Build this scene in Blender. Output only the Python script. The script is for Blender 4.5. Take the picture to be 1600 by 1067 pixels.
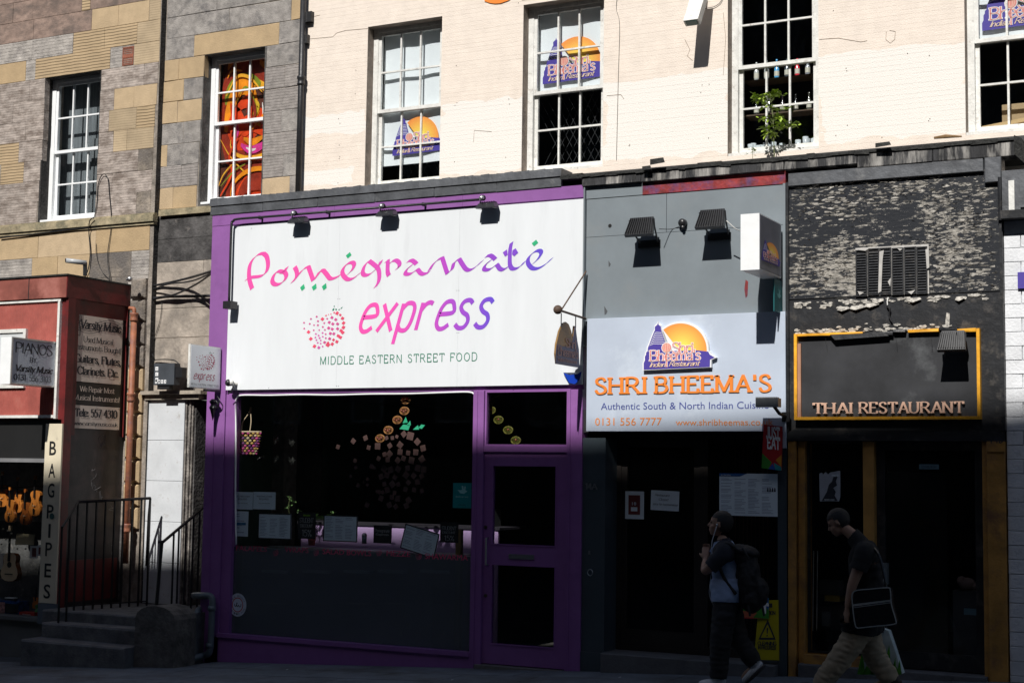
import bpy, math, random
from mathutils import Vector, Matrix, noise
random.seed(7)
S = bpy.context.scene
for o in list(bpy.data.objects): bpy.data.objects.remove(o)
COL = S.collection
# ------------------------------------------------------------ camera, sky, sun, exposure
DN, CZ = 15.2, 2.2            # metres from the camera to the shop fronts, camera height
YAW, PIT, ROL, F = math.radians(27.4437), math.radians(5.0142), math.radians(.8177), 2350.
fw = Vector((-math.sin(YAW)*math.cos(PIT), math.cos(YAW)*math.cos(PIT), math.sin(PIT)))
rt0 = Vector((math.cos(YAW), math.sin(YAW), 0)); up0 = rt0.cross(fw)
rt = math.cos(ROL)*rt0+math.sin(ROL)*up0; up = -math.sin(ROL)*rt0+math.cos(ROL)*up0
CAM = Vector((0, -DN, CZ))
cd = bpy.data.cameras.new('camera'); cam = bpy.data.objects.new('camera', cd); COL.objects.link(cam)
M = Matrix((( rt.x, up.x, -fw.x), (rt.y, up.y, -fw.y), (rt.z, up.z, -fw.z))).to_4x4(); M.translation = CAM
cam.matrix_world = M; cd.sensor_width = 36; cd.lens = 36*F/1600; cd.clip_end = 500; cd.clip_start = .1
S.camera = cam
SUN = Vector((-.10, 1, -.95)).normalized()
w = bpy.data.worlds.new('World'); S.world = w; w.use_nodes = True
nt = w.node_tree; sk = nt.nodes.new('ShaderNodeTexSky'); sk.sky_type = 'NISHITA'; sk.sun_disc = False
sk.sun_elevation = math.asin(-SUN.z); sk.sun_rotation = math.atan2(-SUN.x, -SUN.y)
nt.links.new(sk.outputs[0], nt.nodes['Background'].inputs[0]); nt.nodes['Background'].inputs[1].default_value = .06
sl = bpy.data.lights.new('sun', 'SUN'); sl.energy = 4.9; sl.angle = math.radians(.55); sl.color = (1, .975, .935)
so = bpy.data.objects.new('sun', sl); COL.objects.link(so); so.location = (0, -30, 40)
so.rotation_mode = 'QUATERNION'; so.rotation_quaternion = SUN.to_track_quat('-Z', 'Y')
S.view_settings.view_transform = 'Standard'; S.view_settings.look = 'None'; S.view_settings.gamma = 1
S.view_settings.exposure = .05; S.view_settings.use_curve_mapping = False
S.render.engine = 'CYCLES'; S.cycles.max_bounces = 8; S.cycles.transparent_max_bounces = 16
T = 1.3                       # the tenement wall stands this far behind the shop fronts

def ray(px, py): return fw*F+rt*(px-800)-up*(py-533.5)
def P(px, py, y=0.):          # photo pixel -> point on the wall plane at depth y
    d = ray(px, py); return CAM+d*((DN+y)/d.y)
def PX(px, py, x):            # -> point on a plane that faces sideways at x
    d = ray(px, py); return CAM+d*(x/d.x)
def ground(x): return .049*(x+8.28)
def R(a, b, c, d, y=0.):      # left, top, right, bottom pixel -> x0, x1, z0, z1
    p = P(a, b, y); q = P(c, d, y); return p.x, q.x, q.z, p.z

# ------------------------------------------------------------ materials
MAT = {}
def mat(name, col, rough=.7, var=.12, scale=3., bump=0., bscale=40., metal=0., spec=.5, dirt=None, dscale=1.5, damt=.5, stretch=(1, 1, 1), rnd=0., hue=0.):
    if name in MAT: return MAT[name]
    m = bpy.data.materials.new(name); m.use_nodes = True; n = m.node_tree.nodes; l = m.node_tree.links
    b = n['Principled BSDF']; b.inputs['Roughness'].default_value = rough; b.inputs['Metallic'].default_value = metal
    b.inputs['Specular IOR Level'].default_value = spec
    tc = n.new('ShaderNodeTexCoord'); mp = n.new('ShaderNodeMapping'); mp.inputs['Scale'].default_value = stretch
    l.new(tc.outputs['Object'], mp.inputs[0])
    nz = n.new('ShaderNodeTexNoise'); nz.inputs['Scale'].default_value = scale; nz.inputs['Detail'].default_value = 8; nz.inputs['Roughness'].default_value = .65
    l.new(mp.outputs[0], nz.inputs['Vector'])
    rp = n.new('ShaderNodeMapRange'); rp.inputs[1].default_value = .3; rp.inputs[2].default_value = .7
    rp.inputs[3].default_value = 1-var*1.6; rp.inputs[4].default_value = 1+var
    l.new(nz.outputs[0], rp.inputs[0])
    hs = n.new('ShaderNodeHueSaturation'); hs.inputs['Color'].default_value = (*col, 1); l.new(rp.outputs[0], hs.inputs['Value'])
    last = hs.outputs[0]
    if rnd:
        oi = n.new('ShaderNodeObjectInfo'); r2 = n.new('ShaderNodeMapRange'); r2.inputs[3].default_value = 1-rnd; r2.inputs[4].default_value = 1+rnd
        l.new(oi.outputs['Random'], r2.inputs[0]); h2 = n.new('ShaderNodeHueSaturation'); l.new(last, h2.inputs['Color']); l.new(r2.outputs[0], h2.inputs['Value'])
        if hue:
            r3 = n.new('ShaderNodeMapRange'); r3.inputs[3].default_value = 1+hue; r3.inputs[4].default_value = 1-hue; l.new(oi.outputs['Random'], r3.inputs[0]); l.new(r3.outputs[0], h2.inputs['Saturation'])
        last = h2.outputs[0]
    if dirt:
        dz = n.new('ShaderNodeTexNoise'); dz.inputs['Scale'].default_value = dscale; dz.inputs['Detail'].default_value = 10; dz.inputs['Roughness'].default_value = .7
        l.new(mp.outputs[0], dz.inputs['Vector'])
        dr = n.new('ShaderNodeMapRange'); dr.inputs[1].default_value = .62-.25*damt; dr.inputs[2].default_value = .78-.2*damt; l.new(dz.outputs[0], dr.inputs[0])
        mx = n.new('ShaderNodeMix'); mx.data_type = 'RGBA'; mx.inputs[7].default_value = (*dirt, 1); l.new(dr.outputs[0], mx.inputs[0]); l.new(last, mx.inputs[6]); last = mx.outputs[2]
    l.new(last, b.inputs['Base Color'])
    if bump:
        bz = n.new('ShaderNodeTexNoise'); bz.inputs['Scale'].default_value = bscale; bz.inputs['Detail'].default_value = 6; l.new(mp.outputs[0], bz.inputs['Vector'])
        bp = n.new('ShaderNodeBump'); bp.inputs['Strength'].default_value = bump; bp.inputs['Distance'].default_value = .02
        l.new(bz.outputs[0], bp.inputs['Height']); l.new(bp.outputs[0], b.inputs['Normal'])
    MAT[name] = m; return m
def tooled(name, col, pitch=.028, depth=.6, **k):      # stone dressed with level grooves
    if name in MAT: return MAT[name]
    m = mat(name, col, **k); n = m.node_tree.nodes; l = m.node_tree.links
    tc = n.new('ShaderNodeTexCoord'); sp = n.new('ShaderNodeSeparateXYZ'); l.new(tc.outputs['Object'], sp.inputs[0])
    wz = n.new('ShaderNodeTexNoise'); wz.inputs['Scale'].default_value = 5; l.new(tc.outputs['Object'], wz.inputs['Vector'])
    a = n.new('ShaderNodeMath'); a.operation = 'MULTIPLY_ADD'; a.inputs[1].default_value = .022; l.new(wz.outputs[0], a.inputs[0]); l.new(sp.outputs[2], a.inputs[2])
    q = n.new('ShaderNodeMath'); q.operation = 'DIVIDE'; q.inputs[1].default_value = pitch; l.new(a.outputs[0], q.inputs[0])
    f = n.new('ShaderNodeMath'); f.operation = 'FRACT'; l.new(q.outputs[0], f.inputs[0])
    r = n.new('ShaderNodeMapRange'); r.inputs[1].default_value = 0; r.inputs[2].default_value = .3; l.new(f.outputs[0], r.inputs[0])
    bp = n.new('ShaderNodeBump'); bp.inputs['Strength'].default_value = depth; bp.inputs['Distance'].default_value = .012; l.new(r.outputs[0], bp.inputs['Height'])
    b = n['Principled BSDF']
    if b.inputs['Normal'].is_linked: l.new(b.inputs['Normal'].links[0].from_socket, bp.inputs['Normal'])
    l.new(bp.outputs[0], b.inputs['Normal']); return m
def gradient(name, a, b, stops, axis=0, rough=.5):     # print whose colour runs along one axis
    if name in MAT: return MAT[name]
    m = bpy.data.materials.new(name); m.use_nodes = True; n = m.node_tree.nodes; l = m.node_tree.links
    tc = n.new('ShaderNodeTexCoord'); sp = n.new('ShaderNodeSeparateXYZ'); l.new(tc.outputs['Object'], sp.inputs[0])
    mr = n.new('ShaderNodeMapRange'); mr.inputs[1].default_value = a; mr.inputs[2].default_value = b; l.new(sp.outputs[axis], mr.inputs[0])
    cr = n.new('ShaderNodeValToRGB'); e = cr.color_ramp.elements
    while len(e) < len(stops): e.new(.5)
    for i, (p, c) in enumerate(stops): e[i].position = p; e[i].color = (*c, 1)
    l.new(mr.outputs[0], cr.inputs[0]); l.new(cr.outputs[0], n['Principled BSDF'].inputs['Base Color']); n['Principled BSDF'].inputs['Roughness'].default_value = rough
    MAT[name] = m; return m
def glass(name, tint=(.85, .88, .88), refl=.04, rough=0.02, frost=0., fcol=(.3, .34, .36)):
    if name in MAT: return MAT[name]
    m = bpy.data.materials.new(name); m.use_nodes = True; n = m.node_tree.nodes; l = m.node_tree.links; n.remove(n['Principled BSDF'])
    t = n.new('ShaderNodeBsdfTransparent'); t.inputs[0].default_value = (*tint, 1)
    g = n.new('ShaderNodeBsdfGlossy'); g.inputs['Roughness'].default_value = rough; g.inputs[0].default_value = (.95, .97, 1, 1)
    lw_ = n.new('ShaderNodeLayerWeight'); lw_.inputs[0].default_value = .5; pw_ = n.new('ShaderNodeMath'); pw_.operation = 'POWER'; pw_.inputs[1].default_value = 4; l.new(lw_.outputs['Facing'], pw_.inputs[0])
    fr = n.new('ShaderNodeMapRange'); fr.inputs[3].default_value = refl*.6; fr.inputs[4].default_value = .9; l.new(pw_.outputs[0], fr.inputs[0])
    nz = n.new('ShaderNodeTexNoise'); nz.inputs['Scale'].default_value = 1.3; bp = n.new('ShaderNodeBump'); bp.inputs['Strength'].default_value = .06; bp.inputs['Distance'].default_value = .05
    l.new(nz.outputs[0], bp.inputs['Height']); l.new(bp.outputs[0], g.inputs['Normal'])
    mx = n.new('ShaderNodeMixShader'); l.new(fr.outputs[0], mx.inputs[0]); l.new(t.outputs[0], mx.inputs[1]); l.new(g.outputs[0], mx.inputs[2])
    out = mx.outputs[0]
    if frost:
        d = n.new('ShaderNodeBsdfDiffuse'); d.inputs[0].default_value = (*fcol, 1); m2 = n.new('ShaderNodeMixShader'); 
        z2 = n.new('ShaderNodeTexNoise'); z2.inputs['Scale'].default_value = 2.5; z2.inputs['Detail'].default_value = 6
        r = n.new('ShaderNodeMapRange'); r.inputs[3].default_value = frost*.5; r.inputs[4].default_value = frost*1.5; l.new(z2.outputs[0], r.inputs[0]); l.new(r.outputs[0], m2.inputs[0])
        l.new(out, m2.inputs[1]); l.new(d.outputs[0], m2.inputs[2]); out = m2.outputs[0]
    l.new(out, n['Material Output'].inputs[0]); MAT[name] = m; return m

# ------------------------------------------------------------ mesh builder
class MB:
    def __init__(s): s.v = []; s.f = []
    def box(s, x0, x1, y0, y1, z0, z1):
        b = len(s.v); s.v += [(x, y, z) for x in (x0, x1) for y in (y0, y1) for z in (z0, z1)]
        s.f += [tuple(b+i for i in q) for q in ((0, 1, 3, 2), (4, 6, 7, 5), (0, 4, 5, 1), (2, 3, 7, 6), (0, 2, 6, 4), (1, 5, 7, 3))]; return s
    def block(s, x0, x1, y0, y1, z0, z1, c=.006, j=0.):     # stone: chamfered face, uneven corners
        b = len(s.v); r = lambda: random.uniform(-j, j)
        for (yy, k) in ((y1, 0), (y0+c, 0), (y0, c)):
            for (x, z) in ((x0+k, z0+k), (x1-k, z0+k), (x1-k, z1-k), (x0+k, z1-k)): s.v.append((x+r(), yy+(r()*.8 if yy != y1 else 0), z+r()))
        for k in (0, 4):
            for i in range(4): a = b+k+i; d = b+k+(i+1) % 4; s.f.append((a, d, d+4, a+4))
        s.f.append((b+8, b+9, b+10, b+11)); return s
    def quadbox(s, front, dep):                             # four corner points of a face, pushed back by a vector
        b = len(s.v); s.v += [tuple(p) for p in front]+[tuple(Vector(p)+Vector(dep)) for p in front]; n = len(front)
        s.f += [tuple(range(b, b+n)), tuple(range(b+2*n-1, b+n-1, -1))]
        for i in range(n): j = (i+1) % n; s.f.append((b+i, b+n+i, b+n+j, b+j))
        return s
    def poly(s, pts):
        b = len(s.v); s.v += [tuple(p) for p in pts]; s.f.append(tuple(range(b, b+len(pts)))); return s
    def tube(s, pts, r, n=8, cap=True):
        pts = [Vector(p) for p in pts]; b = len(s.v); rs = r if isinstance(r, (list, tuple)) else [r]*len(pts); m = len(pts)
        ref = None
        for i, p in enumerate(pts):
            d = (pts[min(i+1, m-1)]-pts[max(i-1, 0)]).normalized()
            if ref is None: ref = d.orthogonal().normalized()
            a = (ref-d*ref.dot(d)); a = a.normalized() if a.length > 1e-5 else d.orthogonal().normalized(); ref = a; c = d.cross(a)
            for k in range(n): t = 2*math.pi*k/n; s.v.append(tuple(p+(a*math.cos(t)+c*math.sin(t))*rs[i]))
        for i in range(m-1):
            for k in range(n): s.f.append((b+i*n+k, b+i*n+(k+1) % n, b+(i+1)*n+(k+1) % n, b+(i+1)*n+k))
        if cap: s.f.append(tuple(b+k for k in range(n-1, -1, -1))); s.f.append(tuple(b+(m-1)*n+k for k in range(n)))
        return s
    def lathe(s, base, axis, prof, n=12):                   # profile (dist, radius) about an axis
        a = Vector(axis).normalized(); return s.tube([Vector(base)+a*d for d, _ in prof], [max(r, 1e-4) for _, r in prof], n)
    def ball(s, c, r, n=10, sc=(1, 1, 1)):
        b = len(s.v); m = n//2
        for i in range(m+1):
            th = math.pi*i/m
            for k in range(n): ph = 2*math.pi*k/n; s.v.append((c[0]+r*sc[0]*math.sin(th)*math.cos(ph), c[1]+r*sc[1]*math.sin(th)*math.sin(ph), c[2]+r*sc[2]*math.cos(th)))
        for i in range(m):
            for k in range(n): s.f.append((b+i*n+k, b+(i+1)*n+k, b+(i+1)*n+(k+1) % n, b+i*n+(k+1) % n))
        return s
    def add(s, vs, fs):
        b = len(s.v); s.v += [tuple(v) for v in vs]; s.f += [tuple(b+i for i in f) for f in fs]; return s
    def mesh(s, name, mt, smooth=False):
        m = bpy.data.meshes.new(name); m.from_pydata(s.v, [], s.f); m.materials.append(mt)
        if smooth: m.polygons.foreach_set('use_smooth', [True]*len(m.polygons))
        m.update(); return m
def put(name, me, parent=None):
    o = bpy.data.objects.new(name, me); COL.objects.link(o)
    if parent:
        o.parent = parent
        if parent.type == 'EMPTY': o.matrix_parent_inverse = Matrix.Translation(-parent.location)
    return o
def B(name, mb, mt, parent=None, label=None, cat=None, group=None, kind=None, smooth=False):
    o = put(name, mb.mesh(name, mt, smooth), parent)
    return tag(o, label, cat, group, kind)
def tag(o, label=None, cat=None, group=None, kind=None):
    if label: o['label'] = label
    if cat: o['category'] = cat
    if group: o['group'] = group
    if kind: o['kind'] = kind
    return o
def E(name, loc, label, cat, group=None):
    o = bpy.data.objects.new(name, None); COL.objects.link(o); o.location = loc; o.empty_display_size = .1; return tag(o, label, cat, group)
def bx(*a): return MB().box(*a)
def cells(mb, x0, x1, z0, z1, holes, y0, y1):               # wall with rectangular openings
    xs = sorted({x0, x1}|{min(max(h[i], x0), x1) for h in holes for i in (0, 1)})
    for a, b in zip(xs, xs[1:]):
        if b-a < 1e-4: continue
        c = (a+b)/2; hs = sorted((max(h[2], z0), min(h[3], z1)) for h in holes if h[0] < c < h[1]); z = z0
        for p, q in hs:
            if p > z: mb.box(a, b, y0, y1, z, p)
            z = max(z, q)
        if z < z1: mb.box(a, b, y0, y1, z, z1)
    return mb
def frame(mb, x0, x1, y0, y1, z0, z1, w, wt=None, wb=None): # picture-frame of four rails
    wt = w if wt is None else wt; wb = w if wb is None else wb
    mb.box(x0, x0+w, y0, y1, z0, z1); mb.box(x1-w, x1, y0, y1, z0, z1)
    mb.box(x0+w, x1-w, y0, y1, z1-wt, z1); mb.box(x0+w, x1-w, y0, y1, z0, z0+wb); return mb
def cr(pts, n=6):                                           # smooth curve through points
    p = [Vector(q) for q in pts]; p = [2*p[0]-p[1]]+p+[2*p[-1]-p[-2]]; out = []
    for i in range(1, len(p)-2):
        for k in range(n):
            t = k/n; a, b, c, d = p[i-1:i+3]
            out.append(.5*((2*b)+(c-a)*t+(2*a-5*b+4*c-d)*t*t+(3*b-a-3*c+d)*t**3))
    return out+[p[-2]]

# ------------------------------------------------------------ lettering
GL = {}
for row in '''A .72|b 0,0 .35,1|b .7,0 .35,1|l .14,.35 .56,.35
B .66|s 0,0 0,1|c 0,1 .3,1 .48,.9 .48,.64 .3,.53 0,.53|c .3,.53 .5,.46 .58,.27 .46,.06 .25,0 0,0
C .72|c .62,.8 .5,.97 .3,1 .07,.82 0,.5 .07,.18 .3,0 .5,.03 .64,.22
D .74|s 0,0 0,1|c 0,1 .3,1 .55,.86 .64,.5 .55,.14 .3,0 0,0
E .6|s 0,0 0,1|l 0,1 .5,1|l 0,.52 .4,.52|l 0,0 .52,0|l .5,1 .5,.82|l .52,0 .53,.2
F .56|s 0,0 0,1|l 0,1 .5,1|l 0,.52 .4,.52|l .5,1 .5,.82
G .76|c .62,.82 .5,.97 .32,1 .07,.82 0,.5 .07,.18 .32,0 .5,.03 .63,.14|l .63,0 .63,.42|l .45,.42 .72,.42
H .74|s 0,0 0,1|s .62,0 .62,1|l 0,.52 .62,.52
I .2|s .05,0 .05,1
J .5|t .36,.25 .36,1|c .36,.25 .32,.05 .18,0 .05,.04 0,.18
K .68|s 0,0 0,1|t .05,.4 .56,1|b .62,0 .2,.58
L .54|s 0,0 0,1|l 0,0 .48,0|l .48,0 .49,.2
M .86|s 0,0 0,1|s .76,0 .76,1|l 0,1 .38,.05|l .38,.05 .76,1
N .74|s 0,0 0,1|t .62,0 .62,1|l 0,1 .62,0
O .8|c .35,1 .08,.83 0,.5 .08,.17 .35,0 .62,.17 .7,.5 .62,.83 .35,1
P .62|s 0,0 0,1|c 0,1 .3,1 .52,.9 .55,.7 .48,.5 .3,.42 0,.42
R .7|s 0,0 0,1|c 0,1 .3,1 .5,.9 .53,.73 .45,.57 .3,.5 0,.5|b .64,0 .28,.5
S .58|c .47,.82 .38,.97 .22,1 .05,.9 .04,.7 .2,.56 .38,.46 .5,.3 .46,.1 .27,0 .1,.03 0,.2
T .66|s .31,0 .31,1|l 0,1 .62,1|l 0,1 0,.83|l .62,1 .62,.83
U .74|t 0,.35 0,1|c 0,.35 .06,.1 .3,0 .54,.1 .62,.35|t .62,.35 .62,1
V .7|t .35,0 0,1|t .35,0 .68,1
W 1.0|t .26,0 0,1|l .26,0 .49,.95|l .49,.95 .72,0|t .72,0 .97,1
Y .68|t .33,.5 0,1|t .33,.5 .64,1|b .33,0 .33,.5
a .5|c .05,.55 .18,.67 .33,.6 .37,.45|l .37,.45 .37,0|c .37,.4 .18,.36 .02,.25 .03,.07 .17,0 .37,.14
b .52|l 0,0 0,1|c 0,.5 .15,.66 .34,.6 .42,.33 .34,.07 .15,0 0,.14
c .46|c .38,.52 .28,.66 .12,.62 0,.33 .1,.06 .24,0 .39,.14
d .52|l .42,0 .42,1|c .42,.5 .28,.66 .08,.6 0,.33 .08,.07 .25,0 .42,.14
e .48|l .02,.36 .4,.36|c .4,.36 .36,.6 .2,.67 .05,.56 0,.33 .08,.06 .24,0 .4,.13
f .34|b .12,0 .12,.8|c .12,.8 .18,.97 .33,.96|l 0,.64 .28,.64
g .5|l .4,.66 .4,-.1|c .4,-.1 .32,-.28 .12,-.28 .03,-.18|c .4,.5 .25,.66 .06,.58 0,.33 .08,.08 .24,.02 .4,.16
h .54|b 0,0 0,1|c 0,.48 .15,.64 .32,.64 .4,.45|b .4,0 .4,.45
i .22|b .06,0 .06,.65|l .06,.82 .06,.92
k .5|b 0,0 0,1|l 0,.28 .35,.65|b .42,0 .14,.42
l .22|b .06,0 .06,1
m .84|b 0,0 0,.66|c 0,.48 .14,.64 .28,.64 .35,.45|b .35,0 .35,.45|c .35,.48 .5,.64 .63,.64 .7,.45|b .7,0 .7,.45
n .54|b 0,0 0,.66|c 0,.48 .15,.64 .32,.64 .4,.45|b .4,0 .4,.45
o .52|c .21,.67 .05,.58 0,.33 .05,.08 .21,0 .37,.08 .42,.33 .37,.58 .21,.67
p .52|b 0,-.3 0,.66|c 0,.5 .15,.66 .34,.6 .42,.33 .34,.07 .15,0 0,.14
r .38|b 0,0 0,.66|c 0,.42 .1,.6 .22,.66 .32,.6
s .42|c .32,.54 .2,.67 .04,.58 .06,.42 .28,.28 .32,.12 .18,0 0,.1
t .34|l .12,.12 .12,.86|c .12,.14 .18,0 .32,.06|l 0,.64 .3,.64
u .54|l 0,.2 0,.66|c 0,.2 .06,.03 .2,0 .4,.18|b .4,0 .4,.66
v .48|t .2,0 0,.66|t .2,0 .4,.66
w .7|t .16,0 0,.66|l .16,0 .31,.62|l .31,.62 .46,0|t .46,0 .62,.66
x .48|l 0,0 .4,.66|l .4,0 0,.66
y .48|t .2,0 0,.66|t .1,-.28 .4,.66
z .46|l 0,.66 .38,.66|l .38,.66 0,0|l 0,0 .4,0
0 .58|c .23,1 .05,.85 0,.5 .05,.15 .23,0 .41,.15 .46,.5 .41,.85 .23,1
1 .4|l .2,0 .2,1|l .2,1 .05,.86
3 .54|c .03,.85 .2,1 .4,.88 .36,.62 .2,.54|c .2,.54 .42,.46 .44,.15 .22,0 0,.13
4 .56|l .34,0 .34,1|l .34,1 0,.3|l 0,.3 .48,.3
5 .54|l .4,1 .08,1|l .08,1 .05,.56|c .05,.56 .22,.63 .4,.5 .42,.22 .28,.02 .12,0 0,.1
6 .56|c .38,.95 .14,.75 0,.35 .08,.05 .24,0 .42,.15 .42,.42 .26,.56 .08,.46
7 .52|l 0,1 .42,1|l .42,1 .14,0
8 .56|c .22,.54 .06,.68 .08,.92 .22,1 .36,.92 .38,.68 .22,.54|c .22,.54 .02,.36 .04,.08 .22,0 .4,.08 .42,.36 .22,.54
. .2|l .05,0 .05,.1
, .2|l .07,.1 .02,-.14
: .2|l .05,0 .05,.1|l .05,.5 .05,.6
! .2|l .05,0 .05,.1|l .05,.28 .05,1
' .18|l .06,.72 .06,1
& .7|c .6,0 .15,.7 .16,.92 .3,1 .42,.9 .38,.7 .05,.35 .04,.1 .22,0 .4,.08 .56,.4
% .7|l .1,0 .5,1|c .1,1 0,.85 .1,.7 .2,.85 .1,1|c .5,.3 .4,.15 .5,0 .6,.15 .5,.3'''.split('\n'):
    h, *st = row.split('|'); ch, ad = h.split(); GL[ch] = (float(ad), [(t[0], [tuple(map(float, q.split(','))) for q in t[2:].split()]) for t in st])
def strokes(text, thick, thin, serif=0., sh=None, space=.0, slant=0.):
    """hand-cut letters: returns (verts2d, faces, width); cap height 1"""
    V = []; Fc = []; x = 0.; sh = sh or thin; lay = 0
    def quad(a, b, c, d, k):
        n = len(V); V.extend([(*a, k), (*b, k), (*c, k), (*d, k)]); Fc.append((n, n+1, n+2, n+3))
    for ch in text:
        if ch == ' ': x += .34+space; continue
        ad, sts = GL[ch]; lay0 = 0
        for kind, pts in sts:
            lay0 += 1; q = cr([(px, py, 0) for px, py in pts], 4) if kind == 'c' else [Vector((px, py, 0)) for px, py in pts]
            q = [Vector((p.x+x, p.y, 0)) for p in q]; prev = None
            for i, p in enumerate(q):
                d = (q[min(i+1, len(q)-1)]-q[max(i-1, 0)]).normalized(); nn = Vector((-d.y, d.x, 0))
                w = (thin+(thick-thin)*abs(d.y)**1.5)/2; a, b = p+nn*w, p-nn*w
                if i == 0: a -= d*thin*.3; b -= d*thin*.3
                if i == len(q)-1: a += d*thin*.3; b += d*thin*.3
                if prev: quad(prev[0][:2], prev[1][:2], b[:2], a[:2], lay0+i % 2)
                prev = (a, b)
            if serif:
                es = {'s': (q[0], q[-1]), 'b': (q[0],), 't': (q[-1],)}.get(kind, ())
                for e in es:
                    s = -1 if e.y > .5 else 1; y0 = e.y-s*thin*.3
                    quad((e.x-serif/2, y0), (e.x+serif/2, y0), (e.x+serif/2, y0+s*sh), (e.x-serif/2, y0+s*sh), lay0+3)
        x += ad+space
    return [(a+b*slant, b, k) for a, b, k in V], Fc, x-space-.1
FC = {}
def sans(text, space=1., slant=0., bold=0.):
    """Blender's own typeface as flat letters; cap height 1"""
    key = (text, space, slant, bold)
    if key in FC: return FC[key]
    c = bpy.data.curves.new('t', 'FONT'); c.body = text; c.space_character = space; c.shear = slant; c.resolution_u = 3; c.offset = bold
    o = bpy.data.objects.new('t', c); COL.objects.link(o); dg = bpy.context.evaluated_depsgraph_get()
    m = bpy.data.meshes.new_from_object(o.evaluated_get(dg)); v = [tuple(p.co) for p in m.vertices]; f = [tuple(p.vertices) for p in m.polygons]
    bpy.data.objects.remove(o); bpy.data.curves.remove(c); bpy.data.meshes.remove(m)
    c = bpy.data.curves.new('t', 'FONT'); c.body = 'H'; o = bpy.data.objects.new('t', c); COL.objects.link(o); hh = o.dimensions.y or .7
    dg.update(); m = bpy.data.meshes.new_from_object(o.evaluated_get(bpy.context.evaluated_depsgraph_get())); hh = max(p.co.y for p in m.vertices); bpy.data.objects.remove(o); bpy.data.curves.remove(c); bpy.data.meshes.remove(m)
    x0 = min(p[0] for p in v); v = [((p[0]-x0)/hh, p[1]/hh, 0) for p in v]; FC[key] = (v, f, max(p[0] for p in v)); return FC[key]
def lay(mb, g, O, U, V, N, off=.003, rel=0.):               # place flat letters: O = left end of the base line, U = its full width, V = cap height
    vs, fs, w = g; O = Vector(O); mb.add([O+U*(x/w)+V*y+N*(off+.0004*k+rel) for x, y, k in vs], fs); return mb
NF = Vector((0, -1, 0)); NS = Vector((1, 0, 0)); VZ = Vector((0, 0, 1))
def front(mb, g, a, b, ytop, y, off=.003):                  # a=(px,py) base left, b=px base right, ytop= pixel row of cap top at the left
    p = P(a[0], a[1], y); q = P(b, a[1], y); h = P(a[0], ytop, y).z-p.z
    return lay(mb, g, p, Vector((q.x-p.x, 0, 0)), VZ*h, NF, off)
def side(mb, g, a, b, ytop, x, off=.003):
    p = PX(a[0], a[1], x); q = PX(b, a[1], x); h = PX(a[0], ytop, x).z-p.z
    return lay(mb, g, p, Vector((0, q.y-p.y, 0)), VZ*h, NS, off)

def raised(text, a, b, ytop, y, m_, back, par, thick, thin, serif, sh, space, off, boff=.02):
    """letters fixed one by one: each is an object of its own, its backing a part of it"""
    p = P(a[0], a[1], y); q = P(b, a[1], y); h = P(a[0], ytop, y).z-p.z; W = strokes(text, thick, thin, serif, sh, space)[2]; k = (q.x-p.x)/W; x = 0.
    for ch in text:
        if ch == ' ': x += .34+space; continue
        g = strokes(ch, thick, thin, serif, sh, space); o = Vector((p.x+x*k, y, p.z)); l_ = B('letter', lay(MB(), g, o, XX0*(k*g[2]), VZ*h, NF, off), m_, par)
        if back: g2 = strokes(ch, thick+.03, thin+.04, serif+.02, sh+.03, space); B('backing', lay(MB(), g2, o, XX0*(k*g2[2]), VZ*h, NF, boff), back, l_)
        x += GL[ch][0]+space
XX0 = Vector((1, 0, 0))

def frontwords(name, fn, text, a, b, ytop, y, m_, par, off=.003):
    """one part for each word of a line"""
    p = P(a[0], a[1], y); q = P(b, a[1], y); h = P(a[0], ytop, y).z-p.z; W = fn(text)[2]; k = (q.x-p.x)/W; i = 0
    for wd in text.split(' '):
        j = i+len(wd); g = fn(wd); x = fn(text[:j])[2]-g[2]; i = j+1
        B(name, lay(MB(), g, Vector((p.x+x*k, y, p.z)), XX0*(g[2]*k), VZ*h, NF, off), m_, par)
# ------------------------------------------------------------ materials of the place
cream = mat('cream_paint', (.80, .70, .605), .75, .05, 6, .25, 60)
def patch_mask(m, boxes, col2):
    n = m.node_tree.nodes; l = m.node_tree.links; b = n['Principled BSDF']; src = b.inputs['Base Color'].links[0].from_socket
    tc = n.new('ShaderNodeTexCoord'); nz = n.new('ShaderNodeTexNoise'); nz.inputs['Scale'].default_value = 3.5; nz.inputs['Detail'].default_value = 5; l.new(tc.outputs['Object'], nz.inputs['Vector'])
    ad = n.new('ShaderNodeVectorMath'); ad.operation = 'MULTIPLY_ADD'; ad.inputs[1].default_value = (.5, 0, .22); l.new(nz.outputs['Color'], ad.inputs[0]); l.new(tc.outputs['Object'], ad.inputs[2])
    sp = n.new('ShaderNodeSeparateXYZ'); l.new(ad.outputs[0], sp.inputs[0]); acc = None
    def mth(op, a, bb):
        q = n.new('ShaderNodeMath'); q.operation = op
        for i, v in enumerate((a, bb)):
            if isinstance(v, (int, float)): q.inputs[i].default_value = v
            else: l.new(v, q.inputs[i])
        return q.outputs[0]
    for x0, x1, z0, z1 in boxes:
        x0 += .25; x1 += .25; z0 += .11; z1 += .11
        a = mth('MULTIPLY', mth('GREATER_THAN', sp.outputs[0], x0), mth('LESS_THAN', sp.outputs[0], x1))
        c = mth('MULTIPLY', mth('GREATER_THAN', sp.outputs[2], z0), mth('LESS_THAN', sp.outputs[2], z1))
        a = mth('MULTIPLY', a, c); acc = a if acc is None else mth('MAXIMUM', acc, a)
    mx = n.new('ShaderNodeMix'); mx.data_type = 'RGBA'; mx.inputs[7].default_value = (*col2, 1); l.new(acc, mx.inputs[0]); l.new(src, mx.inputs[6]); l.new(mx.outputs[2], b.inputs['Base Color'])
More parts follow.
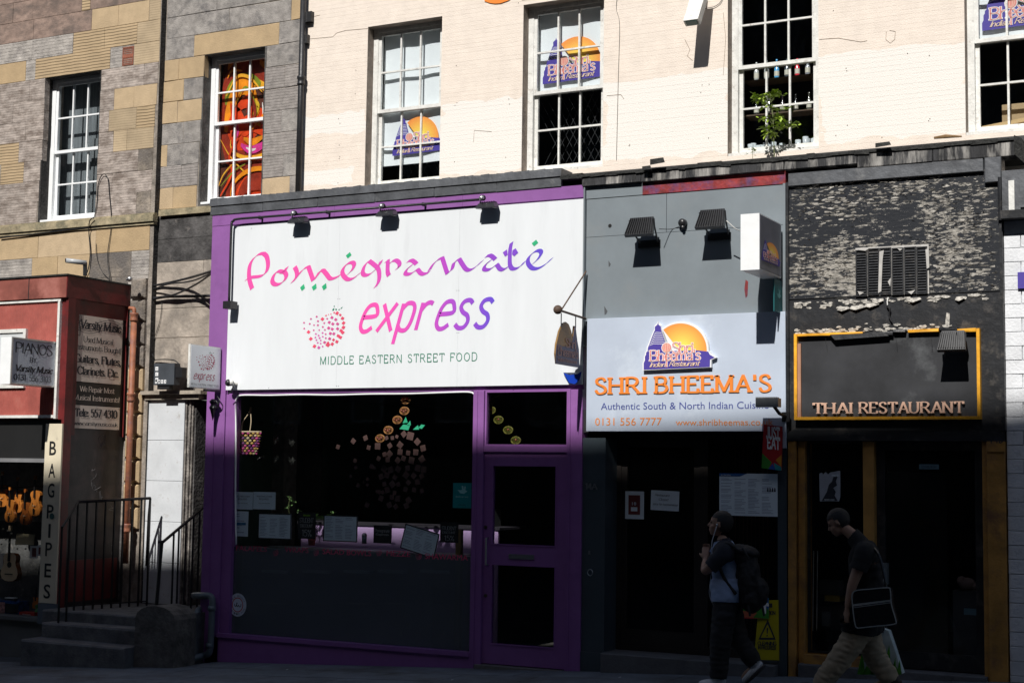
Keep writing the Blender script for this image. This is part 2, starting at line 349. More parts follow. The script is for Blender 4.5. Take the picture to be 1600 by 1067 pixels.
patch_mask(cream, [R(455, 186, 572, 204, T), R(690, 165, 822, 262, T), R(455, 270, 555, 284, T), R(945, 132, 1142, 236, T), R(1279, 88, 1512, 205, T), R(1380, 78, 1512, 110, T), R(1020, 122, 1142, 150, T)], (.82, .775, .715))
ye = mat('yellow_sandstone', (.47, .345, .205), .85, .10, 5, .3, 50, rnd=.10, hue=.08)
yt = tooled('yellow_tooled_stone', (.47, .345, .205), .045, .75, rough=.85, var=.10, rnd=.08)
yf = tooled('yellow_fine_stone', (.45, .345, .22), .036, .3, rough=.85, var=.12, rnd=.08)
br = tooled('brown_tooled_stone', (.44, .375, .33), .038, .38, rough=.9, var=.24, scale=11, bump=.35, bscale=60, dirt=(.19, .15, .125), dscale=6, damt=.7, stretch=(.75, 1, 1.5), rnd=.12)
bd = mat('dark_reddish_stone', (.29, .205, .165), .9, .26, 9, .4, 60, dirt=(.13, .10, .085), dscale=3.5, damt=.7, stretch=(.8, 1, 1.4), rnd=.14)
gl = tooled('pale_grey_stone', (.40, .365, .33), .05, .4, rough=.9, var=.25, scale=6, bump=.5, dirt=(.2, .18, .17), dscale=5, rnd=.1)
gr = mat('grey_stone', (.31, .285, .262), .92, .22, 9, .55, 60, dirt=(.15, .14, .135), dscale=5, damt=.55, stretch=(1, 1, 1.15), rnd=.16)
gt = tooled('grey_tooled_stone', (.30, .27, .25), .04, .4, rough=.92, var=.22, scale=10, bump=.4, bscale=60, rnd=.12)
gb = mat('brownish_rough_stone', (.28, .235, .19), .92, .4, 4, .8, 30, dirt=(.13, .115, .105), dscale=2.2, damt=.9, rnd=.1)
sk_ = mat('sooty_stone', (.085, .08, .078), .95, .5, 4, .8, 25, dirt=(.25, .22, .2), dscale=5, damt=.2, rnd=.1)
mortar = mat('mortar', (.30, .26, .22), .95, .3, 8, .6, 60)
white = mat('white_gloss_paint', (.86, .87, .87), .35, .04, 5, .05, 30)
white2 = mat('weathered_white_paint', (.74, .73, .69), .5, .12, 9, .2, 50, dirt=(.35, .31, .27), dscale=14, damt=.25)
soot = mat('sooty_reveal', (.045, .042, .04), .95, .5, 6, .8, 30, rnd=.2)
brow = mat('shade_brown_reveal', (.30, .245, .20), .8, .25, 8, .3, 40)  # brown put on the cream reveals to imitate their shade
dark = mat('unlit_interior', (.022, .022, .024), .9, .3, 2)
dark2 = mat('dim_room_wall', (.07, .075, .08), .9, .2, 2)
GW = glass('window_glass', (.95, .965, .97)); GS = glass('shop_glass', (.955, .97, .97), .03)

# ------------------------------------------------------------ ground
def slope_sheet(name, x0, x1, y0, y1, dz, m, nx=1):
    mb = MB()
    for i in range(nx):
        a = x0+(x1-x0)*i/nx; b = x0+(x1-x0)*(i+1)/nx
        mb.poly([(a, y0, ground(a)+dz), (b, y0, ground(b)+dz), (b, y1, ground(b)+dz), (a, y1, ground(a)+dz)])
    return B(name, mb, m, kind='structure')
asph = mat('asphalt', (.065, .07, .078), .9, .3, 5, .5, 150, dirt=(.03, .03, .032), dscale=.8)
slab = mat('paving_concrete', (.135, .155, .18), .88, .2, 3, .4, 90, dirt=(.07, .07, .07), dscale=1.2, rnd=.08)
slope_sheet('road', -80, 60, -40, 30, -.14, asph)
kb = MB()
for x0, x1, y0, y1 in ((-40, 25, -4.2, -4.05),):
    kb.quadbox([(x0, y0, ground(x0)-.16), (x1, y0, ground(x1)-.16), (x1, y0, ground(x1)+.002), (x0, y0, ground(x0)+.002)], (0, y1-y0, 0))
kerb = B('kerb', kb, mat('kerb_stone', (.2, .2, .2), .85, .2, 4, .4, 60), kind='structure')
pb = MB(); pb.quadbox([(-40, -4.05, ground(-40)-.16), (25, -4.05, ground(25)-.16), (25, -4.05, ground(25)-.012), (-40, -4.05, ground(-40)-.012)], (0, 10, 0))
pav = B('pavement', pb, asph, kind='structure')
# slabs near the fronts, one by one
x = -15.6
random.seed(3)
while x < -1.2:
    y = -.02
    for k, wd in enumerate((.6, .6, .6, .6, .6)):
        ox = .3 if k % 2 else 0
        h = random.uniform(-.0015, .0015); a, b2 = x+ox+.004, x+ox+.896
        if k == 0 and a < -12.3: y -= wd; continue
        q = MB().quadbox([(a, y-wd+.004, ground(a)+h), (b2, y-wd+.004, ground(b2)+h), (b2, y-.004, ground(b2)+h), (a, y-.004, ground(a)+h)], (0, 0, -.03))
        B('paving_slab', q, slab, pav); y -= wd
    x += .9

# ------------------------------------------------------------ sash windows of the tenement
def sash_window(par, h, opts):
    """h = x0,x1,z0,z1 of the opening. the joinery sits back in the reveal."""
    x0, x1, z0, z1 = h; Y_ = opts.get('y', T); yb = Y_+opts.get('rev', .20); fm = opts.get('fm', white); zr = z0+(z1-z0)*opts.get('meet', .5)
    rv = opts.get('reveal', soot)
    m = MB(); ye_ = Y_+.004; m.box(x0-.03, x0+.001, ye_, yb+.12, z0, z1); m.box(x1-.001, x1+.03, ye_, yb+.12, z0, z1); m.box(x0-.03, x1+.03, ye_, yb+.12, z1-.001, z1+.03); m.box(x0-.03, x1+.03, ye_, yb+.12, z0-.03, z0+.001)
    B('reveal', m, rv, par)
    w = B('window', frame(MB(), x0, x1, yb, yb+.11, z0, z1, .075, .05, .055), fm, par)
    a0, a1 = x0+.075, x1-.075; ub = yb+.012; lb = yb+.058
    for nm, za, zb, yy, wt, wb in (('upper_sash', zr-.022, z1-.05, ub, .05, .045), ('lower_sash', z0+.055, zr+.022, lb, .04, .07)):
        B(nm, frame(MB(), a0, a1, yy, yy+.042, za, zb, .045, wt, wb), fm, w)
        for i in (1, 2):
            xx = a0+.045+(a1-a0-.09)*i/3; B('glazing_bar', bx(xx-.0115, xx+.0115, yy+.003, yy+.036, za+wb, zb-wt), fm, w)
        zz = (za+wb+zb-wt)/2; B('glazing_bar', bx(a0+.045, a1-.045, yy+.001, yy+.034, zz-.011, zz+.011), fm, w)
        for i in range(3):
            for j in range(2):
                p = a0+.045+(a1-a0-.09)*i/3; q = a0+.045+(a1-a0-.09)*(i+1)/3; r = za+wb+(zb-wt-za-wb)*j/2; s = za+wb+(zb-wt-za-wb)*(j+1)/2
                B('pane', bx(p, q, yy+.016, yy+.020, r, s), GW, w)
    B('sill', bx(x0-.02, x1+.02, Y_+.02, yb+.0, z0-.0, z0+.035), opts.get('sillm', fm), w)
    return w, yb
def room(par, x0, x1, z0, z1, y0, y1, m, name='room'):      # the dark room behind a window
    mb = MB(); mb.box(x0-.05, x0, y0, y1, z0, z1); mb.box(x1, x1+.05, y0, y1, z0, z1); mb.box(x0-.05, x1+.05, y1, y1+.05, z0, z1)
    mb.box(x0-.05, x1+.05, y0, y1, z0-.05, z0); mb.box(x0-.05, x1+.05, y0, y1, z1, z1+.05); return B(name, mb, m, par)
CH = .3075*15.2/13.5*1.0
HZ = P(157, 110, T).z; SZ = P(149, 337, T).z; CH = (HZ-SZ)/7
YA = T-.10
W1 = (P(70, 124, YA).x, P(157.5, 110, YA).x, P(149, 340, YA).z, P(157, 110, YA).z)
W2 = (P(319, 93, T).x, P(414, 78, T).x, SZ+.03, HZ)
W3 = (P(575, 48, T).x, P(691, 32, T).x, SZ+.05, HZ+.06)
W4 = (P(818, 14, T).x, P(944, 0, T).x, SZ+.06, HZ+.05)
W5 = (P(1137, 120, T).x, P(1279, 120, T).x, SZ+.05, HZ+.05)
W6 = (P(1508, 120, T).x, P(1508, 120, T).x+1.13, SZ+.05, HZ+.05)
XA = P(251, 20, T-.12).x; XB = P(261, 20, T).x; XC = P(474, 20, T).x; XR = 3.0; ZT = 9.2

# --- building A: brown and yellow sandstone tenement
HZ0, SZ0, CH0 = HZ, SZ, CH; HZ = W1[3]; SZ = W1[2]; CH = (HZ-SZ)/7
bA = E('sandstone_tenement', (-15.5, T, ground(-15.5)), 'sandstone tenement of patched brown and yellow tooled blocks at the left', 'building')
Wa = (W1[0], W1[1], W1[2], W1[3])
hA = [(Wa[0], Wa[1], Wa[2], Wa[3])]
B('wall', cells(MB(), -20, XA-.006, -.8, ZT, hA, YA+.006, T+.3), mortar, bA)
types = dict(Y=ye, G=yt, F=yf, B=br, D=bd, L=gl, K=gb, J=mat('weathered_beige_plaster', (.42, .36, .30), .92, .3, 2.5, .5, 20, dirt=(.20, .175, .15), dscale=2.2, damt=.6), S=sk_, R=gr, T=gt)
def row(par, z0, z1, yp, spec, holes=(), ref=None, j=.0015, dep=.10, c=.003, xl=None):
    """spec: 'px:type' ends of successive stones; pixels are read on row ref"""
    x = xl; parts = spec.split()
    for s in parts:
        px, t = s.split(':'); px = float(px); zc = (z0+z1)/2
        # find the wall x under that pixel on the course's own height
        py = 200.
        for _ in range(4):
            q = P(px, py, yp); py -= (zc-q.z)*150
        xe = P(px, py, yp).x
        if x is None: x = xe; continue
        if t != '-' and xe-x > .02:
            B('stone', MB().block(x+.0018, xe-.0018, yp+random.uniform(-.003, .001), yp+dep, z0+.0018, z1-.0018, c, j), types[t], par)
        x = xe
random.seed(11)
A = lambda k, s: row(bA, HZ+CH*k, HZ+CH*(k+1), YA, s)
A(6, '-150:- -40:D 40:D 110:D 190:D 256:F'); A(5, '-150:- -60:D 20:D 90:D 170:D 256:F')
A(4, '-150:- -30:D 50:D 128:G 140:G 190:D 253:D')
A(3, '-150:- -60:D 20:D 50:D 128:D 141:G 235:D 252:F')
A(2, '-150:- -70:B 52:D 143:D 185:Y 233:Y 251:F')
A(1, '-150:- -60:L 50:L 114:L 163:G 214:G 250:F')
A(0, '-150:- -50:Y 40:Y 55:L 172:G 191:L 209:- 249:F')
A(-1, '-150:- -80:B 46:B 70:B'); A(-1, '158:- 225:B 247:B')
A(-2, '-150:- -80:B 20:B 69:B'); A(-2, '156:- 178:B 209:Y 245:Y')
A(-3, '-150:- -40:B 40:B 68:B'); A(-3, '155:- 170:B 213:F 242:G')
A(-4, '-150:- -80:B 29:G 66:B'); A(-4, '154:- 177:B 198:F 240:F')
A(-5, '-150:- 1:B 37:G 63:B'); A(-5, '152:- 216:B 239:K')
A(-6, '-150:- -60:B 39:B 61:B'); A(-6, '151:- 175:B 237:B')
A(-7, '-150:- -70:B 45:B 58:B'); A(-7, '149:- 213:B 235:K')
# string course then smoother stones lower down
zs = SZ
mb = MB(); mb.box(-20, XA+.02, YA-.05, YA+.05, zs-.13, zs-.03); mb.box(-20, XA+.01, YA-.025, YA+.05, zs-.17, zs-.131); mb.box(-20, XA+.012, YA-.02, YA+.05, zs-.0295, zs-.002)
B('string_course', mb, mat('mossy_stone', (.36, .30, .19), .9, .3, 6, .5, 30, dirt=(.12, .12, .08), dscale=4), bA)
zz = zs-.172; hA2 = (.31, .31, .31, .31, .31, .31, .4, .4, .4, .4)
for k, s in enumerate(('-150:- -40:Y 60:Y 150:Y 234:Y', '-150:- -60:K 50:L 90:Y 140:Y 205:K 233:L', '-150:- -20:L 25:K 120:L 200:K 231:L', '-150:- -40:K 60:R 155:L 205:K 230:L', '-150:- 20:R 100:K 170:R 229:K')):
    row(bA, zz-.36, zz, YA, s); zz -= .36
# channelled quoins beside the doorway
q0 = P(206, 500, YA).x; q1 = P(229, 500, YA).x
pyq = [436, 470, 505, 541, 577, 613, 648, 684, 720, 757, 793, 829]
for a, b2 in zip(pyq, pyq[1:]):
    m = MB(); za = P(218, b2, YA).z+.03; zb = P(218, a, YA).z
    m.block(q0, q1, YA-.07, YA+.02, za, zb, .03, .002); B('quoin', m, ye if b2 > 600 else gb, bA)
lw = MB().box(-20, q0, YA+.0, YA+.012, -.8, 1.4); B('lower_wall', lw, sk_, bA)
fr_, yb = sash_window(bA, Wa, dict(y=YA, rev=.17, meet=.495, reveal=soot))
room(bA, Wa[0]-.6, Wa[1]+.4, Wa[2]-.3, Wa[3]+.2, yb+.13, yb+2.5, mat('grey_room', (.16, .17, .18), .9, .1))
B('curtain', bx(Wa[0]+.62, Wa[0]+.80, yb+.22, yb+.24, Wa[2], Wa[3]-.9), mat('grey_curtain', (.14, .15, .155), .9, .1), bA); B('net_curtain', bx(Wa[0]-.1, Wa[1]+.3, yb+.26, yb+.27, Wa[2]-.2, Wa[3]+.1), mat('grey_net', (.17, .185, .195), .9, .3, 3, stretch=(6, 1, .3)), bA)
# terracotta air brick
v = R(192, 75, 208, 101, YA); m = MB(); xa, xb, za, zb = v
m.box(xa, xb, YA+.03, YA+.06, za, zb); frame(m, xa, xb, YA-.002, YA+.03, za, zb, .012); m.box(xa+.012, xb-.012, YA-.002, YA+.03, (za+zb)/2-.02, (za+zb)/2+.02)
for i in range(1, 8): xx = xa+(xb-xa)*i/8; m.box(xx-.003, xx+.003, YA, YA+.029, za+.012, (za+zb)/2-.02); m.box(xx-.003, xx+.003, YA, YA+.029, (za+zb)/2+.02, zb-.012)
for i in list(range(1, 5))+list(range(6, 10)): z_ = za+(zb-za)*i/10; m.box(xa+.012, xb-.012, YA+.002, YA+.028, z_-.004, z_+.004)
B('air_brick', m, mat('terracotta', (.30, .10, .06), .85, .2, 10), bA)
# side face of building A, sooty blocks
z = -.6
while z < ZT: B('stone', MB().box(XA-.005, XA+.001, YA+.004, T+.02, z+.003, z+CH-.003), soot, bA); z += CH
for k in range(3): pass
# --- building B: grey stone tenement
HZ, SZ, CH = HZ0, SZ0, CH0
bB = E('grey_stone_tenement', (-13, T, ground(-13)), 'narrow grey stone tenement with yellow repair stones beside the black drainpipe', 'building')
hB = [(W2[0], W2[1], W2[2], W2[3])]
dx0, dx1 = P(283, 760, T).x, P(322, 760, T).x+.9
hB2 = hB+[(dx0, dx1, ground(-13)+.2, P(300, 560, T).z), (P(336, 700, 0).x+.12, XC+.01, -1, 3.6)]
B('wall', cells(MB(), XA+.002, XC, -.8, ZT, hB2, T+.008, T+.3), mortar, bB)
random.seed(12)
G = lambda k, s: row(bB, HZ+CH*k, HZ+CH*(k+1), T, s, j=.004, c=.007)
G(6, '261:- 330:R 400:R 476:R'); G(5, '261:- 350:R 430:R 475:R'); G(4, '261:- 320:R 400:R 475:R')
G(3, '262:- 300:R 380:R 475:K')
G(2, '261:- 339:R 420:R 474:K')
G(1, '260:- 358:R 455:R 471:Y')
G(0, '259:- 303:R 436:Y 470:R')
G(-1, '257:- 279:Y 319:Y'); G(-1, '416:- 468:R')
G(-2, '255:- 287:Y 317:R'); G(-2, '414:- 445:T 467:T')
G(-3, '253:- 277:Y 315:Y'); G(-3, '413:- 466:T')
G(-4, '252:- 286:R 313:R'); G(-4, '412:- 439:T 465:R')
G(-5, '250:- 261:Y 311:R'); G(-5, '411:- 464:T')
G(-6, '249:- 283:T 309:T'); G(-6, '410:- 442:T 464:R')
G(-7, '247:- 270:Y 307:Y'); G(-7, '409:- 452:Y 463:R')
mb = MB(); mb.box(XA+.03, P(345, 330, T).x+1.5, T-.05, T+.02, SZ-.10, SZ-.01); B('string_course', mb, mat('mossy_stone', (.36, .30, .19)), bB)
zz = SZ-.102
for k, s in enumerate(('244:- 350:S', '243:- 300:S 350:S', '242:- 318:J 350:J', '241:- 300:J 352:J')): row(bB, zz-.33, zz, T, s, j=.003); zz -= .33
row(bB, zz-.42, zz, T, '240:- 350:J', c=.01); zz -= .43
B('door_surround', cells(MB(), XA+.03, P(345, 500, T).x+.8, P(260, 622, T).z, zz, [(dx0, dx1, 0, 1)], T-.01, T+.02), types['J'], bB)
fr2, yb2 = sash_window(bB, W2, dict(rev=.17, meet=.55, reveal=mat('dark_reveal_stone', (.09, .085, .08), .95, .5, 6, .8, 30)))
room(bB, W2[0]-.6, W2[1]+.4, W2[2]-.3, W2[3]+.2, yb2+.2, yb2+2.5, dark)

# door recess with white pilaster, fluted jamb, arch and doorway
pilw = mat('painted_stone_bluewhite', (.60, .62, .64), .7, .08, 4, .1, 40, dirt=(.35, .33, .31), dscale=8, damt=.2)
xa, xb, za, zb = R(232, 625, 279, 945, T-.06)
m = MB()
lv = [za+(zb-za)*i/5 for i in range(6)]
for a, b2 in zip(lv, lv[1:]): B('pilaster_block', MB().block(xa, xb, T-.07, T+.1, a+.002, b2-.002, .004), pilw, bB)
capm = mat('beige_cap_stone', (.36, .31, .25), .9, .3, 6, .5, 30)
m = MB(); m.box(xa-.02, xb+.28, T-.12, T+.1, zb, zb+.07); m.box(xa-.05, xb+.36, T-.18, T+.1, zb+.07, zb+.12); B('pilaster_cap', m, capm, bB)
flu = mat('flaking_jamb_stone', (.30, .27, .24), .9, .5, 7, .9, 30, dirt=(.08, .07, .065), dscale=6, damt=.8)
x2 = P(303, 700, T).x; m = MB(); n_ = 4
for i in range(n_): a = xb+(x2-xb)*i/n_; m.box(a+.003, a+(x2-xb)/n_-.006, T-.05+.02*(i % 2), T+.1, za, zb)
B('jamb', m, flu, bB)
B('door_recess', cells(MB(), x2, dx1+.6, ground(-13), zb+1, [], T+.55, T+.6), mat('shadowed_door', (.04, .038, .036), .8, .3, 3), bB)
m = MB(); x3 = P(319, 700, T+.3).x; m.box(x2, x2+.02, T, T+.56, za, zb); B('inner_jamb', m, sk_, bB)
# arch ring
cx, cz = P(350, 622, T).x, P(350, 622, T).z; rr = cx-P(289, 622, T).x
for rad, th, yy in ((rr, .07, .05), (rr-.11, .05, .02)):
    for i in range(9):
        a0 = math.pi*(1-i/16)-.0; a1 = math.pi*(1-(i+.96)/16); pts = []
        for a, r_ in ((a0, rad), (a1, rad), (a1, rad-th), (a0, rad-th)): pts.append((cx+r_*math.cos(a), T-yy, cz+r_*math.sin(a)))
        B('arch_stone', MB().quadbox(pts, (0, .1, 0)), gb, bB)

# --- building C: cream painted tenement
bC = E('cream_tenement', (-6, T, ground(-6)), 'cream painted tenement with faded white patches above the shops', 'building')
hC = [(h[0], h[1], h[2], h[3]) for h in (W3, W4, W5, W6)]
hC5 = [h if i != 2 else (h[0], h[1], h[2], h[3]) for i, h in enumerate(hC)]
# the third window is taller than the frame shows
B('wall', cells(MB(), XC+.002, XR, 3.7, ZT, hC5, T+.0010, T+.3), cream, bC)
rows_ = MB(); random.seed(5); z = SZ-.5; pit = .0565
while z < ZT-.1:
    ivs = []; x = XC+.004
    hs = sorted([(h[0], h[1]) for h in hC5 if h[2]-.001 < z+pit and z < h[3]-.001])
    hs2 = []
    for a, b2 in hs: hs2.append((x, a)); x = b2
    hs2.append((x, XR))
    for a, b2 in hs2:
        q = a
        while q < b2-.01:
            e = min(b2, q+random.uniform(.5, 1.6)); e = b2 if b2-e < .2 else e
            top = min([h[2] for h in hC5 if h[0] < (q+e)/2 < h[1] and h[2] > z]+[z+pit-.0035])
            yy = T+random.uniform(-.0004, .0004)
            b = len(rows_.v); rows_.box(q, e-(.0008 if e < b2 else 0), yy, T+.0015, z+.0003, min(z+pit-.0013, top)); q = e
    z += pit
B('tooled_stonework', rows_, cream, bC, kind='stuff')
bl = mat('blind_white', (.80, .82, .83), .7, .04, 2)
# ------------------------------------------------------------ the restaurant's emblem: sun, temple tower, lantern and lettering
navy = mat('navy_print', (.075, .05, .33), .5, .04, 3)
salmon = mat('salmon_print', (.80, .28, .24), .5, .03, 3); paper = mat('white_print', (.86, .86, .86), .5, .02, 3)
sunm = bpy.data.materials.new('sun_print'); sunm.use_nodes = True
_a = sunm.node_tree.nodes.new('ShaderNodeVertexColor'); _a.layer_name = 'Col'; sunm.node_tree.links.new(_a.outputs[0], sunm.node_tree.nodes['Principled BSDF'].inputs['Base Color'])
def emblem(par, O, U, V, N, halo=True, thick=0.):
    """O = lower left corner; U = full width; V = the same length upwards"""
    O, U, V = Vector(O), Vector(U), Vector(V)
    def q(X, Y, k): return O+U*((X-90)/1200)+V*((940-Y)/1200)+N*k
    arc = lambda r, k, n=28, a0=-2, a1=128: [q(700+r*math.cos(math.radians(a0+(a1-a0)*i/n)), 650-r*math.sin(math.radians(a0+(a1-a0)*i/n)), k) for i in range(n+1)]
    sil = [(335, 175), (345, 210), (382, 240), (388, 290), (440, 450), (470, 560), (500, 645), (985, 645), (1175, 670), (1200, 720), (1282, 768), (1205, 800), (1202, 918), (95, 940), (95, 830), (115, 790), (115, 722), (133, 700), (135, 660), (160, 640), (165, 580), (190, 525), (225, 430), (265, 330), (282, 300), (280, 242), (322, 210)]
    t = thick
    if halo:
        m = MB(); a = arc(480, .0, 28, -2, 128)
        m.quadbox([p+N*(t+.001) for p in a]+[q(560, 660, t+.001)], -N*(t+.0012) if t else -N*.001)
        gs = []
        for X, Y in sil: d = Vector((X-520, Y-720, 0)); d.normalize(); gs.append(q(X+d.x*22, Y+d.y*22, t+.0018))
        m.quadbox(gs, -N*(t+.0016) if t else -N*.0007); B('halo', m, paper, par)
    vs = []; fs = []; cols = []; rings = 9; n = 30
    for i in range(rings+1):
        for k in range(n+1):
            an = math.radians(-2+130*k/n); r = 450*i/rings; X = 700+r*math.cos(an); Y = 650-r*math.sin(an); d = min(1, math.hypot(X-740, Y-620)/430)
            vs.append(q(X, Y, t+.003)); c1, c2 = (.95, .75, .12), (.93, .30, .06); e = max(0, (d-.25)/.75)**.8; cols.append([c1[j]+(c2[j]-c1[j])*e for j in range(3)])
    for i in range(rings):
        for k in range(n): a = i*(n+1)+k; fs.append((a, a+1, a+n+2, a+n+1))
    me = MB().add(vs, fs).mesh('sun_emblem', sunm); ca = me.color_attributes.new('Col', 'FLOAT_COLOR', 'POINT')
    for i, c in enumerate(cols): ca.data[i].color = (*c, 1)
    put('sun_emblem', me, par)
    B('temple_silhouette', MB().poly([q(X, Y, t+.0042) for X, Y in sil]), navy, par)
    m = MB()
    for i in range(7):
        y = 335+i*31; L = 268-13*i; K = 300-7*i; Rr = 398+9*i
        for (a, b2) in (((L, y+22), (K, y-6)), ((K, y-6), (Rr, y+4))): m.poly([q(a[0], a[1], t+.0052), q(b2[0], b2[1], t+.0052), q(b2[0], b2[1]+8, t+.0052), q(a[0], a[1]+8, t+.0052)])
    B('temple_tiers', m, paper, par)
    for nm, mt, dt, k in (('lettering_outline', paper, .11, .0062), ('lettering', salmon, 0., .0082)):
        m = MB()
        for s, X0, X1, Y, h in (('Shri', 585, 925, 675, 165), ("Bheema's", 210, 1040, 800, 170)):
            th = (.10 if dt == 0 else .19); tn = (.05 if dt == 0 else .15)
            g = strokes(s, th, tn, .2 if dt == 0 else .28, tn); p = q(X0, Y, 0)
            lay(m, g, p, U*((X1-X0)/1200), V*(h/1200), N, t+k)
        c0 = [q(485+(78+(12 if dt else 0))*math.cos(a*math.pi/8), 590-(78+(12 if dt else 0))*math.sin(a*math.pi/8), t+k+.001) for a in range(16)]; m.poly(c0)
        wv = 9+(8 if dt else 0); m.poly([q(485-wv, 665, t+k+.0012), q(485+wv, 665, t+k+.0012), q(485+wv, 905, t+k+.0012), q(485-wv, 905, t+k+.0012)])
        B(nm, m, mt, par)
    m = MB()
    for s_ in (-.62, -.25, .25, .62):
        pts = [Vector((485+s_*75*math.cos((a/8-.5)*math.pi), 590-72*math.sin((a/8-.5)*math.pi), 0)) for a in range(9)]
        for a, b2 in zip(pts, pts[1:]): m.poly([q(a.x-4, a.y, t+.0108), q(a.x+4, a.y, t+.0108), q(b2.x+4, b2.y, t+.0108), q(b2.x-4, b2.y, t+.0108)])
    for s, X0, X1, Y, h in (('Indian', 200, 455, 898, 72), ('Restaurant', 532, 1015, 892, 76)):
        lay(m, strokes(s, .13, .10, 0, slant=.35), q(X0, Y, 0), U*((X1-X0)/1200), V*(h/1200), N, t+.0102)
    B('small_lettering', m, mat('pale_peach_print', (.85, .62, .45), .5, .03), par)

wopt = dict(rev=.15, fm=white2, reveal=brow)
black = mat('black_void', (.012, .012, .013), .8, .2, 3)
XX = Vector((1, 0, 0))
for i, h in enumerate((W3, W4, W5, W6)):
    o = dict(wopt); o['meet'] = (.485, .485, .50, .495)[i]
    if i == 2: pass
    fr3, yb = sash_window(bC, h, o)
    rm = black if i != 3 else mat('shaded_store', (.06, .06, .058), .9, .2)
    room(bC, h[0]-.35, h[1]+.3, h[2]-.2, h[3]+.2, yb+.2, yb+2.4, rm)
    z0, z1 = h[2], h[3]; H = z1-z0; yy = yb+.125
    zr = z0+H*o['meet']
    if i in (0, 1, 3):
        zb = {0: z0+H*.155, 1: zr-.0, 3: zr-.0}[i]
        # the blind hangs with soft folds
        vs = []; fs = []; nx, nz = 14, 10; hx0, hx1 = h[0]+.09, h[1]-.04
        for a in range(nx+1):
            for b2 in range(nz+1): xx = hx0+(hx1-hx0)*a/nx; z_ = zb+(z1-.03-zb)*b2/nz; vs.append((xx, yy+.006*math.sin(a*.9+b2*.15)+.012*(1-b2/nz)*math.sin(a*.35), z_))
        for a in range(nx):
            for b2 in range(nz): k = a*(nz+1)+b2; fs.append((k, k+1, k+nz+2, k+nz+1))
        bo = B('blind', MB().add(vs, fs), bl, bC, smooth=True)
        ex0, ew, ez = {0: (h[0]+.27, .80, zb+.12), 1: (h[0]+.16, .98, zb+.13), 3: (h[0]+.14, .98, zb+.13)}[i]
        if ex0+ew > hx1: ew = hx1-ex0
        w_ = ew; e_ = E('emblem_blind', (ex0, yy-.03, ez), ('printed sun and temple emblem low on the blind of the leftmost cream window', 'printed sun and temple emblem in the upper sash of the second cream window', '', 'printed sun and temple emblem high in the window at the upper right corner')[i], 'emblem', 'restaurant emblems in the upper windows')
        emblem(e_, (ex0, yy-.03, ez), XX*w_, VZ*w_*1.0, NF, False)
    if i in (0, 1):                                      # security lattice
        m = MB(); za, zb2 = z0, zr
        for k in range(-14, 14):
            a = h[0]+.1*k
            for s_ in (1, -1):
                p0 = Vector((a, yb+.3, za)); p1 = Vector((a+s_*(zb2-za)*.55, yb+.3, zb2))
                if min(p0.x, p1.x) > h[0]-.1 and max(p0.x, p1.x) < h[1]+.4: m.tube([p0, p1], .004, 4)
        B('lattice_grille', m, mat('dull_steel', (.06, .06, .062), .5, .1, metal=.6), bC)
# things in the third window: shelf bottles and glasses
h = W5; yb = T+.15
shelf = MB()
SH = []
for k, py in enumerate((118, 172, 232)):
    z_ = P(1200, py+8, T+.45).z; SH.append(z_); shelf.box(h[0]+.08, h[1]+.3, T+.36, T+.62, z_-.015, z_)
B('shelf', shelf, mat('dark_wood', (.10, .06, .035), .6, .2, 8), bC)
B('bar_edge', bx(h[0]+.08, h[1]-.05, T+.31, T+.36, SH[2]-.09, SH[2]+.02), mat('pale_wood', (.42, .26, .12), .6, .2, 8), bC)
bcol = [(.05, .25, .6), (.06, .07, .08), (.55, .42, .06), (.05, .35, .12), (.6, .03, .05), (.03, .18, .7), (.08, .3, .6), (.2, .21, .23)]
def glassy(nm, c): return mat(nm, c, .12, .05, 3, spec=.9)
cnt = 0
for k, pz in enumerate(SH[:2]):
    for j in range(9 if k == 0 else 7):
        xx = h[0]+.2+j*(.125 if k == 0 else .16); c = tuple(min(.8, q_*1.5) for q_ in bcol[(j*3+k) % 8]) if k == 0 else ((.03, .03, .03), (.12, .12, .1), (.04, .03, .03))[j % 3]
        if k == 0 and j < 2: c = (.5, .52, .5)
        s_ = random.uniform(.85, 1.1)
        m = MB().lathe((xx, T+.46, pz), (0, 0, 1), [(0, .026), (.02, .03), (.13*s_, .03), (.165*s_, .011), (.22*s_, .010), (.225*s_, .013), (.24*s_, .012)], 10)
        ordn = ('leftmost', 'second from left', 'third from left', 'fourth from left', 'fifth from left', 'sixth from left', 'seventh from left', 'eighth from left', 'rightmost')[j if j < (8 if k == 0 else 6) else 8]; cn = ('clear' if j < 2 else ('blue', 'dark', 'amber', 'green', 'red', 'bright blue', 'light blue', 'grey')[(j*3+k) % 8]) if k == 0 else 'dark'
        t = B('bottle', m, glassy('bottle_%s' % ('upper' if k == 0 else 'lower')+'_glass'+'abcdefgh'[(j*3+k) % 8], c), None, ('%s bottle, %s on the upper bar shelf under the meeting rail' % (cn, ordn) if k == 0 else '%s bottle, %s on the middle shelf of the bar window' % (cn, ordn)), 'bottle', 'bottles on the %s bar shelf' % ('upper' if k == 0 else 'middle'), smooth=True)
        B('label', MB().lathe((xx, T+.46, pz+.04), (0, 0, 1), [(0, .0308), (.06, .0308)], 10), mat('cream_label', (.65, .62, .52), .7, .1), t)
gp = MB().lathe((0, 0, 0), (0, 0, 1), [(0, .026), (.005, .03), (.12, .036), (.121, .033), (.01, .027)], 10).mesh('tumbler', glassy('clear_tumbler', (.62, .66, .68)), True)
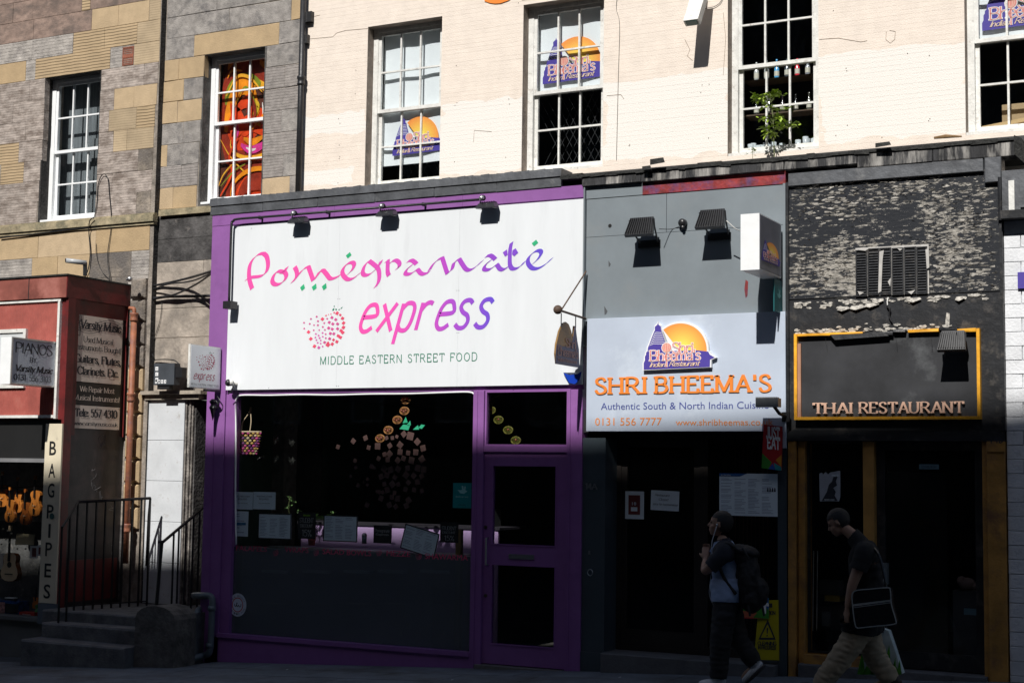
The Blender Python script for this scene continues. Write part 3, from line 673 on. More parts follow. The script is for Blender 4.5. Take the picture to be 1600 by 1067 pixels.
for j in range(12):
    for r_ in range(2):
        if random.random() < .15: continue
        o = put('tumbler', gp); o.location = (h[0]+.14+j*.095+random.uniform(-.01, .01), T+.42+r_*.1, SH[2]); o.scale = (1, 1, random.choice((1, 1, 1.25, .8)))
        tag(o, 'clear upturned glass on the bottom shelf of the third cream window', 'glass', 'glasses on the bottom bar shelf')
B('cardboard', bx(W6[0]+.3, W6[0]+.62, T+.5, T+.52, W6[2]+.1, W6[2]+.42), mat('cardboard', (.42, .30, .17), .9, .1), bC)
def board(x0, x1, z, lab, m_, r=.0): return B('plank', MB().quadbox([(x0, T+.33, z), (x1, T+.33, z+r), (x1, T+.33, z+r+.045), (x0, T+.33, z+.045)], (0, .14, 0)), m_, None, lab, 'plank')
pw = mat('raw_pine', (.62, .42, .20), .7, .15, 6, stretch=(.3, 1, 3))
board(W6[0]+.08, W6[0]+.9, W6[2]+.06, 'raw pine plank lying inside the rightmost upper window', pw, .05)
board(W6[0]+.1, W6[0]+.7, W6[2]+.115, 'second pine plank resting on the first inside the rightmost upper window', pw, .07)
# seedling growing behind the parapet in front of the third window
pl = E('seedling_tree', (P(1208, 240, T-.15).x, T-.15, P(1208, 240, T-.1).z-.3), 'spindly green seedling growing on the ledge before the bottle window', 'plant')
m = MB(); pts = [P(1210, 262, T-.15), P(1209, 215, T-.15), P(1207, 175, T-.15), P(1203, 147, T-.15)]; m.tube(cr(pts, 4), .006, 5)
tips = [(1192, 152, 1), (1213, 147, 1), (1186, 158, 1), (1200, 166, 1), (1222, 170, 1), (1196, 184, 1), (1216, 182, 1), (1225, 192, 1), (1240, 194, 1), (1196, 200, 1), (1204, 210, 1), (1180, 150, 1), (1207, 145, 1), (1214, 200, 1)]
for a, b2, _ in tips: m.tube([P(1207, b2+12, T-.15), P((a+1207)/2, b2+3, T-.16), P(a, b2, T-.15+random.uniform(-.1, .1))], .003, 4)
B('stem', m, mat('green_stem', (.12, .14, .05), .7, .2), pl)
def leaves(mb, c, n, spread, size, flat=.5):
    for _ in range(n):
        p = Vector(c)+Vector((random.gauss(0, spread), random.gauss(0, spread), random.gauss(0, spread*flat)))
        d = Vector((random.uniform(-1, 1), random.uniform(-1, 1), random.uniform(-.6, .3))).normalized(); s_ = d.cross(Vector((0, 0, 1))).normalized()*size*.32; L = size*random.uniform(.7, 1.3)
        mb.poly([p, p+d*L*.5+s_, p+d*L, p+d*L*.5-s_])
m = MB()
for a, b2, _ in tips: leaves(m, P(a, b2, T-.15), 26, .034, .065, .3)
B('leaves', m, mat('spring_leaf', (.30, .42, .04), .6, .3, 8, rnd=0), pl, kind='stuff')
pl = E('weed', (P(1176, 240, T-.2).x, T-.2, P(1176, 240, T-.2).z-.15), 'tiny weed sprouting at the left foot of the bottle window', 'plant')
m = MB().tube([P(1176, 250, T-.2), P(1176, 230, T-.2)], .003, 4); B('stem', m, MAT['green_stem'], pl)
m = MB(); leaves(m, P(1176, 234, T-.2), 24, .02, .035, 1.2); B('leaves', m, MAT['spring_leaf'], pl, kind='stuff')

# stained swirl artwork hanging in the second window
art = E('painted_screen', (W2[0]+.2, T+.30, W2[2]), 'screen painted with orange, red and green swirls behind the second window', 'artwork')
x0, x1, z0, z1 = W2[0]+.1, W2[1]-.02, W2[2]+.05, W2[3]-.05; ya = T+.30
B('screen', bx(x0, x1+.15, ya, ya+.02, z0, z1), mat('dark_plum_print', (.10, .025, .012), .5, .4, 3), art)
cols = dict(orange=(.85, .27, .01), amber=(.88, .42, .03), red=(.75, .06, .01), maroon=(.30, .03, .012), olive=(.22, .26, .02), pink=(.75, .05, .30), white=(.85, .8, .75), yellow=(.8, .5, .03))
def swirl(name, pts, w, k):
    m = MB(); q = cr([(a, b2, 0) for a, b2 in pts], 8); pr = None
    for i, p in enumerate(q):
        d = (q[min(i+1, len(q)-1)]-q[max(i-1, 0)]).normalized(); n_ = Vector((-d.y, d.x, 0))*w*(.35+.65*math.sin(math.pi*(i+.5)/len(q)))
        a, b2 = p+n_, p-n_; f = lambda v: Vector((x0+(x1-x0)*v.x, ya-.002-k*.0012, z0+(z1-z0)*v.y))
        if pr: m.poly([f(pr[0]), f(pr[1]), f(b2), f(a)])
        pr = (a, b2)
    B('swirl', m, mat(name+'_paint', cols[name], .4, .25, 6), art)
def ellp(cx, cy, rx, ry, a0, a1, n=10): return [(cx+rx*math.cos(math.radians(a0+(a1-a0)*i/n)), cy+ry*math.sin(math.radians(a0+(a1-a0)*i/n))) for i in range(n+1)]
sw = [('maroon', ellp(.5, .75, .45, .2, 200, -20), .10), ('olive', ellp(.45, .72, .36, .14, 190, 40), .06), ('orange', [(.1, .5), (.15, .65), (.35, .82), (.55, .78), (.7, .6)], .09), ('red', [(.15, .55), (.3, .62), (.45, .52), (.6, .6), (.5, .7), (.3, .66)], .08),
 ('maroon', [(.75, .95), (.95, .85), (.98, .7)], .12), ('orange', [(.7, .97), (.9, .9), (1.0, .78)], .04), ('red', [(.3, .47), (.5, .55), (.8, .5), (.95, .42)], .07), ('yellow', [(.55, .72), (.7, .66), (.62, .58), (.75, .52)], .03), ('amber', ellp(.62, .42, .42, .12, 170, 370), .018), ('pink', [(.4, .40), (.55, .36), (.75, .37), (.9, .42)], .035), ('white', [(.5, .375), (.6, .355), (.68, .36)], .012), ('orange', [(.45, .44), (.62, .41), (.82, .44)], .03), ('pink', [(.28, .58), (.34, .5), (.3, .44)], .02), ('white', [(.78, .68), (.8, .6), (.78, .53)], .015), ('white', [(.9, .66), (.93, .6), (.9, .54)], .012),
 ('amber', [(.02, .45), (.2, .33), (.45, .22), (.6, .18)], .008), ('orange', ellp(.72, .05, .48, .17, 185, 20), .02), ('maroon', ellp(.7, .0, .3, .13, 180, 10), .07), ('red', [(.05, .05), (.25, .2), (.2, .33), (.35, .45)], .02), ('olive', [(.05, .12), (.3, .22), (.5, .26)], .008), ('amber', [(.0, .1), (.1, .2), (.35, .3)], .008), ('orange', [(.12, .88), (.2, .93), (.4, .92)], .012), ('amber', [(.1, .75), (.3, .88), (.55, .86), (.8, .74)], .014), ('olive', [(.3, .7), (.45, .8), (.6, .74), (.7, .6)], .01), ('orange', [(.62, .5), (.8, .58), (.95, .7), (.88, .8)], .016), ('maroon', [(.5, .62), (.58, .7), (.66, .62), (.6, .54)], .03), ('red', [(.2, .7), (.25, .58), (.22, .48)], .035)]
sw = [('maroon', [(.2, 1), (.15, .6), (.3, .3), (.2, 0)], .22), ('orange', [(.1, .98), (.4, .93), (.8, .97), (.98, .85), (.9, .6)], .10), ('red', [(.95, .5), (.7, .56), (.4, .47), (.2, .55), (.12, .75)], .13), ('amber', [(.15, .62), (.25, .78), (.5, .86), (.8, .8), (.92, .66)], .06), ('red', [(.3, .02), (.6, .12), (.9, .08)], .10), ('maroon', [(.9, .4), (.7, .25), (.4, .28)], .12)]+sw
for k, (c_, pts, w_) in enumerate(sw): swirl(c_, pts, w_*.85, k)

# black rainwater pipe between the grey and cream buildings
iron = mat('black_iron', (.018, .018, .02), .45, .2, 10, .15, 40)
dp = E('drainpipe', (P(466, 300, T-.08).x, T-.08, 5.3), 'black cast iron drainpipe running up between grey stone and cream wall', 'drainpipe')
a = P(466, 300, T-.08); pts = [(a.x, T-.08, 5.2), (a.x, T-.08, 9)]
B('pipe', MB().tube(pts, .042, 12), iron, dp, smooth=True)
zc = P(468, 128, T-.08).z; B('collar', MB().lathe((a.x, T-.08, zc-.05), (0, 0, 1), [(0, .055), (.015, .058), (.03, .05), (.07, .05), (.09, .06), (.12, .058), (.125, .05)], 12), iron, dp, smooth=True)
zc = P(472, 25, T-.08).z; B('bracket', bx(a.x-.02, a.x+.13, T-.07, T+.0, zc-.09, zc+.05), iron, dp)
zc = P(472, 60, T-.08).z; B('bracket', bx(a.x-.02, a.x+.07, T-.07, T+.0, zc-.07, zc+.05), iron, dp)
# lettering high on the cream wall and a white floodlight
m = MB(); front(m, sans('SHRI', bold=.02), (757, 7), 1000, -60, T, .012); 
B('wall_lettering', m, mat('orange_lettering', (.85, .24, .03), .5, .05), None, 'foot of large orange letters high on the cream wall, cut by the top edge', 'lettering')
fl = E('flood_lamp', P(1082, 25, T-.2), 'white box flood lamp tilted on the cream wall near the top', 'lamp')
p0, p1 = P(1081, 36, T-.42), P(1096, -14, T-.2); d = (p1-p0).normalized(); sx = Vector((1, 0, 0)); n_ = d.cross(sx).normalized()
def obox(c, u, v, w_): # oriented box: corner c and three edge vectors
    return MB().quadbox([c, c+u, c+u+v, c+v], w_)
B('housing', obox(p0-sx*.09-n_*.05, sx*.18, n_*.10, d*.50), white2, fl); B('lens', obox(p0-sx*.07-n_*.035-d*.006, sx*.14, n_*.07, d*.006), mat('green_glass', (.03, .10, .08), .2, .05), fl)
B('bracket', MB().tube([p1-d*.1, p1-d*.1+Vector((0, .3, .02))], .015, 6), iron, fl)
fh = MB()
for px, py in ((529, 186), (531, 193), (711, 165), (714, 161), (795, 155), (796, 163), (530, 227), (531, 245), (530, 248), (528, 286), (556, 110), (555, 147), (710, 253), (790, 246), (713, 103), (1095, 145), (1097, 133), (1108, 132), (1322, 107), (1323, 111), (1418, 84), (1452, 87), (1453, 186), (1324, 196), (1306, 212), (1107, 216), (983, 228), (984, 226), (1378, 215), (1451, 189), (1302, 17), (810, 5)): q = P(px, py, T-.003); fh.lathe(tuple(q), (0, -1, 0), [(0, .006), (.002, .005)], 6)
B('old_fixings', fh, mat('rusty_fixing', (.12, .09, .07), .9), bC, kind='stuff')
ck = MB(); rd = random.Random(77)
for pts in (((478, 27), (486, 25), (492, 26), (500, 24)), ((476, 62), (520, 58), (526, 52), (540, 48), (575, 45)), ((1385, 50), (1384, 62), (1391, 68), (1398, 62), (1399, 50), (1390, 48)), ((1280, 62), (1310, 60), (1345, 66), (1355, 64)), ((1070, 62), (1078, 78), (1074, 88), (1082, 95)), ((740, 222), (741, 204), (768, 206)), ((975, 155), (970, 148), (948, 150)), ((1130, 20), (1134, 60), (1130, 118))): ck.tube([P(a, b2, T-.0015) for a, b2 in pts], .0028, 4)
B('hairline_cracks', ck, mat('crack_brown', (.28, .22, .17), .9), bC, kind='stuff')  # thin brown lines for cracks in the cream paint
dpm = mat('damp_stain', (.60, .51, .42), .8, .2, 12)
m = MB(); m.tube(cr([P(1102, 14, T-.02), P(1118, 10, T-.015), P(1128, 0, T-.015), P(1131, -20, T-.015)]), .004, 5)
B('cable', m, iron, None, 'thin dark cable looping from the white flood lamp up the cream wall', 'cable')
m = MB(); m.tube(cr([P(965, -10, T-.01), P(963, 14, T-.012), P(968, 40, T-.01), P(966, 120, T-.01), P(963, 250, T-.01)]), .003, 5)
B('cable', m, mat('grey_cable', (.25, .23, .2), .6, .1), None, 'thin grey wire running down the cream wall right of the second cream window', 'cable')
# ------------------------------------------------------------ parapet of the shop row
lead = mat('lead_sheet', (.105, .11, .12), .5, .25, 4, .4, 12, metal=.2, dirt=(.2, .2, .2), dscale=3, damt=.2)
zt = P(340, 309, -.1).z; XP0 = P(335, 330, 0).x; XP1 = P(915, 300, 0).x; XE = P(1566, 400, 0).x
pa = E('lead_roof_edge', (XP0, -.1, P(340, 335, 0).z), 'grey lead covered roof edge above the purple shopfront', 'roof edge')
zbt = P(338, 336, -.05).z; zb_ = (zt+zbt)/2+.0
xs = [XP0-.03+(XP1-.25-XP0)*i/6 for i in range(7)]
for a, b2 in zip(xs, xs[1:]):
    m = MB(); n = 8
    for i in range(n):
        u = a+(b2-a)*i/n; v = a+(b2-a)*(i+1)/n; wz = [random.uniform(-.008, .008) for _ in range(2)]
        m.quadbox([(u, -.065, zb_+.01), (v, -.065, zb_+.01), (v+.001, -.055+wz[0]*.5, zt+wz[1]), (u, -.055, zt)], (0, .3, 0))
    B('lead_roll', m, lead, pa); B('lead_flashing', MB().block(a+.002, b2-.002, -.050, 0, zbt, zb_+.006, .006, .004), lead, pa)
B('roof_deck', bx(XP0, XE+.3, .16, T, zbt+.1, zt-.04), mat('roofing_felt', (.06, .06, .06), .9, .2), pa)
pr = E('weathered_parapet', (XP1, -.1, zbt), 'black weathered parapet with white streaks over the two restaurants at right', 'parapet')
stm = mat('streaked_black_paint', (.028, .028, .03), .75, .5, 4, .5, 30, dirt=(.42, .40, .37), dscale=3.0, damt=.55, stretch=(2.2, 1, .35))
XP2 = P(1585, 240, -.1).x
z2 = P(915, 270, -.1).z; z2b = P(915, 293, -.1).z
xs = [XP1-.02, P(1005, 280, 0).x, P(1228, 280, 0).x, P(1342, 270, 0).x, P(1460, 250, 0).x, XP2]
for i, (a, b2) in enumerate(zip(xs, xs[1:])):
    za = z2-.04; zb3 = z2b-.02 if i > 2 else z2b+.02
    B('fascia_board', MB().block(a+.002, b2-.002, -.07, .16, zb3, za, .006, .004), stm, pr)
# ragged felt along the top
m = MB(); x = XP1-.28; felt = mat('torn_roofing_felt', (.03, .03, .028), .95, .4, 12, 1., 40); ff = [x]
random.seed(21)
while x < XP2:
    wd = random.uniform(.06, .30); hgt = random.uniform(.022, .032)+(.02 if random.random() < .1 else 0); dr = random.uniform(-.03, .0)
    m.quadbox([(x, -.082-random.uniform(0, .01), z2-.04+dr*.5), (x+wd, -.082-random.uniform(0, .01), z2-.04+dr*random.random()), (x+wd+random.uniform(0, .01), -.085, z2-.04+hgt), (x, -.085, z2-.04+hgt)], (0, .35, 0)); x += wd*.93
B('torn_felt', m, felt, pr)
for px, py, w_, h_ in ((1027, 252, .17, .07), (1380, 226, .16, .05), (1010, 262, .1, .04)):
    q = P(px, py, -.15); B('felt_flap', MB().quadbox([(q.x-w_/2, q.y, q.z-h_/2), (q.x+w_/2, q.y-.02, q.z-h_/2+.01), (q.x+w_*.35, q.y, q.z+h_/2), (q.x-w_*.5, q.y, q.z+h_*.4)], (0, .03, .006)), felt, pr)
q = P(1480, 214, -.1); B('driftwood', MB().tube([q+Vector((-.13, 0, 0)), q+Vector((-.02, .03, .012)), q+Vector((.14, 0, -.01))], [.012, .02, .008], 6), mat('rotten_wood', (.28, .17, .08), .9, .4, 12), None, 'short piece of rotten orange wood lying on the parapet near the right', 'wood')
sl_ = MB().block(P(1234, 285, 0).x, P(1538, 262, 0).x, -.06, .16, P(1300, 280, -.06).z-.04, z2b-.022, .005, .002); B('lead_strip', sl_, lead, pr)
B('corner_block', MB().block(P(1540, 262, 0).x, P(1566, 262, 0).x, -.07, .16, P(1300, 280, -.06).z-.16, z2b-.022, .008, .002), lead, pr)
B('end_cap', MB().quadbox([(XP2, -.12, z2b-.02), (XP2+.08, -.05, z2b-.1), (XP2+.06, -.05, z2-.02), (XP2, -.12, z2+.0)], (0, .4, 0)), felt, pr)

# ------------------------------------------------------------ purple shopfront
pur = mat('purple_paint', (.275, .11, .335), .42, .07, 2.5, .08, 15, dirt=(.22, .085, .27), dscale=3, damt=.35)
pS = E('purple_shopfront', (P(620, 1035, 0).x, 0, ground(-9)), 'purple shopfront with wide window and glazed door under the white sign', 'shopfront')
G0 = ground(XP0)-.25
zS0 = P(360, 355, 0).z; zS1 = P(912, 601, 0).z; xS0 = P(360, 480, 0).x
ztop = zbt+.0
B('left_pier', bx(XP0, xS0-.012, -.03, .118, G0, zS0+.02), pur, pS); B('outer_side_wall', bx(XP0, XP0+.05, .119, T, G0, zS0+.02), pur, pS); B('pier_strip', bx(XP0+.12, XP0+.135, -.04, -.03, G0+.4, zS1), pur, pS)
xs = [XP0, P(525, 330, 0).x, P(725, 310, 0).x, XP1-.01]
for a, b2 in zip(xs, xs[1:]): B('top_fascia', bx(a+.001, b2-.001, -.035, .12, zS0+.022, ztop-.001), pur, pS)
B('backing_board', bx(xS0-.01, XP1, -.0, .1, zS1-.02, zS0+.02), pur, pS)
zW1 = P(500, 614, 0).z; xW0 = P(367, 800, .04).x; xW1 = P(742, 800, .04).x; zW0 = P(540, 1003, 0).z
xM = P(756, 800, 0).x; xD1 = P(887, 800, 0).x; xR = P(911, 800, 0).x; zDh = P(820, 706, 0).z; zTr = P(820, 697, 0).z
B('head_rail', bx(xS0-.01, xR, .0, .1, zW1, zS1-.021), pur, pS)
B('window_jamb', bx(xS0-.01, xW0, -.01, .1, zW0, zW1-.001), pur, pS)
B('mullion', bx(xW1, xM, -.04, .1, G0, zW1-.001), pur, pS); B('mullion_bead', bx(xW1+.045, xW1+.06, -.05, -.04, G0+.3, zW1-.01), pur, pS)
B('transom_rail', bx(xM+.001, xD1-.001, -.03, .1, zDh-.0, zTr), pur, pS); B('right_pier', bx(xD1, xR, -.045, .2, G0, zW1-.001), pur, pS)
B('pier_moulding', bx(xD1+.03, xD1+.045, -.055, -.045, G0+.3, zW1), pur, pS)
B('stall_riser', bx(XP0+.10, xW1-.001, -.03, .1, G0, zW0-.05), pur, pS); B('sill', bx(xS0-.02, xW1-.001, -.06, .1, zW0-.049, zW0), pur, pS)
m = MB(); x = XP0+.16
B('riser_joint_bead', bx(P(535, 1030, 0).x, P(538, 1030, 0).x, -.034, -.03, G0, zW0-.06), pur, pS)
B('shop_window', bx(xW0+.001, xW1-.001, .046, .052, zW0+.001, zW1-.002), GS, pS)
B('transom_light', bx(xM+.001, xD1-.001, .03, .038, zTr+.001, zW1-.002), GS, pS)
frame_m = frame(MB(), xM+.001, xD1-.001, -.01, .03, zTr+.001, zW1-.002, .02); B('light_bead', frame_m, pur, pS)
# door
dr = B('door', MB(), pur, pS); 
dm = MB(); da, db = xM+.003, xD1-.003; zb0 = P(815, 1040, 0).z; zu1 = P(820, 728, 0).z; zu0 = P(820, 851, 0).z; zl1 = P(820, 884, 0).z; zl0 = P(815, 1008, 0).z; ga = P(770, 800, 0).x; gb_ = P(868, 800, 0).x
cells(dm, da, db, zb0, zDh-.003, [(ga, gb_, zu0, zu1), (ga, gb_, zl0, zl1)], .0, .05)
old = dr.data; dr.data = dm.mesh('door', pur)
for zz0, zz1 in ((zu0, zu1), (zl0, zl1)):
    B('pane', bx(ga, gb_, .02, .028, zz0, zz1), GS, dr); B('bead', frame(MB(), ga-.012, gb_+.012, -.008, -.0005, zz0-.012, zz1+.012, .014), pur, dr)
metal = mat('brushed_metal', (.45, .46, .48), .35, .05, 20, metal=.9)
v = R(795, 865, 834, 874, -.01); m = MB(); frame(m, v[0], v[1], -.014, 0, v[2], v[3], .007); m.box(v[0]+.009, v[1]-.009, -.010, 0, v[2]+.009, v[3]-.009); B('letter_plate', m, metal, dr)
q = P(756, 840, -.05); q2 = P(755, 882, -.05); B('pull_handle', MB().tube([q+Vector((.03, .05, 0)), q+Vector((.03, 0, 0)), Vector((q.x+.03, q2.y, q2.z)), Vector((q.x+.03, q2.y+.05, q2.z))], .010, 8), metal, dr)
for py in (823, 930): q = P(756, py, -.01); B('lock', MB().lathe((q.x+.02, 0, q.z), (0, -1, 0), [(0, .02), (.012, .02), (.012, .008)], 10), mat('dark_brass', (.12, .10, .07), .4, metal=.8), dr)
B('threshold', MB().box(xM-.05, xR, -.09, .12, G0, zb0-.012), mat('stone_step', (.16, .15, .14), .9, .2, 6, .3, 40), pS)

# inside of the purple shop
def wallroom(name, x0, x1, z0, z1, y0, y1, mL, mB, mF, par):
    B(name+'left_wall', bx(x0-.04, x0, y0, y1, z0, z1), mL, par); B(name+'right_wall', bx(x1, x1+.04, y0, y1, z0, z1), mB, par)
    B(name+'back_wall', bx(x0-.04, x1+.04, y1, y1+.04, z0, z1), mB, par); B(name+'ceiling', bx(x0-.04, x1+.04, y0, y1, z1, z1+.04), mB, par); B(name+'floor', bx(x0-.04, x1+.04, y0, y1, z0-.04, z0), mF, par)
zF = ground(-9)+.02
wallroom('', XP0+.06, xR-.02, zF, zS1+.02, .12, 5.2, mat('green_wall', (.07, .12, .075), .8, .1), dark, mat('tile_floor', (.06, .055, .05), .5, .1), pS)
lil = mat('lilac_panel', (.60, .40, .70), .5, .03)
ct = E('serving_counter', (P(600, 850, 1.15).x, 1.15, zF), 'long lilac fronted serving counter inside the purple shop window', 'counter')
cy = 1.15; xa = P(470, 850, cy).x; xb = P(778, 850, cy).x; zc = P(600, 822, cy).z
B('counter_front', bx(xa, xb, cy, cy+.03, zF, zc), lil, ct); B('counter_top', bx(xa-.05, xb+.03, cy-.02, cy+.7, zc+.001, zc+.03), mat('dark_worktop', (.04, .035, .045), .4, .1), ct)
B('till', bx(xb-.45, xb-.2, cy+.2, cy+.45, zc+.03, zc+.25), dark, ct)
cab = E('display_cabinet', (P(620, 950, .7).x, .7, zF), 'glass fronted counter cabinet with pale trays low in the purple shop window', 'cabinet')
gm = mat('bluish_cabinet_panel', (.24, .22, .33), .35, .2, 1.5); 
zc2 = P(600, 866, .15).z-.0
B('cabinet_body', bx(P(410, 900, .6).x, P(705, 900, .6).x, .17, 1.05, zF, zc2-.02), gm, cab); B('cabinet_top', bx(P(405, 900, .6).x, P(712, 900, .6).x, .11, 1.05, zc2-.019, zc2), mat('worktop', (.22, .26, .25), .5, .1), cab)
for px in (425, 488, 552, 606, 672):
    a = P(px-15, 890, .10); b2 = P(px+26, 890, .10)
    B('tray', bx(a.x, b2.x, .085, .168, a.z-.03, a.z+.005), mat('pale_tray', (.8, .85, .88), .4), cab)
    B('tray_glint', bx(a.x+.05, b2.x-.05, .14, .168, P(px, 942, .15).z-.006, P(px, 942, .15).z+.006), MAT['brushed_metal'], cab)
    q = P(px+20, 990, .13); B('glint_ball', MB().ball((q.x, .13, q.z), .03, 8, (.5, .5, 1.3)), MAT['brushed_metal'], cab)  # metal slips and balls imitate soft glints behind the film
B('post', bx(P(711, 900, .5).x, P(719, 900, .5).x, .5, .56, zF, zc+.02), mat('brass_post', (.22, .15, .06), .5, .2), cab)
# ledge just behind the glass that holds the menus
xl0 = xW0+.02
B('window_ledge', bx(xW0, xW1, .08, .30, P(550, 861, .1).z-.02, P(550, 861, .1).z), mat('ledge_grey', (.16, .17, .165), .6, .1), pS)
frost = glass('frosted_film', (.62, .68, .72), frost=.34, fcol=(.21, .23, .25)); zf1 = P(550, 862, .047).z
B('frosted_film', bx(xW0+.002, xW1-.002, .0450, .0458, zW0+.002, zf1), frost, pS)
# white light rope along the window edge
q = lambda px, py: P(px, py, .0)
m = MB(); m.tube(cr([q(369, 850), q(368, 760), q(368.5, 680), q(368, 632), q(370, 622), q(378, 617.5), q(420, 617.5), q(470, 616.5), q(520, 617), q(580, 615.5), q(640, 615), q(700, 613), q(732, 612.5), q(741, 616), q(744, 624), q(742, 680), q(742, 760)], 6), .011, 8)
B('light_rope', m, white, None, 'unlit white light rope bent round the edge of the purple shop window', 'light rope', smooth=True)
# stickers, menus and boards
menu = mat('menu_paper', (.76, .86, .92), .6, .04, 3); menu_l = mat('faint_print', (.30, .35, .45), .6); inkb = mat('dark_ink', (.03, .035, .05), .6); chalk = mat('chalkboard', (.012, .013, .014), .7, .2); ch_w = mat('chalk_writing', (.36, .36, .36), .8); bfr = mat('black_frame', (.015, .015, .018), .5)
def sheet(name, a, b, c, d, y, m_, lab, cat, rot=0., th=.004, grp=None):
    """paper fixed flat: pixel corners left, top, right, bottom"""
    x0, x1, z0, z1 = R(a, b, c, d, y); e = E(name, ((x0+x1)/2, y, z0), lab, cat, grp)
    cx, cz = (x0+x1)/2, (z0+z1)/2
    def T_(x, z): dx, dz = x-cx, z-cz; return (cx+dx*math.cos(rot)-dz*math.sin(rot), y, cz+dx*math.sin(rot)+dz*math.cos(rot))
    B('paper', MB().quadbox([T_(x0, z0), T_(x1, z0), T_(x1, z1), T_(x0, z1)], (0, th, 0)), m_, e)
    U = (Vector(T_(x1, z0))-Vector(T_(x0, z0))).normalized(); V = (Vector(T_(x0, z1))-Vector(T_(x0, z0))).normalized()
    return e, Vector(T_(x0, z0)), U, V, x1-x0, z1-z0
def lines(e, O, U, V, w_, h_, cols_, n, m_=None, u0=.06, v0=.1, v1=.92, seed=1):
    rd = random.Random(seed); m = MB(); cw = (1-2*u0)/cols_
    for c in range(cols_):
        for i in range(n):
            if rd.random() < .12: continue
            v = v1-(v1-v0)*(i+.5)/n; a = u0+c*cw; b2 = a+cw*rd.uniform(.45, .85); hh = h_*(v1-v0)/n*.3; p = O+U*a*w_+V*v*h_+NF*.0015
            m.poly([p, p+U*(b2-a)*w_, p+U*(b2-a)*w_+V*hh, p+V*hh])
    B('small_print', m, m_ or menu_l, e, kind='stuff')
def write(e, O, U, V, w_, h_, s, u0, u1, v, hh, m_, kind='sans', k=.002, **kw):
    g = sans(s, **kw) if kind == 'sans' else strokes(s, kw.get('thick', .14), kw.get('thin', .10), kw.get('serif', 0), kw.get('sh'))
    B('lettering', lay(MB(), g, O+U*u0*w_+V*v*h_, U*(u1-u0)*w_, V*hh*h_, NF, k), m_, e)
gy = .064
for (a, b, c, d, s) in ((364, 768, 394.5, 796, ('KITCHEN STAFF', 'REQUIRED', 'CALL OR ENQUIRE')), (396, 768, 430, 796, ('WAITING STAFF', 'REQUIRED', 'CALL OR ENQUIRE'))):
    t = sheet('notice', a, b, c, d, gy, menu, 'pale notice reading %s in the purple shop window' % ('kitchen staff required' if a < 380 else 'waiting staff required'), 'notice')
    for s_, v, hh, u in ((s[0], .70, .09, .15), (s[1], .55, .09, .28), (s[2], .33, .05, .25)): write(*t, s_, u, 1-u, v, hh, inkb)
t = sheet('hygiene_notice', 361, 798, 387, 838, gy, menu, 'tall pale certificate with a blue band below the kitchen staff notice', 'notice'); lines(*t, 1, 9, seed=4)
O, U, V, w_, h_ = t[1:]; p = O+U*.08*w_+V*.45*h_+NF*.0025; B('blue_band', MB().poly([p, p+U*.8*w_, p+U*.8*w_+V*.1*h_, p+V*.1*h_]), mat('blue_print', (.05, .2, .38), .5), t[0])
for (a, b, c, d, rot, lab) in ((404, 801, 454.5, 843, 0, 'black edged menu left of the leftmost student discount board'), (506, 804, 558, 847, 0, 'black edged menu between the plant and the metal shaker'), (631, 822, 682, 868, -.235, 'tilted black edged menu slipping in front of the lilac counter')):
    if rot: a, b, c, d = 629, 824, 683, 866
    t = sheet('menu', a, b, c, d, gy, menu, lab, 'menu', rot, grp='menus in the purple shop window'); lines(*t, 3, 14, seed=int(a)); O, U, V, w_, h_ = t[1:]
    m = MB(); e_ = .012
    for p, q2, uu, vv in ((0, 0, w_, e_), (0, h_-e_, w_, e_), (0, e_, e_, h_-2*e_), (w_-e_, e_, e_, h_-2*e_)): o_ = O+U*p+V*q2+NF*.004; m.quadbox([o_, o_+U*uu, o_+U*uu+V*vv, o_+V*vv], (0, .004, 0))
    B('border', m, bfr, t[0])
for (a, b, c, d, s, lab) in ((466, 800, 492, 842, ('STUDENT', 'DISCOUNT', '15%'), 'small chalkboard with green top note offering student discount beside the palm'), (584, 820, 611, 849, ('Pomegranate', 'Express', ''), 'small chalkboard in front of the counter between shaker and tilted menu'), (688, 815, 715, 848, ('STUDENT', 'DISCOUNT', '15%'), 'small chalkboard offering student discount at the right end of the window')):
    t = sheet('chalkboard', a, b, c, d, .09, chalk, lab, 'chalkboard', grp='chalkboards in the purple shop window', th=.012)
    write(*t, s[0], .1, .9, .62, .17, ch_w, 'st', thick=.12, thin=.1); write(*t, s[1], .15, .85, .44, .11, ch_w, 'st', thick=.14, thin=.12)
    if s[2]: write(*t, s[2], .25, .8, .1, .24, ch_w, 'st', thick=.1, thin=.09)
    if a < 500: O, U, V, w_, h_ = t[1:]; p = O+U*.3*w_+V*.86*h_+NF*.003; B('green_note', MB().poly([p, p+U*.4*w_, p+U*.4*w_+V*.06*h_, p+V*.06*h_]), mat('lime_print', (.2, .4, .02), .5), t[0])
teal = mat('teal_print', (.0, .33, .34), .5, .05); tealw = mat('pale_teal_print', (.35, .75, .75), .5)
def kanga(e, O, U, V, w_, h_, m_, k=.003):                  # the delivery firm's animal mark
    pts = [(.25, .62), (.42, .58), (.5, .64), (.47, .92), (.56, .94), (.60, .66), (.63, .9), (.71, .88), (.68, .6), (.8, .52), (.62, .3), (.4, .34)]
    B('animal_mark', MB().poly([O+U*x*w_+V*(.42+y*.5)*h_+NF*k for x, y in pts]), m_, e)
t = sheet('delivery_sticker', 708, 754, 736, 794, gy, teal, 'teal delivery sticker in the lower right of the purple shop window', 'sticker'); kanga(*t, tealw); write(*t, 'deliveroo', .15, .85, .42, .08, tealw); write(*t, 'ORDER HERE', .3, .7, .1, .05, inkb)
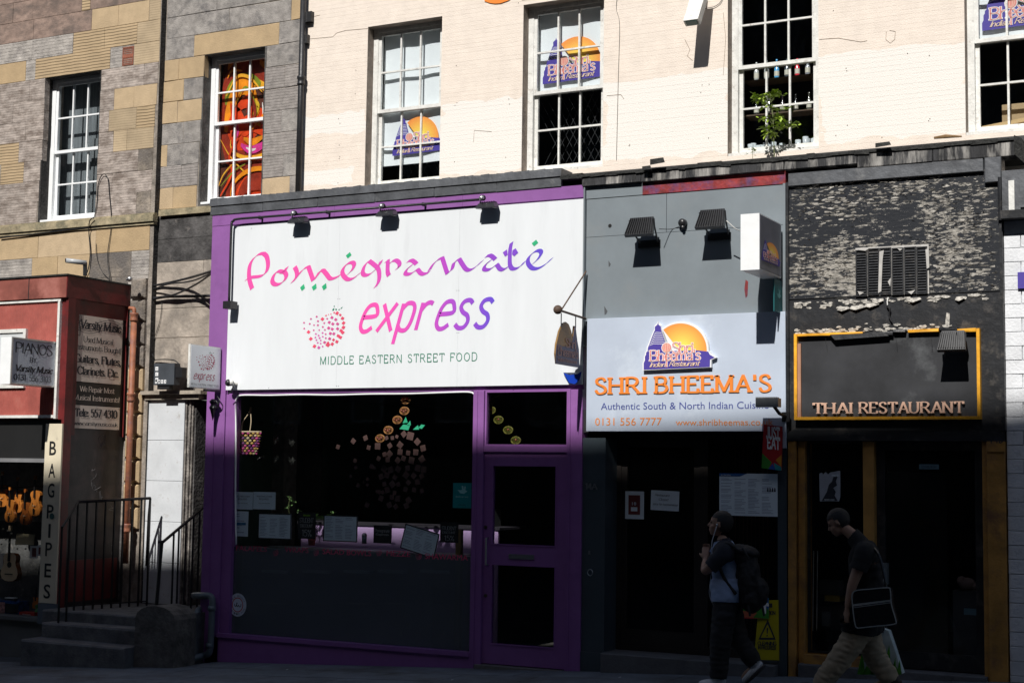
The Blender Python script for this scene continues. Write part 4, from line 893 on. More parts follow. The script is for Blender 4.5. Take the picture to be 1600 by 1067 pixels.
# halal roundel
hal = E('roundel_sticker', P(371, 945, .044), 'round white and red certificate sticker low in the purple shop window', 'sticker'); c0 = P(371.5, 944.5, .044); rr = (P(385, 944, .044).x-P(358, 944, .044).x)/2
disc = lambda r, k, n=28: [c0+Vector((r*math.cos(a*2*math.pi/n), -k, r*1.07*math.sin(a*2*math.pi/n))) for a in range(n)]
redp = mat('red_print', (.45, .02, .02), .5)
B('paper', MB().quadbox(disc(rr, .002), (0, .001, 0)), mat('sticker_white', (.60, .66, .74), .5), hal); B('red_ring', MB().poly(disc(rr*.64, .003)), redp, hal); B('inner_disc', MB().poly(disc(rr*.56, .004)), MAT['sticker_white'], hal)
m = MB()
for s, a0 in (('HALAL PRODUCT', 155), ('CERTIFIED FOOD', -155)):
    n = len(s)
    for i, ch in enumerate(s):
        if ch == ' ': continue
        a = math.radians(a0-(130*i/(n-1) if a0 > 0 else -130*i/(n-1))); g = sans(ch); U = Vector((math.sin(a), 0, -math.cos(a)))*(1 if a0 > 0 else -1); V = Vector((math.cos(a), 0, math.sin(a)))*(1 if a0 > 0 else -1)
        rad = rr*(.72 if a0 > 0 else .93); o_ = c0+Vector((math.cos(a)*rad, 0, math.sin(a)*rad)); lay(m, g, o_-U*.008, U*.016, V*.022, NF, .003)
B('ring_lettering', m, inkb, hal)
m = MB(); pr_ = None
for pts in ([(.42, .12), (.36, -.1), (.2, -.16), (.12, .0), (.02, -.14), (-.08, -.1), (-.1, .22)], [(-.1, -.02), (-.2, -.14), (-.32, -.1), (-.36, .1)], [(-.02, .2), (-.2, -.1)]):
    q_ = cr([(a, b, 0) for a, b in pts], 4)
    for a, b in zip(q_, q_[1:]): 
        d_ = (b-a); d_.normalize(); n_ = Vector((-d_.y, d_.x, 0))*.035; f = lambda v: c0+Vector((v.x*rr, -.0055, v.y*rr)); m.poly([f(a-n_), f(b-n_), f(b+n_), f(a+n_)])
B('script', m, inkb, hal)
# row of dishes along the film, each word with a small pomegranate
dred = mat('dark_red_vinyl', (.85, .08, .20), .6)
def pome(mb, cx, cz, r, y, rnd=random.Random(4), k=.0, frameUV=None, n=60, green=None, yaw=None):
    U, V, N = frameUV or (XX, VZ, NF); O = Vector((cx, y, cz)) if not frameUV else Vector((cx, y, cz))
    return O
POME = [(585,290,28,1),(545,280,14,1),(630,315,20,1),(662,362,26,1),(678,428,27,1),(678,488,28,1),(645,530,26,1),(670,555,27,1),(610,600,26,1),(640,622,27,1),(592,678,26,1),(545,652,22,1),(528,710,27,1),(468,715,34,1),(470,690,20,1),(515,346,24,0),(568,376,24,0),(480,412,24,0),(530,434,24,0),(596,436,24,0),(474,488,25,0),(524,503,24,0),(597,502,24,0),(500,562,24,0),(548,570,24,0),(490,633,24,0),(422,683,23,0),(343,750,23,2),(450,360,15,0),(411,418,15,0),(392,470,15,0),(422,511,14,0),(390,552,15,2),(434,571,15,0),(395,603,14,2),(437,625,15,0),(367,655,14,2),(368,696,13,2),(397,738,14,2),(352,620,15,2),(336,586,15,2),(296,562,15,2),(291,610,14,2),(307,646,14,2),(326,684,14,2),(342,511,13,0),(322,443,16,0),(322,388,16,0),(267,440,14,0),(265,510,14,0),(207,420,15,0),(222,352,15,0),(302,325,16,0),(125,402,15,0),(130,482,14,0),(383,362,27,1),(192,532,27,1),(227,627,28,1),(281,731,27,1),(433,315,13,1),(466,303,8,1),(500,298,10,1)]
def pomegranate(par, O, U, V, N, mats, off=.003, leaf=None):
    """O= bottom left corner of the mark, U, V = full width and height"""
    ms = [MB(), MB(), MB()]
    rd = random.Random(9)
    for i, (X, Y, s, c) in enumerate(POME):
        a0 = rd.uniform(-.15, .15)+.6; h_ = s*.85; pts = []
        for k in range(4):
            a = a0+math.pi/2*k+rd.uniform(-.12, .12)+math.pi/4; pts.append(O+U*((X+h_*1.25*math.cos(a)-105)/600)+V*((770-Y-h_*1.25*math.sin(a))/590)+N*(off+.0003*(i % 4)))
        ms[c].poly(pts)
    for m, mt in zip(ms, mats): B('fruit_tile', m, mt, par)
    m = MB()
    for q_ in ([(535, 195), (545, 178), (552, 200), (540, 202)], [(515, 250), (530, 220), (548, 222), (540, 252)], [(560, 232), (572, 222), (582, 235), (578, 248), (562, 248)], [(600, 246), (618, 230), (625, 240), (610, 250)], [(630, 235), (642, 215), (662, 205), (650, 225)]): m.poly([O+U*((X-105)/600)+V*((770-Y)/590)+N*(off+.001) for X, Y in q_])
    B('leaf_tile', m, leaf or mats[0], par)
y_ = .0445
dsh = E('dish_lettering', P(550, 868, y_), 'row of dark red dish names with small pomegranates across the purple shop window', 'lettering')
dim = mat('faint_red_vinyl', (.55, .05, .13), .6)
for s, a, b, yb_, mt in (('FALAFELS', 369, 417, 859.5, dim), ('WRAPS', 445, 482, 862, dim), ('SALAD BOWLS', 504, 580, 865, dred), ('MEZZE', 604, 641, 868, dred), ('SHAWARMA', 664, 731, 872.5, dred)):
    p = P(a, yb_, y_); q_ = P(b, yb_, y_); B('lettering', lay(MB(), sans(s), p, Vector((q_.x-p.x, 0, 0)), VZ*.062, NF, .001), mt, dsh)
for px in (432, 495, 593, 655):
    p = P(px-6, 868, y_); p.z = P(px, 867 if px < 600 else 873, y_).z-.01; pomegranate(dsh, p, XX*.085, VZ*.085, NF, (dred, dred, dred), .001)
# fruit made of paper tiles on the glass
ft = E('paper_pomegranate', P(615, 770, .068), 'big pomegranate of brown paper tiles stuck inside the purple shop window', 'window sticker')
tl = mat('brown_pink_tile', (.11, .055, .048), .7, .1, rnd=.12); rd = random.Random(2)
tiles = [(552, 689, 9), (571, 684, 9), (576, 699, 8), (590, 697, 12), (609, 696, 9), (613, 684, 7), (620, 682, 6), (631, 678, 10), (641, 681, 14), (652, 690, 11), (661, 700, 11), (625, 695, 11), (528, 698, 8), (604, 684, 7)]
for r_ in range(8):
    for c_ in range(7):
        X = 598+c_*13+rd.uniform(-3, 3)-(r_ % 2)*5; Y = 707+r_*12+rd.uniform(-3, 3)
        if ((X-618)/48)**2+((Y-735)/62)**2 < 1: tiles.append((X, Y, rd.uniform(8, 12)))
for r_ in range(14): tiles.append((rd.uniform(546, 600), rd.uniform(712, 790), rd.uniform(5, 9)))
for i, (X, Y, s) in enumerate(tiles):
    p = P(X, Y, .062+.0012*(i % 4)); a = rd.uniform(0, 1.5); h_ = s*.0046; pts = [p+Vector((h_*math.cos(a+k*math.pi/2), 0, h_*math.sin(a+k*math.pi/2))) for k in range(4)]
    B('paper_tile', MB().quadbox(pts, (0, .0008, 0)), tl, ft)
gp_ = mat('green_print', (.03, .42, .22), .6); m = MB()
for q_ in ([(624, 670), (630, 663), (641, 664), (638, 672)], [(632, 655), (634, 651), (637, 660), (629, 661)], [(636, 663), (641, 657), (642, 664), (637, 665)], [(645, 671), (653, 664), (655, 671)], [(654, 668), (658, 663), (664, 664), (659, 670)]): m.quadbox([P(a, b, .064) for a, b in q_], (0, .001, 0))
B('leaf_tile', m, gp_, ft)
# ornaments, bag, plants in the purple shop
orn = mat('orange_ornament', (.36, .16, .055), .5, .5, 40); orr = mat('red_bead', (.4, .02, .02), .4); oyl = mat('olive_ornament', (.14, .13, .02), .5, .5, 40)
def ornament(px, py, y, m_, lab, grp, s=1.):
    c = P(px, py, y); e = E('hanging_ornament', (c.x, c.y, c.z), lab, 'ornament', grp)
    B('wire_ring', MB().tube([c+Vector((.065*s*math.cos(a*math.pi/8), 0, .045*s*math.sin(a*math.pi/8))) for a in range(17)], .010*s, 6), m_, e)
    m = MB()
    for k in range(-2, 3): m.tube([c+Vector((-.055*s, .01, k*.014*s)), c+Vector((0, -.02*s, k*.016*s)), c+Vector((.055*s, .01, k*.014*s))], .0045*s, 4)
    B('woven_face', m, m_, e)
    for dx in ((-.03, .0, .03) if px < 700 else (.01,)): B('bead', MB().ball((c.x+dx*s, c.y-.022*s, c.z+.008*(1 if dx else -1)), .010*s, 8), orr, e)
    B('thread', MB().tube([c+Vector((0, 0, .045*s)), c+Vector((.004, 0, .075*s))], .002, 4), iron, e)
lb = ('topmost under the window head', 'second from the top', 'third from the top', 'fourth, beside the green paper leaves', 'lowest, touching the paper tiles')
for (px, py), l_ in zip(((634, 625), (632, 642), (621, 656), (607, 672), (594, 685)), lb): ornament(px, py, .10, orn, 'orange woven ornament, '+l_, 'orange woven ornaments in the purple shop window', .95)
lb = ('topmost in the light above the door', 'second down in the light above the door', 'third down in the light above the door', 'fourth down in the light above the door', 'fifth down in the light above the door', 'lowest in the light above the door')
for (px, py), l_ in zip(((774, 614), (766, 626), (767, 641), (779, 656), (794, 672), (806, 688)), lb): ornament(px, py, .16, oyl, 'olive woven ornament, '+l_, 'olive woven ornaments above the purple door', .9)
# basket bag
c = P(388, 690, .2); bag = E('basket_bag', (c.x, c.y, c.z-.14), 'woven pink and yellow basket bag hanging at the left of the purple shop window', 'bag')
bm_ = [mat('bag_'+n_, c_, .8, .3, 40) for n_, c_ in (('pink', (.50, .06, .22)), ('mustard', (.52, .32, .09)), ('plum', (.16, .04, .14)), ('straw', (.48, .36, .22)))]
rd = random.Random(8)
ms = [MB() for _ in bm_]
for j in range(9):
    z0 = -.15+j*.032; wd = .125+.055*(j/8)
    for k in range(14):
        a = 2*math.pi*(k+.5*(j % 2))/14; 
        ms[rd.choice((0, 0, 1, 1, 2, 3))].ball((c.x+wd*math.cos(a), c.y+.06*math.sin(a), c.z+z0), .023, 6, (1.15, .8, .8))
for m, mt, nm in zip(ms, bm_, ('pink_weave', 'mustard_weave', 'plum_weave', 'straw_weave')): B(nm, m, mt, bag, smooth=True)
B('lining', MB().lathe((c.x, c.y, c.z-.13), (0, 0, 1), [(0, .06), (.2, .07)], 10), dark, bag)
B('rim', MB().tube([c+Vector((.19*math.cos(a*math.pi/8), .07*math.sin(a*math.pi/8), .125)) for a in range(17)], .009, 6), mat('leather_rim', (.55, .42, .28), .6, .1), bag)
for x_, s_ in ((-.06, 1), (.06, 1)): B('handle', MB().tube(cr([c+Vector((x_, -.06, .10)), c+Vector((x_*1.1-.01, -.03, .24)), c+Vector((x_*.3-.015, .03, .36)), c+Vector((x_*.1-.015, .05, .44))]), .006, 6), MAT['leather_rim'], bag)
# dark foil ornaments on the left wall
foil = mat('foil', (.5, .5, .48), .15, .3, 10, metal=1.)
for (px, py, l_) in ((408, 660, 'top left'), (432, 661, 'top middle'), (455, 667, 'top right'), (409, 683, 'middle left'), (432, 687, 'centre'), (456, 692, 'middle right'), (408, 714, 'bottom left'), (432, 716, 'bottom middle'), (456, 720, 'bottom right')):
    q = P(px, py, .55); m = MB(); rd = random.Random(px)
    for k in range(9):
        a = k*2*math.pi/9+rd.random()*.3; r_ = rd.uniform(.035, .07); u = Vector((math.cos(a), rd.uniform(-.5, .5), math.sin(a))); v = u.cross(Vector((0, 1, 0)))*.012; m.quadbox([q+u*.01-v, q+u*r_, q+u*.01+v], (0, .003, 0))
    m.ball(tuple(q), .016, 6); B('foil_star', m, foil if py > 675 and px < 440 else mat('dull_foil', (.12, .12, .11), .3, .3, 10, metal=.8), None, 'crumpled foil star, %s of the nine behind the purple shop window' % l_, 'ornament', 'foil stars in the purple shop', None).__setitem__('group', 'foil stars in the purple shop')
# palm and small plant
pl = E('potted_palm', P(487, 842, .95), 'small potted palm in the sun behind the purple shop window', 'plant')
c = P(488, 815, .95); m = MB(); rd = random.Random(5)
for k in range(17):
    a = rd.uniform(0, 6.28); L = rd.uniform(.14, .27); t0 = Vector((c.x, c.y, c.z-.02)); dirv = Vector((math.cos(a)*.8, math.sin(a)*.5, 1.1)).normalized()
    for j in range(7):
        s_ = .25+.75*j/7; p = t0+dirv*L*s_+Vector((0, 0, -.12*s_*s_*L/.2))+Vector((math.cos(a), math.sin(a)*.5, 0))*.08*s_*s_
        for sd in (1, -1):
            d_ = (Vector((-math.sin(a), math.cos(a), 0))*sd+dirv*.9).normalized()*.085*(1.1-s_*.5); w_ = d_.cross(Vector((0, .4, 1))).normalized()*.013; m.poly([p, p+d_*.5+w_, p+d_, p+d_*.5-w_])
B('fronds', m, mat('palm_leaf', (.17, .30, .10), .5, .3, 8), pl, kind='stuff')
B('stems', MB().tube([Vector((c.x, c.y, c.z-.22)), c], .012, 6), MAT['green_stem'], pl)
B('pot', MB().lathe((c.x, c.y, c.z-.30), (0, 0, 1), [(0, .04), (.10, .055), (.11, .06), (.12, .05)], 14), mat('red_white_pot', (.4, .08, .07), .6, .3, 20), pl, smooth=True)
pl = E('trailing_plant', P(452, 806, .9), 'thin sprig of a plant left of the palm in the purple shop', 'plant')
m = MB(); 
for p in ((452, 777), (450, 790), (466, 797), (521, 800), (512, 805), (458, 784)): leaves(m, P(p[0], p[1], .95), 14, .02, .035, .6)
B('leaves', m, MAT['palm_leaf'], pl, kind='stuff'); B('stem', MB().tube(cr([P(455, 815, .85), P(451, 795, .85), P(453, 775, .85)]), .004, 5), MAT['green_stem'], pl)
c = P(569, 849, .2); sh_ = E('shaker', tuple(c), 'metal topped shaker standing on the ledge in front of the lilac counter', 'shaker')
B('body', MB().lathe(tuple(c), (0, 0, 1), [(0, .03), (.09, .03)], 14), mat('grey_blue_shaker', (.12, .17, .2), .3), sh_, smooth=True); B('cap', MB().lathe(tuple(c+Vector((0, 0, .09))), (0, 0, 1), [(0, .032), (.012, .032), (.02, .028), (.035, .02)], 14), metal, sh_, smooth=True)

# ------------------------------------------------------------ the big white sign
signw = mat('white_sign_board', (.765, .79, .81), .35, .03, 1.2, dirt=(.69, .71, .73), dscale=1.0, damt=.35, stretch=(2.5, 1, .4))
bs = E('restaurant_sign', (P(636, 600, 0).x, -.07, zS1), 'large white sign with pink and purple flowing lettering on the purple shopfront', 'sign')
x1 = XP1-.005; YS = -.045
for a, b2 in ((xS0, P(528, 480, YS).x), (P(528, 480, YS).x, P(716, 480, YS).x), (P(716, 480, YS).x, x1)): B('panel', MB().block(a+.0004, b2-.0004, YS, -.001, zS1, zS0, .0015), signw, bs)
dots = MB()
for px, py in ((528, 467), (531, 467), (714, 454), (717, 454), (714, 520), (717, 520), (526, 603), (529, 603), (713, 552), (716, 552), (420, 606), (600, 605), (800, 603), (393, 357), (600, 343)): q = P(px, py, YS); dots.lathe((q.x, YS-.0, q.z), (0, -1, 0), [(0, .006), (.002, .005)], 6)
B('rivets', dots, metal, bs)
flow = gradient('pink_to_purple_print', P(520, 420, YS).x, P(840, 420, YS).x, [(0, (.85, .09, .40)), (.45, (.62, .07, .52)), (.62, (.42, .06, .55)), (1, (.13, .07, .60))])
def ribbon(mb, pts, ox, oy, sc, smooth=True, nib=(17, -14.5), k=.002, hair=2.2):
    """broad-nib pen stroke traced in picture space on the board"""
    q = cr([(a, b, 0) for a, b in pts], 6) if smooth else [Vector((a, b, 0)) for a, b in pts]; pr = None; n_ = Vector((*nib, 0))
    for i, p in enumerate(q):
        d_ = (q[min(i+1, len(q)-1)]-q[max(i-1, 0)]).normalized(); h_ = Vector((-d_.y, d_.x, 0))
        if h_.dot(n_) < 0: h_ = -h_
        v = n_+h_*hair; f = lambda w_: P(ox+w_.x/sc, oy+w_.y/sc, YS-k-.0004*(i % 2))
        cur = (p-v, p+v)
        if pr: mb.poly([f(pr[0]), f(pr[1]), f(cur[1]), f(cur[0])])
        pr = cur
m = MB(); Z1 = (370, 360, 6.154); Z2 = (620, 360, 6.154)
st1 = [[(147, 562), (122, 480), (117, 400), (130, 320), (170, 260), (215, 228), (258, 222)], [(258, 222), (288, 255), (300, 330), (285, 395), (245, 435), (190, 446), (130, 452), (88, 474)],
 [(480, 355), (462, 390), (450, 402)], [(452, 400), (400, 392), (362, 420), (340, 478), (358, 515), (400, 520), (445, 495), (475, 445), (462, 405), (425, 400)],
 [(556, 350), (575, 395), (574, 445), (532, 500)], [(532, 500), (590, 430), (640, 372), (688, 348)], [(688, 348), (710, 410), (735, 482)], [(735, 482), (775, 430), (800, 390), (832, 384)], [(832, 384), (862, 420), (900, 464), (950, 455), (992, 432)],
 [(1065, 422), (1105, 385), (1128, 335), (1110, 308), (1060, 322), (1018, 375), (1020, 425), (1060, 468), (1105, 468), (1150, 440), (1190, 405)],
 [(1325, 385), (1275, 425), (1228, 430), (1210, 400), (1228, 340), (1270, 292)], [(1270, 292), (1320, 330), (1360, 372), (1370, 440), (1360, 500), (1330, 548)], [(1388, 292), (1370, 330), (1345, 362)],
 [(1432, 300), (1458, 288)], [(1452, 292), (1450, 340), (1450, 400), (1462, 436)], [(1460, 330), (1490, 298), (1530, 288), (1562, 315), (1560, 352), (1535, 368)]]
st2 = [[(105, 298), (140, 288), (170, 305), (190, 325)], [(150, 332), (105, 365), (82, 400), (90, 420), (135, 418), (180, 385)], [(180, 385), (200, 378), (230, 412), (265, 420), (312, 400)],
 [(312, 384), (345, 330), (390, 285), (436, 262)], [(436, 262), (455, 320), (475, 385), (487, 415)], [(487, 415), (530, 375), (550, 310), (600, 275)], [(600, 275), (630, 325), (665, 372), (705, 382), (760, 350), (822, 292)],
 [(858, 250), (895, 240), (925, 258), (948, 280)], [(905, 288), (860, 322), (838, 358), (848, 378), (895, 376), (940, 342)], [(940, 342), (962, 330), (990, 368), (1025, 378), (1070, 352)],
 [(1102, 118), (1090, 180), (1086, 260), (1088, 330), (1110, 368), (1150, 368), (1190, 345), (1230, 300)],
 [(1312, 318), (1355, 278), (1388, 222), (1372, 195), (1325, 205), (1268, 260), (1262, 315), (1300, 362), (1350, 368), (1400, 346), (1440, 318)], [(1440, 318), (1470, 290), (1492, 268)]]
for st, Z, groups in ((st1, Z1, ((0, 2), (2, 4), (4, 9), (9, 10), (10, 13), (13, 16))), (st2, Z2, ((0, 3), (3, 7), (7, 10), (10, 11), (11, 13)))):
    for ga_, gb2_ in groups:
        m = MB()
        for i in range(ga_, gb2_): ribbon(m, st[i], *Z, k=.002+.0003*(i % 5))
        if ga_ == 10 and gb2_ == 11:
            for q_ in ([(1018, 213), (1060, 183), (1066, 235), (1040, 253)], [(1112, 192), (1143, 172), (1168, 215), (1128, 250), (1108, 232)]): m.poly([P(Z2[0]+a/Z2[2], Z2[1]+b/Z2[2], YS-.0035) for a, b in q_])
        B('flowing_letter', m, flow, bs)
gdot = mat('green_sign_print', (.03, .45, .20), .5); m = MB()
for q_, Z in (([(608, 550), (645, 515), (655, 555), (624, 583)], Z1), ([(720, 545), (762, 510), (767, 555), (735, 580)], Z1), ([(817, 540), (858, 506), (864, 552), (833, 577)], Z1), ([(1048, 243), (1088, 209), (1103, 238), (1066, 270)], Z1), ([(1297, 125), (1340, 90), (1360, 120), (1319, 154)], Z2)): m.poly([P(Z[0]+a/Z[2], Z[1]+b/Z[2], YS-.003) for a, b in q_])
B('green_accent', m, gdot, bs)
flow2 = gradient('pink_to_violet_print', P(590, 500, YS).x, P(770, 500, YS).x, [(0, (.88, .09, .43)), (.35, (.70, .08, .50)), (.65, (.42, .07, .58)), (1, (.14, .07, .62))])
GE = {'e': [[(.06, .40), (.52, .44), (.50, .64), (.40, .74), (.22, .72), (.10, .58), (.04, .38), (.03, .16), (.14, .02), (.30, .02), (.46, .12)]], 'x': [[(.04, .75), (.5, .0)], [(.52, .76), (-.02, .0)]],
      'p': [[(.06, .74), (-.0, -.36)], [(.07, .60), (.22, .74), (.42, .72), (.50, .56), (.46, .22), (.34, .02), (.14, .02), (.03, .14)]], 'r': [[(.07, .74), (.03, .0)], [(.06, .52), (.18, .68), (.32, .74), (.44, .70)]],
      's': [[(.46, .66), (.34, .75), (.16, .72), (.08, .58), (.18, .44), (.36, .34), (.42, .18), (.32, .03), (.14, .02), (-.0, .12)]]}
def modern(word, O, U, V, N, w_=.062, off=.002, adv=.68, slant=.28, each=None):
    m = MB(); x = 0; tot = (len(word)-1)*adv+.56
    for ci, ch in enumerate(word):
        for si, s in enumerate(GE[ch]):
            q = cr([(a, b, 0) for a, b in s], 5) if len(s) > 2 else [Vector((a, b, 0)) for a, b in s]; pr = None
            for i, p in enumerate(q):
                d_ = (q[min(i+1, len(q)-1)]-q[max(i-1, 0)]).normalized(); n_ = Vector((-d_.y, d_.x, 0))*w_; a, b = p-n_, p+n_
                f = lambda v: O+U*((v.x+v.y*slant+x)/tot)+V*(v.y/.75)+N*(off+.0004*si+.0002*(i % 2))
                if pr: m.poly([f(pr[0]), f(pr[1]), f(b), f(a)])
                pr = (a, b)
        if each: B('letter', m, *each); m = MB()
        x += adv
    return m
p = P(560, 519, YS); q_ = P(766, 513, YS); hh = P(560, 477, YS).z-p.z
modern('express', p, XX*(q_.x-p.x), VZ*hh, NF, each=(flow2, bs))
frontwords('small_lettering', lambda t: strokes(t, .10, .10, 0, space=.26), 'MIDDLE EASTERN STREET FOOD', (501, 569.5), 745, 557.5, YS, mat('deep_green_print', (.02, .22, .13), .5), bs, .002)
pm = (mat('pink_tile_print', (.65, .09, .30), .5), mat('coral_tile_print', (.80, .08, .16), .5), mat('magenta_tile_print', (.68, .10, .42), .5))
a = P(471.8, 546, YS); b2 = P(539, 546, YS); pomegranate(bs, a, XX*(b2.x-a.x)*1.0, VZ*(P(471, 479.5, YS).z-a.z), NF, pm, .002, MAT['deep_green_print'])
# lamp rail with three floodlights
rl = E('lamp_rail', (P(362, 400, -.15).x, -.15, P(362, 470, -.15).z), 'black conduit running along the top and left side of the white sign', 'conduit')
yr = -.11; A_ = P(358, 470, yr); z_r = P(365, 343, yr).z; xe = P(757, 310, yr).x
B('conduit', MB().tube(cr([(A_.x, yr, A_.z), (A_.x, yr, A_.z+.3), (A_.x, yr, z_r-.10), (A_.x+.025, yr, z_r-.025), (A_.x+.10, yr, z_r), (A_.x+.5, yr, z_r)], 5)+[(xe, yr, z_r)], .016, 8), iron, rl, smooth=True)
for px in (405, 510, 660): q = P(px, 330, yr); B('bracket', MB().box(q.x-.012, q.x+.012, yr, -.03, z_r-.02, z_r+.02), iron, rl)
e_ = P(370, 476, -.2); B('junction_box', bx(A_.x-.01, A_.x+.11, -.22, -.08, e_.z-.045, e_.z+.05), iron, rl)
blk = mat('black_lamp_housing', (.020, .020, .022), .35, .15, 12, .1, 30); lens = mat('lamp_lens', (.03, .03, .04), .15)
def rail_lamp(px, py, l_):
    q = P(px, py, -.16); x, z = q.x, z_r; e = E('floodlight', (x, yr, z), l_, 'lamp', 'small floodlights over the white sign')
    B('rotating_joint', MB().ball((x-.03, yr-.05, z+.005), .036, 10), blk, e, smooth=True); B('arm', MB().tube([(x-.03, yr-.05, z+.03), (x-.055, yr-.06, z-.04), (x-.02, yr-.07, z-.075)], .006, 6), blk, e)
    B('bulb_cap', MB().lathe((x-.035, yr-.06, z-.01), (0, -.7, .7), [(0, .030), (.01, .034), (.03, .03), (.045, .012)], 12), mat('silver_cap', (.55, .55, .55), .3, metal=.8), e, smooth=True)
    # flat head facing down and towards the wall
    c = Vector((x+.015, yr-.03, z-.115)); m = MB(); m.quadbox([c+Vector((-.13, -.06, .0)), c+Vector((.13, -.06, .0)), c+Vector((.10, -.03, .055)), c+Vector((-.10, -.03, .055))], (0, .10, .012)); B('housing', m, blk, e)
    for k in range(7): B('cooling_fin', bx(c.x-.09+k*.03, c.x-.085+k*.03, c.y-.02, c.y+.06, c.z+.05, c.z+.078), blk, e)
    B('lens', MB().quadbox([c+Vector((-.11, -.07, -.012)), c+Vector((.11, -.07, -.012)), c+Vector((.11, .05, -.004)), c+Vector((-.11, .05, -.004))], (0, 0, .008)), lens, e)
for px, py, l_ in ((463, 345, 'leftmost small black floodlight over the white sign'), (601, 336, 'middle small black floodlight over the white sign'), (758, 323, 'rightmost small black floodlight over the white sign')): rail_lamp(px, py, l_)
def camera_dome(px, py, y, l_, s=1.):
    q = P(px, py, y); e = E('security_camera', tuple(q), l_, 'camera'); B('mount', MB().lathe((q.x+.03*s, 0 if y > -.3 else y+.15, q.z), (0, -1, 0), [(0, .05*s), (.03, .05*s), (.035, .03*s), (.12, .025*s)], 12), white2, e, smooth=True)
    B('ball_head', MB().ball((q.x, q.y, q.z), .045*s, 12), blk, e, smooth=True); B('collar', MB().lathe((q.x, q.y, q.z), (.6, .5, .1), [(0, .04*s), (.05*s, .045*s), (.06*s, .03*s)], 12), white2, e, smooth=True)
    B('cable', MB().tube(cr([q+Vector((.04, .05, -.02)), q+Vector((.03, .03, -.10)), q+Vector((-.02, .02, -.14))]), .008, 6), blk, e)
camera_dome(357, 598, -.16, 'small black and white ball camera at the lower left corner of the white sign')
# ------------------------------------------------------------ projecting signs seen from their sides
def proj_sign(name, face_px, x, thick, lab, face_m, edge_m, y_end=None, cat='sign'):
    """board standing out from the wall: face pixels (front px, top py at front, wall px, bottom py at front)"""
    a, t, b, bt = face_px; p = PX(a, (t+bt)/2, x); q = PX(b, (t+bt)/2, x); z1 = PX(a, t, x).z; z0 = PX(a, bt, x).z
    e = E(name, (x, q.y, z0), lab, cat); B('box', bx(x-thick, x-.003, p.y, q.y, z0, z1), edge_m, e); B('face', bx(x-.0029, x, p.y+.012, q.y-.012, z0+.012, z1-.012), face_m, e)
    return e, Vector((x, p.y, z0)), Vector((0, q.y-p.y, 0)), VZ*(z1-z0)
# small express sign
x_e = P(347, 570, -.03).x; facew = mat('pale_sign_face', (.82, .84, .86), .4, .03)
ex, O, U, V = proj_sign('hanging_sign', (297, 537, 345, 605), x_e, .035, 'small white projecting sign with a red pomegranate left of the purple shop', facew, white2)
darkred = mat('crimson_print', (.42, .04, .10), .5); modern('express', O+U*.12+V*.20, U*.68, V*.13, NS, w_=.06, each=(darkred, ex))
pomegranate(ex, O+U*.18+V*.42, U*.62, V*.46, NS, (darkred,)*3, .002, mat('dark_green_print', (.02, .12, .06), .5))
lm = MB(); lay(lm, strokes('MIDDLE EASTERN STREET FOOD', .12, .12, 0, space=.2), O+U*.05+V*.06, U*.9, V*.045, NS, .002); B('small_lettering', lm, mat('grey_print', (.15, .16, .17), .5), ex)
B('bracket', MB().box(x_e-.03, x_e-.005, -.35, -.03, O.z-.03, O.z-.004), blk, ex)
# scrolled iron finial under it
q = P(338, 625, -.06); lt = E('iron_bracket', (q.x, -.06, q.z-.3), 'black pointed iron lamp bracket on the purple pier under the small sign', 'bracket')
B('spike', MB().lathe((q.x+.0, -.12, q.z-.26), (0, 0, 1), [(0, .002), (.13, .035), (.16, .05), (.20, .03), (.24, .05), (.27, .02)], 8), iron, lt); B('arm', MB().tube(cr([q+Vector((.0, -.05, 0)), q+Vector((.05, -.05, -.03)), q+Vector((.06, -.03, -.08)), q+Vector((.0, 0, -.12))]), .012, 6), iron, lt)
B('scroll', MB().tube(cr([q+Vector((.03, -.03, .05)), q+Vector((.09, -.05, .0)), q+Vector((.07, -.05, -.06)), q+Vector((.03, -.04, -.03))]), .007, 6), iron, lt)
# PIANOS light box on the red shop
x_p = P(88, 570, -.01).x; gface = mat('shade_grey_sign_face', (.55, .60, .66), .4, .05, 2)  # grey blue tone imitates shade on the side of the white box
pi, O, U, V = proj_sign('projecting_sign', (17, 526, 87, 600), x_p, .19, 'white projecting light box reading pianos on the red shop', gface, white)
fm_ = mat('aluminium_trim', (.55, .55, .53), .35, .1, 10, metal=.5); yy0, yy1, zz0, zz1 = O.y, O.y+U.y, O.z, O.z+V.z
m = MB(); e_ = .02; m.box(x_p-.0, x_p+.010, yy0, yy0+e_, zz0, zz1); m.box(x_p, x_p+.010, yy1-e_, yy1, zz0, zz1); m.box(x_p, x_p+.010, yy0+e_, yy1-e_, zz1-e_, zz1); m.box(x_p, x_p+.010, yy0+e_, yy1-e_, zz0, zz0+e_); B('trim', m, fm_, pi)
ink = mat('navy_black_ink', (.02, .022, .03), .5)
for s, u0, u1, v, hh, th, tn, sf, sl in (('PIANOS', .10, .90, .68, .22, .10, .07, .0, 0), ('BY', .42, .55, .50, .10, .16, .12, 0, 0), ('Varsity Music', .10, .92, .29, .13, .2, .12, .2, .2), ('0131', .08, .34, .10, .12, .16, .12, 0, 0)):
    m = MB(); lay(m, strokes(s, th, tn, sf, slant=sl), O+U*u0+V*v, U*(u1-u0), V*hh, NS, .003); B('lettering', m, ink, pi)
m = MB(); lay(m, strokes('556 3103', .13, .11, 0), O+U*.42+V*.10, U*.48, V*.12, NS, .003); B('faded_number', m, mat('faded_ink', (.16, .18, .19), .6), pi)
